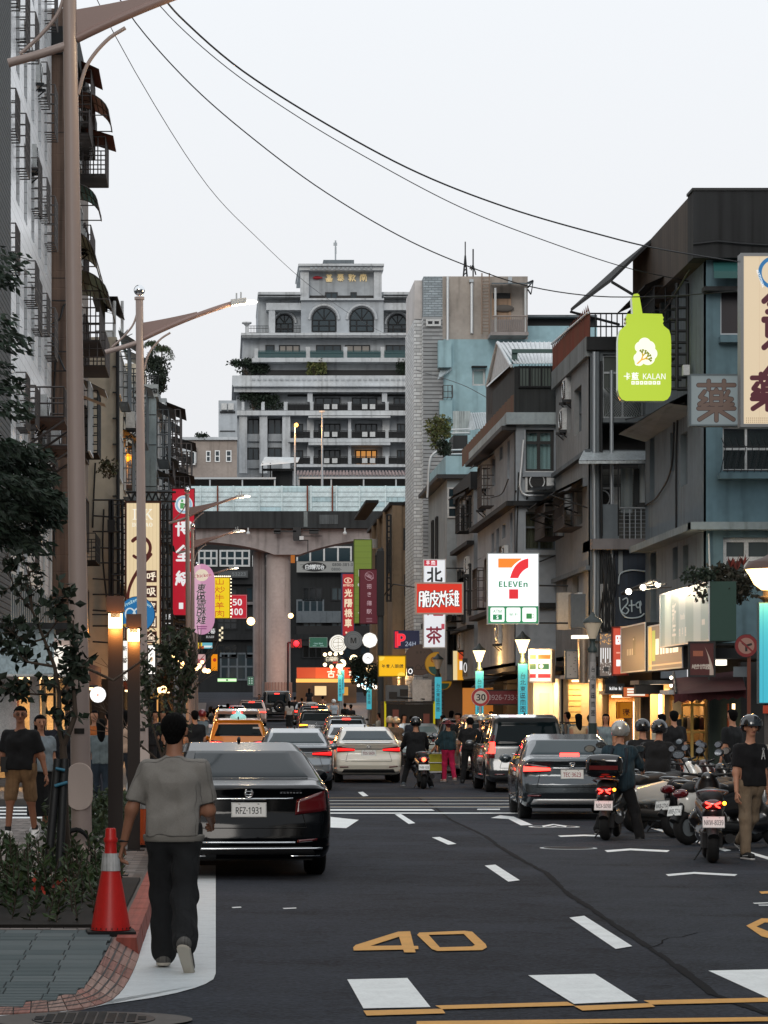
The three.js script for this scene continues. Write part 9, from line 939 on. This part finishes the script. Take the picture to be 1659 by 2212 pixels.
// 3 right-hand side
person('young man in a half helmet, black t-shirt and khaki trousers at the right edge',X(1617,34.3),34.2,Math.PI+.45,{h:1.7,cell:.013,helmet:paint('#1a1a1d',{rough:.1}),yaw:-14,legL:[-16,26,4],footL:-30,legR:[8,4,3],armL:[-4,9,10],armR:[4,10,12],sleeve:.78,baggy:1.2,skin:mat('#b07e64',{rough:.6}),shirt:fabric('#0c0c10'),pants:fabric('#8d7a64'),shoes:M.blk,soles:mat('#c8c8c6'),more:(g,J,h)=>{eyes(g,J,{yaw:-14});const fy=R3(V(0,0,-1),AY,-14),v=new B(),s=new THREE.SphereGeometry(.083*h,20,10,0,6.283,1.0,.62);s.translate(J.head.x+fy.x*.012*h,J.head.y+.028*h,J.head.z+fy.z*.012*h);const q=new B();const sh=new THREE.SphereGeometry(.085*h,16,8,Math.PI*1.5-1.15+.25,2.3,1.02,.62);sh.translate(J.head.x,J.head.y+.024*h,J.head.z);q.add(sh);q.to('visor',mat('#3a4248',{rough:.04,coat:1,trans:.35}),g);const l=new B(),c=J.chest.clone().add(V(-.08,.03,-.16));l.bar(c.clone().add(V(-.025,-.06,0)),c.clone().add(V(0,.05,-.003)),.006).bar(c.clone().add(V(.025,-.06,0)),c.clone().add(V(0,.05,-.003)),.006).bar(c.clone().add(V(-.015,-.02,0)),c.clone().add(V(.015,-.02,0)),.006).add(new THREE.TorusGeometry(.014,.003,5,14).translate(c.x,c.y+.065,c.z));l.to('shirt_emblem',M.wpl,g);const sw=new B();for(const k of 'LR'){const a=J['heel'+k].clone().lerp(J['toe'+k],.2),b=J['heel'+k].clone().lerp(J['toe'+k],.8);for(const s2 of[-1,1])sw.bar(a.clone().add(V(s2*.045,.0,0)),b.clone().add(V(s2*.042,.015,0)),.006);}sw.to('shoe_stripe',M.wpl,g);}});
person('rider in a silver grey helmet and teal denim jacket on the top box scooter',5.66,39.6,-.24,{seat:.83,h:1.72,cell:.015,lean:10,helmet:paint('#a8a59f',{rough:.18,metal:.3}),hair:'none',legL:[38,62,18],legR:[18,22,16],splR:-4,footR:0,armL:[38,16,30],armR:[42,20,28],sleeve:1.8,loose:2,baggy:1.4,shirt:fabric('#2b4552',{map:T.dirt,s:.5}),pants:fabric('#17181b'),shoes:M.blk,more:(g,J)=>{const b=new B();for(const s of[-1,1])b.tube([J.neck.clone().add(V(s*.09,-.03,.1)),J.chest.clone().add(V(s*.11,.02,.15)),J.hip.clone().add(V(s*.1,.12,.14))],.022,6,12);b.to('strap',mat('#16202a',{rough:.9}),g);const v=new THREE.SphereGeometry(.14,16,8,Math.PI*.55,1.1,.9,.8);v.translate(J.head.x+.01,J.head.y+.03,J.head.z);new B().add(v).to('visor',mat('#b8bcbc',{rough:.05,trans:.5,coat:1}),g);}});
person('rider in a black helmet and black t-shirt beyond the grey helmet',X(1418,44.5),44.4,-.35,{seat:.84,h:1.72,lean:12,helmet:paint('#17181b',{rough:.12}),hair:'none',legL:[50,70,12],legR:[45,65,14],armL:[40,14,25],armR:[44,22,20],sleeve:.85,shirt:fabric('#0f1013'),pants:fabric('#14151a')});
person('pillion in a dark helmet between the grey and black helmeted riders',X(1388,46),46,-.2,{seat:.86,h:1.68,lean:6,helmet:paint('#141518',{rough:.2}),hair:'none',legL:[55,75,12],legR:[50,70,12],armL:[30,10,60],armR:[30,10,60],shirt:fabric('#16171a'),pants:fabric('#14151a')});
const rp=[[1180,72,1.6,'#c9b89a','#2a2a2e',2.6,'long','woman in a cream top before the cream lit clothes shop'],[1250,66,1.62,'#d0b088','#1c1c20',.2,'long','woman with bare shoulders and tied black hair by the amber shop'],[1309,63,1.62,'#7f9096','#2c3038',2.9,'long','long haired woman in a grey tank top facing the road'],[1456,53,1.68,'#0d0d10','#0c0c0f',.25,'short','person in a loose black top and shorts walking past the bag shop'],[1583,49,1.7,'#14171a','#16181c',.6,'short','man in a dark green black shirt at the green shopfront'],[1430,56,1.62,'#c8bda8','#3a3a40',.5,'short','woman in a cream blouse with a shoulder bag behind the riders'],[1275,68,1.6,'#b8c0c4','#22252a',-.3,'short','person in a pale shirt hidden beside the unlit lamp post'],[1226,76,1.66,'#1a1b1e','#1a1a1e',1.2,'short','dark figure by the clothes rail in front of the amber shop']];
rp.forEach(([px,d,h,a,b,ry,hair,lab],i)=>person(lab,X(px,d),d,ry,{y:.13,h,hair,legL:i % 2?[6,4]:[-6,8],legR:i % 2?[-8,14]:[8,6],pant:i===3?.42:1,sleeve:i===1?0.05:i===2?.05:.8,loose:i===3?2:1,armR:[6,10,i===2?90:20],shirt:fabric(a),pants:fabric(b),more:i===2?(g,J)=>eyes(g,J):i===5?(g,J)=>{new B().bar(J.shL.clone().add(V(0,.05,.08)),J.hip.clone().add(V(.14,0,.1)),.018).to('bag_strap',M.blk,g);}:undefined}));
{const o=thing('clothes_rail','rail of dark hanging jackets in front of the amber lit shop','clothes rail',V(X(1225,74),.13,-74));new B().bar(V(X(1208,74),1.55,-74),V(X(1252,74),1.55,-74),.015).bar(V(X(1210,74),.13,-74),V(X(1210,74),1.55,-74),.015).bar(V(X(1250,74),.13,-74),V(X(1250,74),1.55,-74),.015).to('rail',M.iron,o);for(let i=0;i<6;i++){const x=X(1213+i*7,74);new B().bar(V(x,1.5,-73.8),V(x,.75,-73.8),.035,6,.08).bar(V(x,1.5,-74.2),V(x,.75,-74.2),.035,6,.08).bar(V(x,1.45,-74.2),V(x,1.45,-73.8),.05,6).to('garment',pick([M.cloth,mat('#4d4238'),mat('#5a5048')]),o);}}
// 4 middle of the road
person('pedestrian in a pink cap, teal patterned shirt and bright pink trousers',X(968,72),72,.25,{h:1.58,cell:.022,fat:1.1,legL:[4,4,1],legR:[-10,16,1],armL:[16,20,30],armR:[46,16,30],sleeve:1.1,loose:1.8,shirt:fabric('#23404a',{map:T.dirt,s:.4}),pants:fabric('#c2184e'),shoes:mat('#a88a80'),hair:'short',hairM:fabric('#7a3a40'),more:(g,J)=>new B().add(new THREE.CylinderGeometry(.16,.19,.03,16).translate(J.head.x,J.head.y+.03,J.head.z)).to('cap_brim',fabric('#7a3a40'),g)});
person('young man all in black leaning forward as he walks by the grey people carrier',X(1014,67),67,-.15,{h:1.72,cell:.022,lean:16,nod:14,legL:[-18,22,4],legR:[12,4,3],armL:[10,14,30],armR:[16,12,34],loose:1.6,shirt:fabric('#0b0b0e'),pants:fabric('#0b0b0d'),shoes:M.blk,soles:M.blk});
person('man in a black shirt turning his head beside the black car',X(990,78),78,2.4,{h:1.76,fat:1.12,armL:[10,14,40],armR:[20,20,50],shirt:fabric('#101114'),pants:fabric('#15161a'),skin:SKIN2});
person('person in a white shirt and half helmet behind the man leaning in black',X(1040,71),71,2.7,{h:1.66,shirt:fabric('#d6d8da'),pants:fabric('#22252c'),helmet:paint('#b8bab4'),hair:'none'});
person('rider in black on the scooter with the bright red tail lamp',X(899,66.5),66.6,0,{seat:.83,h:1.74,cell:.022,wide:1.1,fat:1.15,lean:4,helmet:paint('#0f1316',{rough:.15}),hair:'none',legL:[40,64,16],legR:[16,18,20],armL:[36,18,30],armR:[36,18,30],sleeve:1.9,shirt:fabric('#0d1014'),pants:fabric('#101114'),shoes:mat('#4a5258')});
person('rider in a cream helmet and brown jacket on the two person scooter',X(857,88),88.2,.05,{seat:.84,h:1.66,cell:.024,helmet:paint('#c8b898',{rough:.3}),hair:'none',legL:[45,66,14],legR:[45,66,14],armL:[36,16,30],armR:[36,16,30],sleeve:1.9,shirt:fabric('#6d5f52'),pants:fabric('#26262a')});
person('front rider in a beige helmet on the two person scooter',X(846,88),88.9,.05,{seat:.84,h:1.7,cell:.024,helmet:paint('#b8ab90',{rough:.3}),hair:'none',legL:[45,66,14],legR:[45,66,14],armL:[36,16,30],armR:[36,16,30],sleeve:1.9,shirt:fabric('#8a8d62'),pants:fabric('#26262a')});
const farP=[[625,158,'#c8c4bc','#0e0e10',.1,'woman in a white top and long black skirt crossing far down the road',1],[652,166,'#101114','#101114',.3,'dark figure beside the far scooter lamp',0],[697,172,'#8f6650','#16161a',.1,'person in a brown top before the orange lit fascia',0],[721,160,'#b8c4cc','#3a4048',.4,'person in a pale blue shirt and white helmet at the far right kerb',0],[637,170,'#1a1c20','#17181b',-.2,'dark backpack figure left of the brown top',0],[745,150,'#14171a','#1a1a1e',.5,'dark rider shape under the round tree',0],[758,146,'#23262a','#1c1c20',-.4,'second dark figure under the round tree',0],[1040,98,'#4a3a30','#2a2a2e',.6,'shopper in brown at the lit market stall',0],[1018,96,'#1c1d20','#222',2.2,'shopper in black at the lit market stall',0],[957,97,'#b8a890','#2a2c30',1.0,'woman with a high bun standing near the teal banner',0],[942,104,'#202428','#1c1c20',.2,'dark pedestrian beside the cargo truck',0],[890,92,'#2a3440','#1a1c20',0,'person in slate blue ahead of the middle rider',0]];
farP.forEach(([px,d,a,b,ry,lab,sk],i)=>person(lab,X(px,d),d,ry,{h:1.68,skirt:sk?.85:undefined,legL:i % 2?[8,4]:[-8,10],legR:i % 2?[-8,12]:[8,4],shirt:fabric(a),pants:fabric(b),hair:i===9||sk?'long':'short',helmet:i===3?paint('#d8d8d4'):undefined}));
const more=['white shirt by the far orange lamp','grey hoodie left of the far cars','dark coat near the pillar foot','blue shirt by the left far kerb','pale jacket beside the farthest lamp','black t-shirt beside the stall','brown coat behind the cargo truck','grey top near the teal banner','cream shirt near the optician sign','dark top walking to the crossing','red shirt at the crossing','black dress near the crossing kerb','olive shirt by the market stall','slate shirt behind the black car'];
more.forEach((w,i)=>{const L=i<5||(i>8&&i<12),px=L?[438,486,540,455,500,0,0,0,0,560,585,668][i]:[0,0,0,0,0,1062,872,975,820,0,0,0,1085,1005][i],d=L?104+i*8:92+(i % 5)*6;person('person in a '+w,X(px,d),d,i*1.7,{y:ground(d)+(px<470||px>960?.12:0),h:1.7,legL:i % 2?[6,4]:[-6,10],legR:i % 2?[-7,12]:[8,6],armR:i % 3?[4,8,20]:[20,8,60],shirt:fabric(['#c8c8c4','#6d7074','#15161a','#3a5a7a','#b8b4a8','#101114','#4a3a2e','#7d8488','#cfc6b4','#17181b','#7a2a2a','#0f0f12','#5a5c40','#3a444c'][i]),pants:fabric(i % 2?'#1a1c22':'#2a2c30'),hair:i % 4===3?'long':'short'});});
{const c=thing('hand_trolley','metal hand trolley loaded with yellow boxes beside the pink trousers','trolley',V(X(936,72.5),0,-72.5));const x=X(938,72.5),g=new B();for(const s of[-.28,.28])g.bar(V(x+s,.12,-72.5),V(x+s,1.0,-72.5),.016);for(const y of[.25,.5,.75,1.0])g.bar(V(x-.28,y,-72.5),V(x+.28,y,-72.5),.013);g.bar(V(x-.28,.25,-73.1),V(x+.28,.25,-73.1),.013).bar(V(x-.28,.25,-72.5),V(x-.28,.25,-73.1),.013).bar(V(x+.28,.25,-72.5),V(x+.28,.25,-73.1),.013);g.to('frame',M.alu,c);new B().box(x-.22,.28,-72.55,x+.24,.72,-73.0).to('box',mat('#a8a22a',{map:T.paint,s:.4}),c);for(const s of[-.22,.22]){const w=new THREE.CylinderGeometry(.11,.11,.05,16);w.rotateZ(Math.PI / 2);w.translate(x+s,.11,-72.6);new B().add(w).to('wheel',M.rubber,c);}}
// ---------------------------------------------------------------- plants
function leafMesh(list,L,Wd,name,m,parent){ 
const pos=[],nor=[];const a=V(),s=V(),n=V(),q=V();
for(const[p,dir,k=1]of list){a.copy(dir).normalize();s.set(rr(-1,1),rr(-1,1),rr(-1,1)).cross(a).normalize();n.crossVectors(s,a);const l=L*k,w=Wd*k,b=p,t=p.clone().addScaledVector(a,l),mL=p.clone().addScaledVector(a,l*.45).addScaledVector(s,w).addScaledVector(n,w*.3),mR=p.clone().addScaledVector(a,l*.45).addScaledVector(s,-w).addScaledVector(n,w*.3);for(const v of[b,mL,t,b,t,mR])pos.push(v.x,v.y,v.z);const c=rr(.55,1.5),y=rr(.85,1.35);for(let q=0;q<6;q++)nor.push(c*y,c,c*.8);}
const g=new THREE.BufferGeometry();g.setAttribute('position',new THREE.Float32BufferAttribute(pos,3));g.setAttribute('color',new THREE.Float32BufferAttribute(nor,3));m.vertexColors=true;g.computeVertexNormals();return new B().add(g).to(name,m,parent);
}
const rdir=(up=0)=>V(rr(-1,1),rr(-1,1)+up,rr(-1,1)).normalize();
{ 
const o=thing('planting_bed','dark green shrub bed around the nearest lamp pole beside the red cone','shrubs',V(-1.6,walkH,-24));o.userData.kind='stuff';delete o.userData.category;
const list=[],st=new B();for(let i=0;i<270;i++){const d=rr(21.75,27.6),x=rr(-3.4,-.92-(d<23?.12:0));const h=(.28+.3*rnd())*(d<22.2?.75:1),p=V(x,walkH,-d),tip=p.clone().add(V(rr(-.12,.12),h,rr(-.12,.12)));st.bar(p,tip,.006,3);const n=20;for(let k=0;k<n;k++){const t=.12+.88*k / n,b=p.clone().lerp(tip,t);list.push([b,V(rr(-1,1),.25+.5*t,rr(-1,1)),rr(.7,1.2)]);}}
leafMesh(list,.085,.017,'foliage',mat('#2d4026',{rough:.65}),o);st.to('stem',M.bark,o);new B().box(-3.6,walkH-.02,-21.6,-.82,walkH+.035,-27.8).to('soil',mat('#16130f',{rough:1}),o);const fl=[];for(let i=0;i<12;i++)fl.push([V(rr(-1.55,-1.2),.12+rr(.18,.4),-rr(21.9,23.5)),rdir(.5)]);leafMesh(fl,.05,.02,'red_blossom',mat('#8a2a18'),o);
const o2=thing('planting_bed','second dark shrub bed around the brown lamp posts','shrubs',V(-1.3,walkH,-38));o2.userData.kind='stuff';delete o2.userData.category;const l2=[];for(let i=0;i<150;i++){const d=rr(34.6,42.5),x=rr(-2.2,-.95),h=rr(.35,.62),p=V(x,walkH,-d);for(let k=0;k<18;k++)l2.push([p.clone().add(V(rr(-.1,.1),h*(.1+.9*k / 18),rr(-.1,.1))),rdir(.4)]);}leafMesh(l2,.11,.028,'foliage',mat('#26371f',{rough:.7}),o2);
}
function branchy(o,m,base,segs,depth,spread,leaves,opt={}){ 
const b=opt.b??new B();const go=(p,dir,len,r,k)=>{const q=p.clone().addScaledVector(dir,len);b.bar(p,q,r,6,r*.72);if(k<=opt.leafFrom)for(let i=0;i<opt.n;i++)leaves.push([p.clone().lerp(q,rnd()),rdir(.2),rr(.6,1.25)]);if(!k)return;const n=k>1?2+(rnd()<.35?1:0):2;for(let i=0;i<n;i++){const nd=dir.clone().add(V(rr(-spread,spread),rr(-spread*.35,spread*.6),rr(-spread,spread))).normalize();go(q,nd,len*rr(.68,.88),r*.66,k-1);}};for(const[p,dir,len,r]of segs)go(p,dir,len,r,depth);return b;
}
{ 
const d=25.6,base=V(X(150,d),walkH,-d),o=thing('young_tree','young thin tree with sparse dark leaves and forked trunk in the near bed','tree',base),lv=[];
const q=(a,b2,dd=d)=>P(a,b2,dd),tr=new B();const limb=(pts,r0,r1)=>{for(let i=0;i<pts.length-1;i++)tr.bar(pts[i],pts[i+1],lerp(r0,r1,i / (pts.length-1)),7,lerp(r0,r1,(i+1) / (pts.length-1)));return pts;};
limb([base,q(139,1760),q(138,1650),q(136,1612)],.045,.034);const A=limb([q(136,1612),q(128,1570),q(128,1500),q(118,1440),q(95,1380),q(70,1320),q(58,1260)],.028,.008),C=limb([q(136,1612),q(150,1580),q(163,1545),q(160,1495),q(152,1450),q(160,1400),q(158,1340)],.03,.008),D=limb([q(152,1450),q(180,1440),q(245,1470),q(300,1432),q(330,1400)],.016,.008),E=limb([q(118,1440),q(60,1430),q(20,1400),q(-20,1380)],.014,.006),G=limb([q(120,1500),q(80,1500),q(30,1495),q(-10,1480)],.012,.005),Hh=limb([q(95,1380),q(60,1390),q(10,1355)],.01,.005),I=limb([q(70,1320),q(30,1270),q(12,1200)],.01,.004),J=limb([q(128,1500),q(150,1470),q(172,1440)],.01,.004),K=limb([q(95,1380),q(125,1340),q(138,1270)],.01,.004),Lm=limb([q(70,1320),q(66,1260),q(48,1195)],.009,.004);
for(const[pts,n]of[[A,34],[C,16],[E,32],[G,36],[Hh,20],[I,18],[J,24],[K,26],[Lm,14]])for(let i=0;i<n;i++){const k=Math.floor(rr(1,pts.length-1.01)),p=pts[k].clone().lerp(pts[k+1]??pts[k],rnd());const tw=p.clone().add(V(rr(-.12,.12),rr(-.06,.12),rr(-.12,.12)));tr.bar(p,tw,.004,3);for(let j=0;j<3;j++)lv.push([tw,rdir(),rr(.7,1.2)]);}for(let i=0;i<90;i++)lv.push([q(rr(150,172),rr(1360,1455)).add(V(0,0,rr(-.2,.2))),rdir(),1]);
tr.to('trunk',M.bark,o);leafMesh(lv,.1,.032,'crown',M.leafd,o);
for(const[a,b2,l]of[[125,103,'left'],[140,128,'right']]){const s=thing('tree_stake',l==='left'?'leaning black stake on the outer side of the young tree':'upright black stake close to the big lamp pole','stake',q(b2,1880));new B().bar(q(b2,1885,25.2),q(a,1640,25.4),.04,8).to('stake',M.blk,s);}const tie=thing('tree_tie','blue strap tying the young tree to its stakes','strap',q(130,1690));new B().bar(q(118,1698,25.3),q(146,1690,25.3),.016,5).bar(q(120,1660,25.3),q(140,1664,25.3),.014,5).to('strap',mat('#2f6f88',{rough:.6}),tie);
}
{ 
const d=44,base=V(X(350,d),walkH,-d),o=thing('young_tree','bushy small tree with string lights left of the walking man','tree',base),lv=[],q=(a,b2,dd=d)=>P(a,b2,dd);const b=branchy(o,M.bark,base,[[V(base.x,.12,-d),V(.02,1,0).normalize(),1.0,.04],[V(base.x,1.1,-d),V(-.3,1,.1).normalize(),.55,.022],[V(base.x,1.1,-d),V(.3,.9,-.2).normalize(),.6,.022],[V(base.x,1.0,-d),V(-.7,.6,.1).normalize(),.4,.02]],4,.6,lv,{leafFrom:3,n:12});b.to('trunk',M.bark,o);for(let i=0;i<420;i++){const t=rnd(),a=rr(0,6.28),r=.75*Math.sqrt(rnd());lv.push([V(base.x+Math.cos(a)*r+.05,1.5+1.6*t,-d+Math.sin(a)*r),rdir(),rr(.7,1.1)]);}leafMesh(lv.filter(l=>l[0].x<X(415,d)&&l[0].x>X(300,d)),.12,.035,'crown',mat('#24301c',{rough:.75}),o);
}
{ 
const d=45,o=thing('street_tree','dark feathery tree crown hanging in from the left frame edge','tree',V(X(-120,d),walkH,-d)),lv=[],b=new B(),q=(a,y,dd=d)=>P(a,y,dd);b.bar(V(X(-120,d),.12,-d),V(X(-110,d),10,-d),.16,8,.08);
const fr=[[20,600,70],[40,560,30],[18,690,26],[12,790,22],[45,735,48],[30,830,38],[46,880,52],[20,960,30],[60,965,60],[90,980,76],[70,1010,90],[100,1030,110],[60,1050,110],[120,1075,120],[150,1092,110],[90,1090,120],[40,1100,110],[110,1120,90],[80,1150,90],[55,1170,80],[20,1140,90],[95,1180,50]];
for(const[x,y,w]of fr){const tip=q(x,y,d+rr(-1,1)),root=q(x-150,y-rr(10,40),d+rr(-1,1));b.bar(root,tip,.014,4,.003);const n=Math.round(w*3.2);for(let i=0;i<n;i++){const t=1-Math.pow(rnd(),1.5)*.75,p=root.clone().lerp(tip,t).add(V(rr(-.16,.16),rr(-.16,.1),rr(-.25,.25)));lv.push([p,V(rr(.2,1),rr(-.9,.1),rr(-.6,.6)),rr(.7,1.3)]);}}
b.to('trunk',M.bark,o);leafMesh(lv,.15,.03,'crown',mat('#1d2f26',{rough:.75}),o);
}
function bush(name,label,cat,c,r,n,L,m,sq=[1,1,1],trunk){const o=thing(name,label,cat,V(c.x,c.y-r*sq[1],c.z)),lv=[];const lobes=Array.from({length:9},()=>[rdir().multiplyScalar(r*.55),rr(.35,.6)*r]);for(let i=0;i<n;i++){const[o2,rad]=pick(lobes),v=rdir().multiplyScalar(rad*Math.cbrt(rnd())).add(o2);v.x*=sq[0];v.y*=sq[1];v.z*=sq[2];lv.push([c.clone().add(v),rdir(),rr(.7,1.3)]);}const b=new B();for(let i=0;i<6;i++)b.bar(V(c.x,c.y-r*sq[1],c.z),c.clone().add(rdir().multiplyScalar(r*.6)),r*.03,4,r*.01);b.to('trunk',M.bark,o);leafMesh(lv,L,L*.3,'crown',m,o);return o;}
bush('roof_shrub','dense dark shrub overhanging the meander frieze roof','shrub',P(335,800,121),.75,1900,.12,M.leafd,[1,1.05,1]);bush('roof_shrub','lower dark shrub spilling from the meander frieze roof edge','shrub',P(346,828,120.5),.5,900,.12,M.leafd);
{const o=thing('palm_tree','small palm fronds rising from the left roof garden','palm',P(345,800,122)),b=new B(),lv=[];for(const[cx,cy,n,R]of[[350,752,11,26],[328,740,8,20]]){b.bar(P(cx-1,800,122),P(cx,cy,122),.05,6,.035);for(let i=0;i<n;i++){const a=(i / n)*Math.PI*1.2-.3;let p=P(cx,cy,122);for(let k=1;k<=6;k++){const t=k / 6,q=P(cx+Math.cos(a)*R*t,cy-Math.sin(a)*R*.8*t+R*.55*t*t,122+(i % 3-1)*.2*t);b.bar(p,q,.012,3);for(let j=0;j<6;j++)lv.push([p.clone().lerp(q,rnd()),V(rr(-.6,.6),-1,rr(-.5,.5)),1]);p=q;}}}b.to('trunk',M.bark,o);leafMesh(lv,.2,.018,'crown',mat('#33452e',{rough:.7}),o);}
bush('terrace_tree','dark spreading tree at the left terrace corner of the tower block','tree',P(535,792,331),1.9,1500,.4,M.leafd,[1.55,.55,.8]);bush('terrace_tree','rounded olive tree on the tower block terrace','tree',P(682,795,329.5),1.35,1200,.3,mat('#58603a',{rough:.8}),[1.1,.9,.8]);bush('terrace_tree','dark conical shrub on the right of the tower terrace','shrub',P(868,792,329.5),1.1,900,.26,M.leafd,[.7,1.1,.7]);bush('terrace_tree','greenery filling the left balcony of the tower block','shrub',P(548,862,330),1.5,1300,.34,M.leafd,[1.5,.9,.5]);bush('terrace_tree','second clump of balcony greenery on the tower block','shrub',P(592,868,330),1.2,900,.34,M.leafd,[1.6,.8,.5]);
bush('roof_shrub','small shrub on the low beige block roof','shrub',P(438,941,300),.6,350,.25,M.leafd,[2,.7,1]);bush('roof_shrub','olive leafy shrub on the roof beside the tile strip','shrub',P(948,935,106),.62,1000,.13,mat('#4d5532',{rough:.8}),[.9,1.25,.9]);bush('roof_shrub','dark pot shrub below the olive one near the tile strip','shrub',P(958,968,104.5),.35,500,.12,M.leafd);
bush('creeper_plant','leafy plant with red spiky tops above the green sign','plant',P(1560,1258,57.5),.62,1600,.11,mat('#2a2a22',{rough:.8}),[1.35,.75,1]);bush('creeper_plant','sprawling round leaved twig over the pale green sign corner','plant',P(1512,1243,57),.3,320,.1,M.leafd,[1.4,.6,1]);{const lv=[];const o=thing('spiky_plant','dark red spiky plant above the leafy planter','plant',P(1590,1235,57));for(const[a,b2]of[[1578,1226],[1606,1222],[1592,1232]])for(let i=0;i<14;i++)lv.push([P(a,b2,57),V(rr(-.7,.7),1,rr(-.5,.5)),rr(.7,1.2)]);leafMesh(lv,.24,.025,'foliage',mat('#5a2420'),o);}
bush('street_tree','dark round street tree before the far blue lit shops','tree',P(788,1455,118),.82,2400,.12,M.leafd,[1,1.15,1]);bush('creeper_plant','dark leafy creeper behind the numeral seven sign','plant',P(1190,1330,83),.8,1500,.13,mat('#24281c',{rough:.8}),[.7,1.5,.8]);bush('balcony_plant','thin twiggy plant on a brown building balcony','plant',P(236,1010,95),.4,260,.12,mat('#3a3d28'),[1.2,1,1]);bush('street_tree','dim dark tree left of the far traffic before the pillar','tree',P(375,1480,108),.9,900,.13,mat('#2c2f1c',{rough:.8}),[1.2,1.2,1]);
{const o=thing('blue_light_cluster','cluster of cold blue lights under the far dark tree','lights',P(790,1480,125));for(let i=0;i<34;i++)new B().sph(P(rr(768,826),rr(1460,1488),rr(122,126)),rr(.04,.09),6,5).to('bulb',glow(i % 3?'#9fe8ff':'#fff2dc',3.5),o);}
scene.traverse(o=>{if(o.isMesh||o.isInstancedMesh){o.castShadow=true;o.receiveShadow=true;}});
renderer.render(scene,camera);
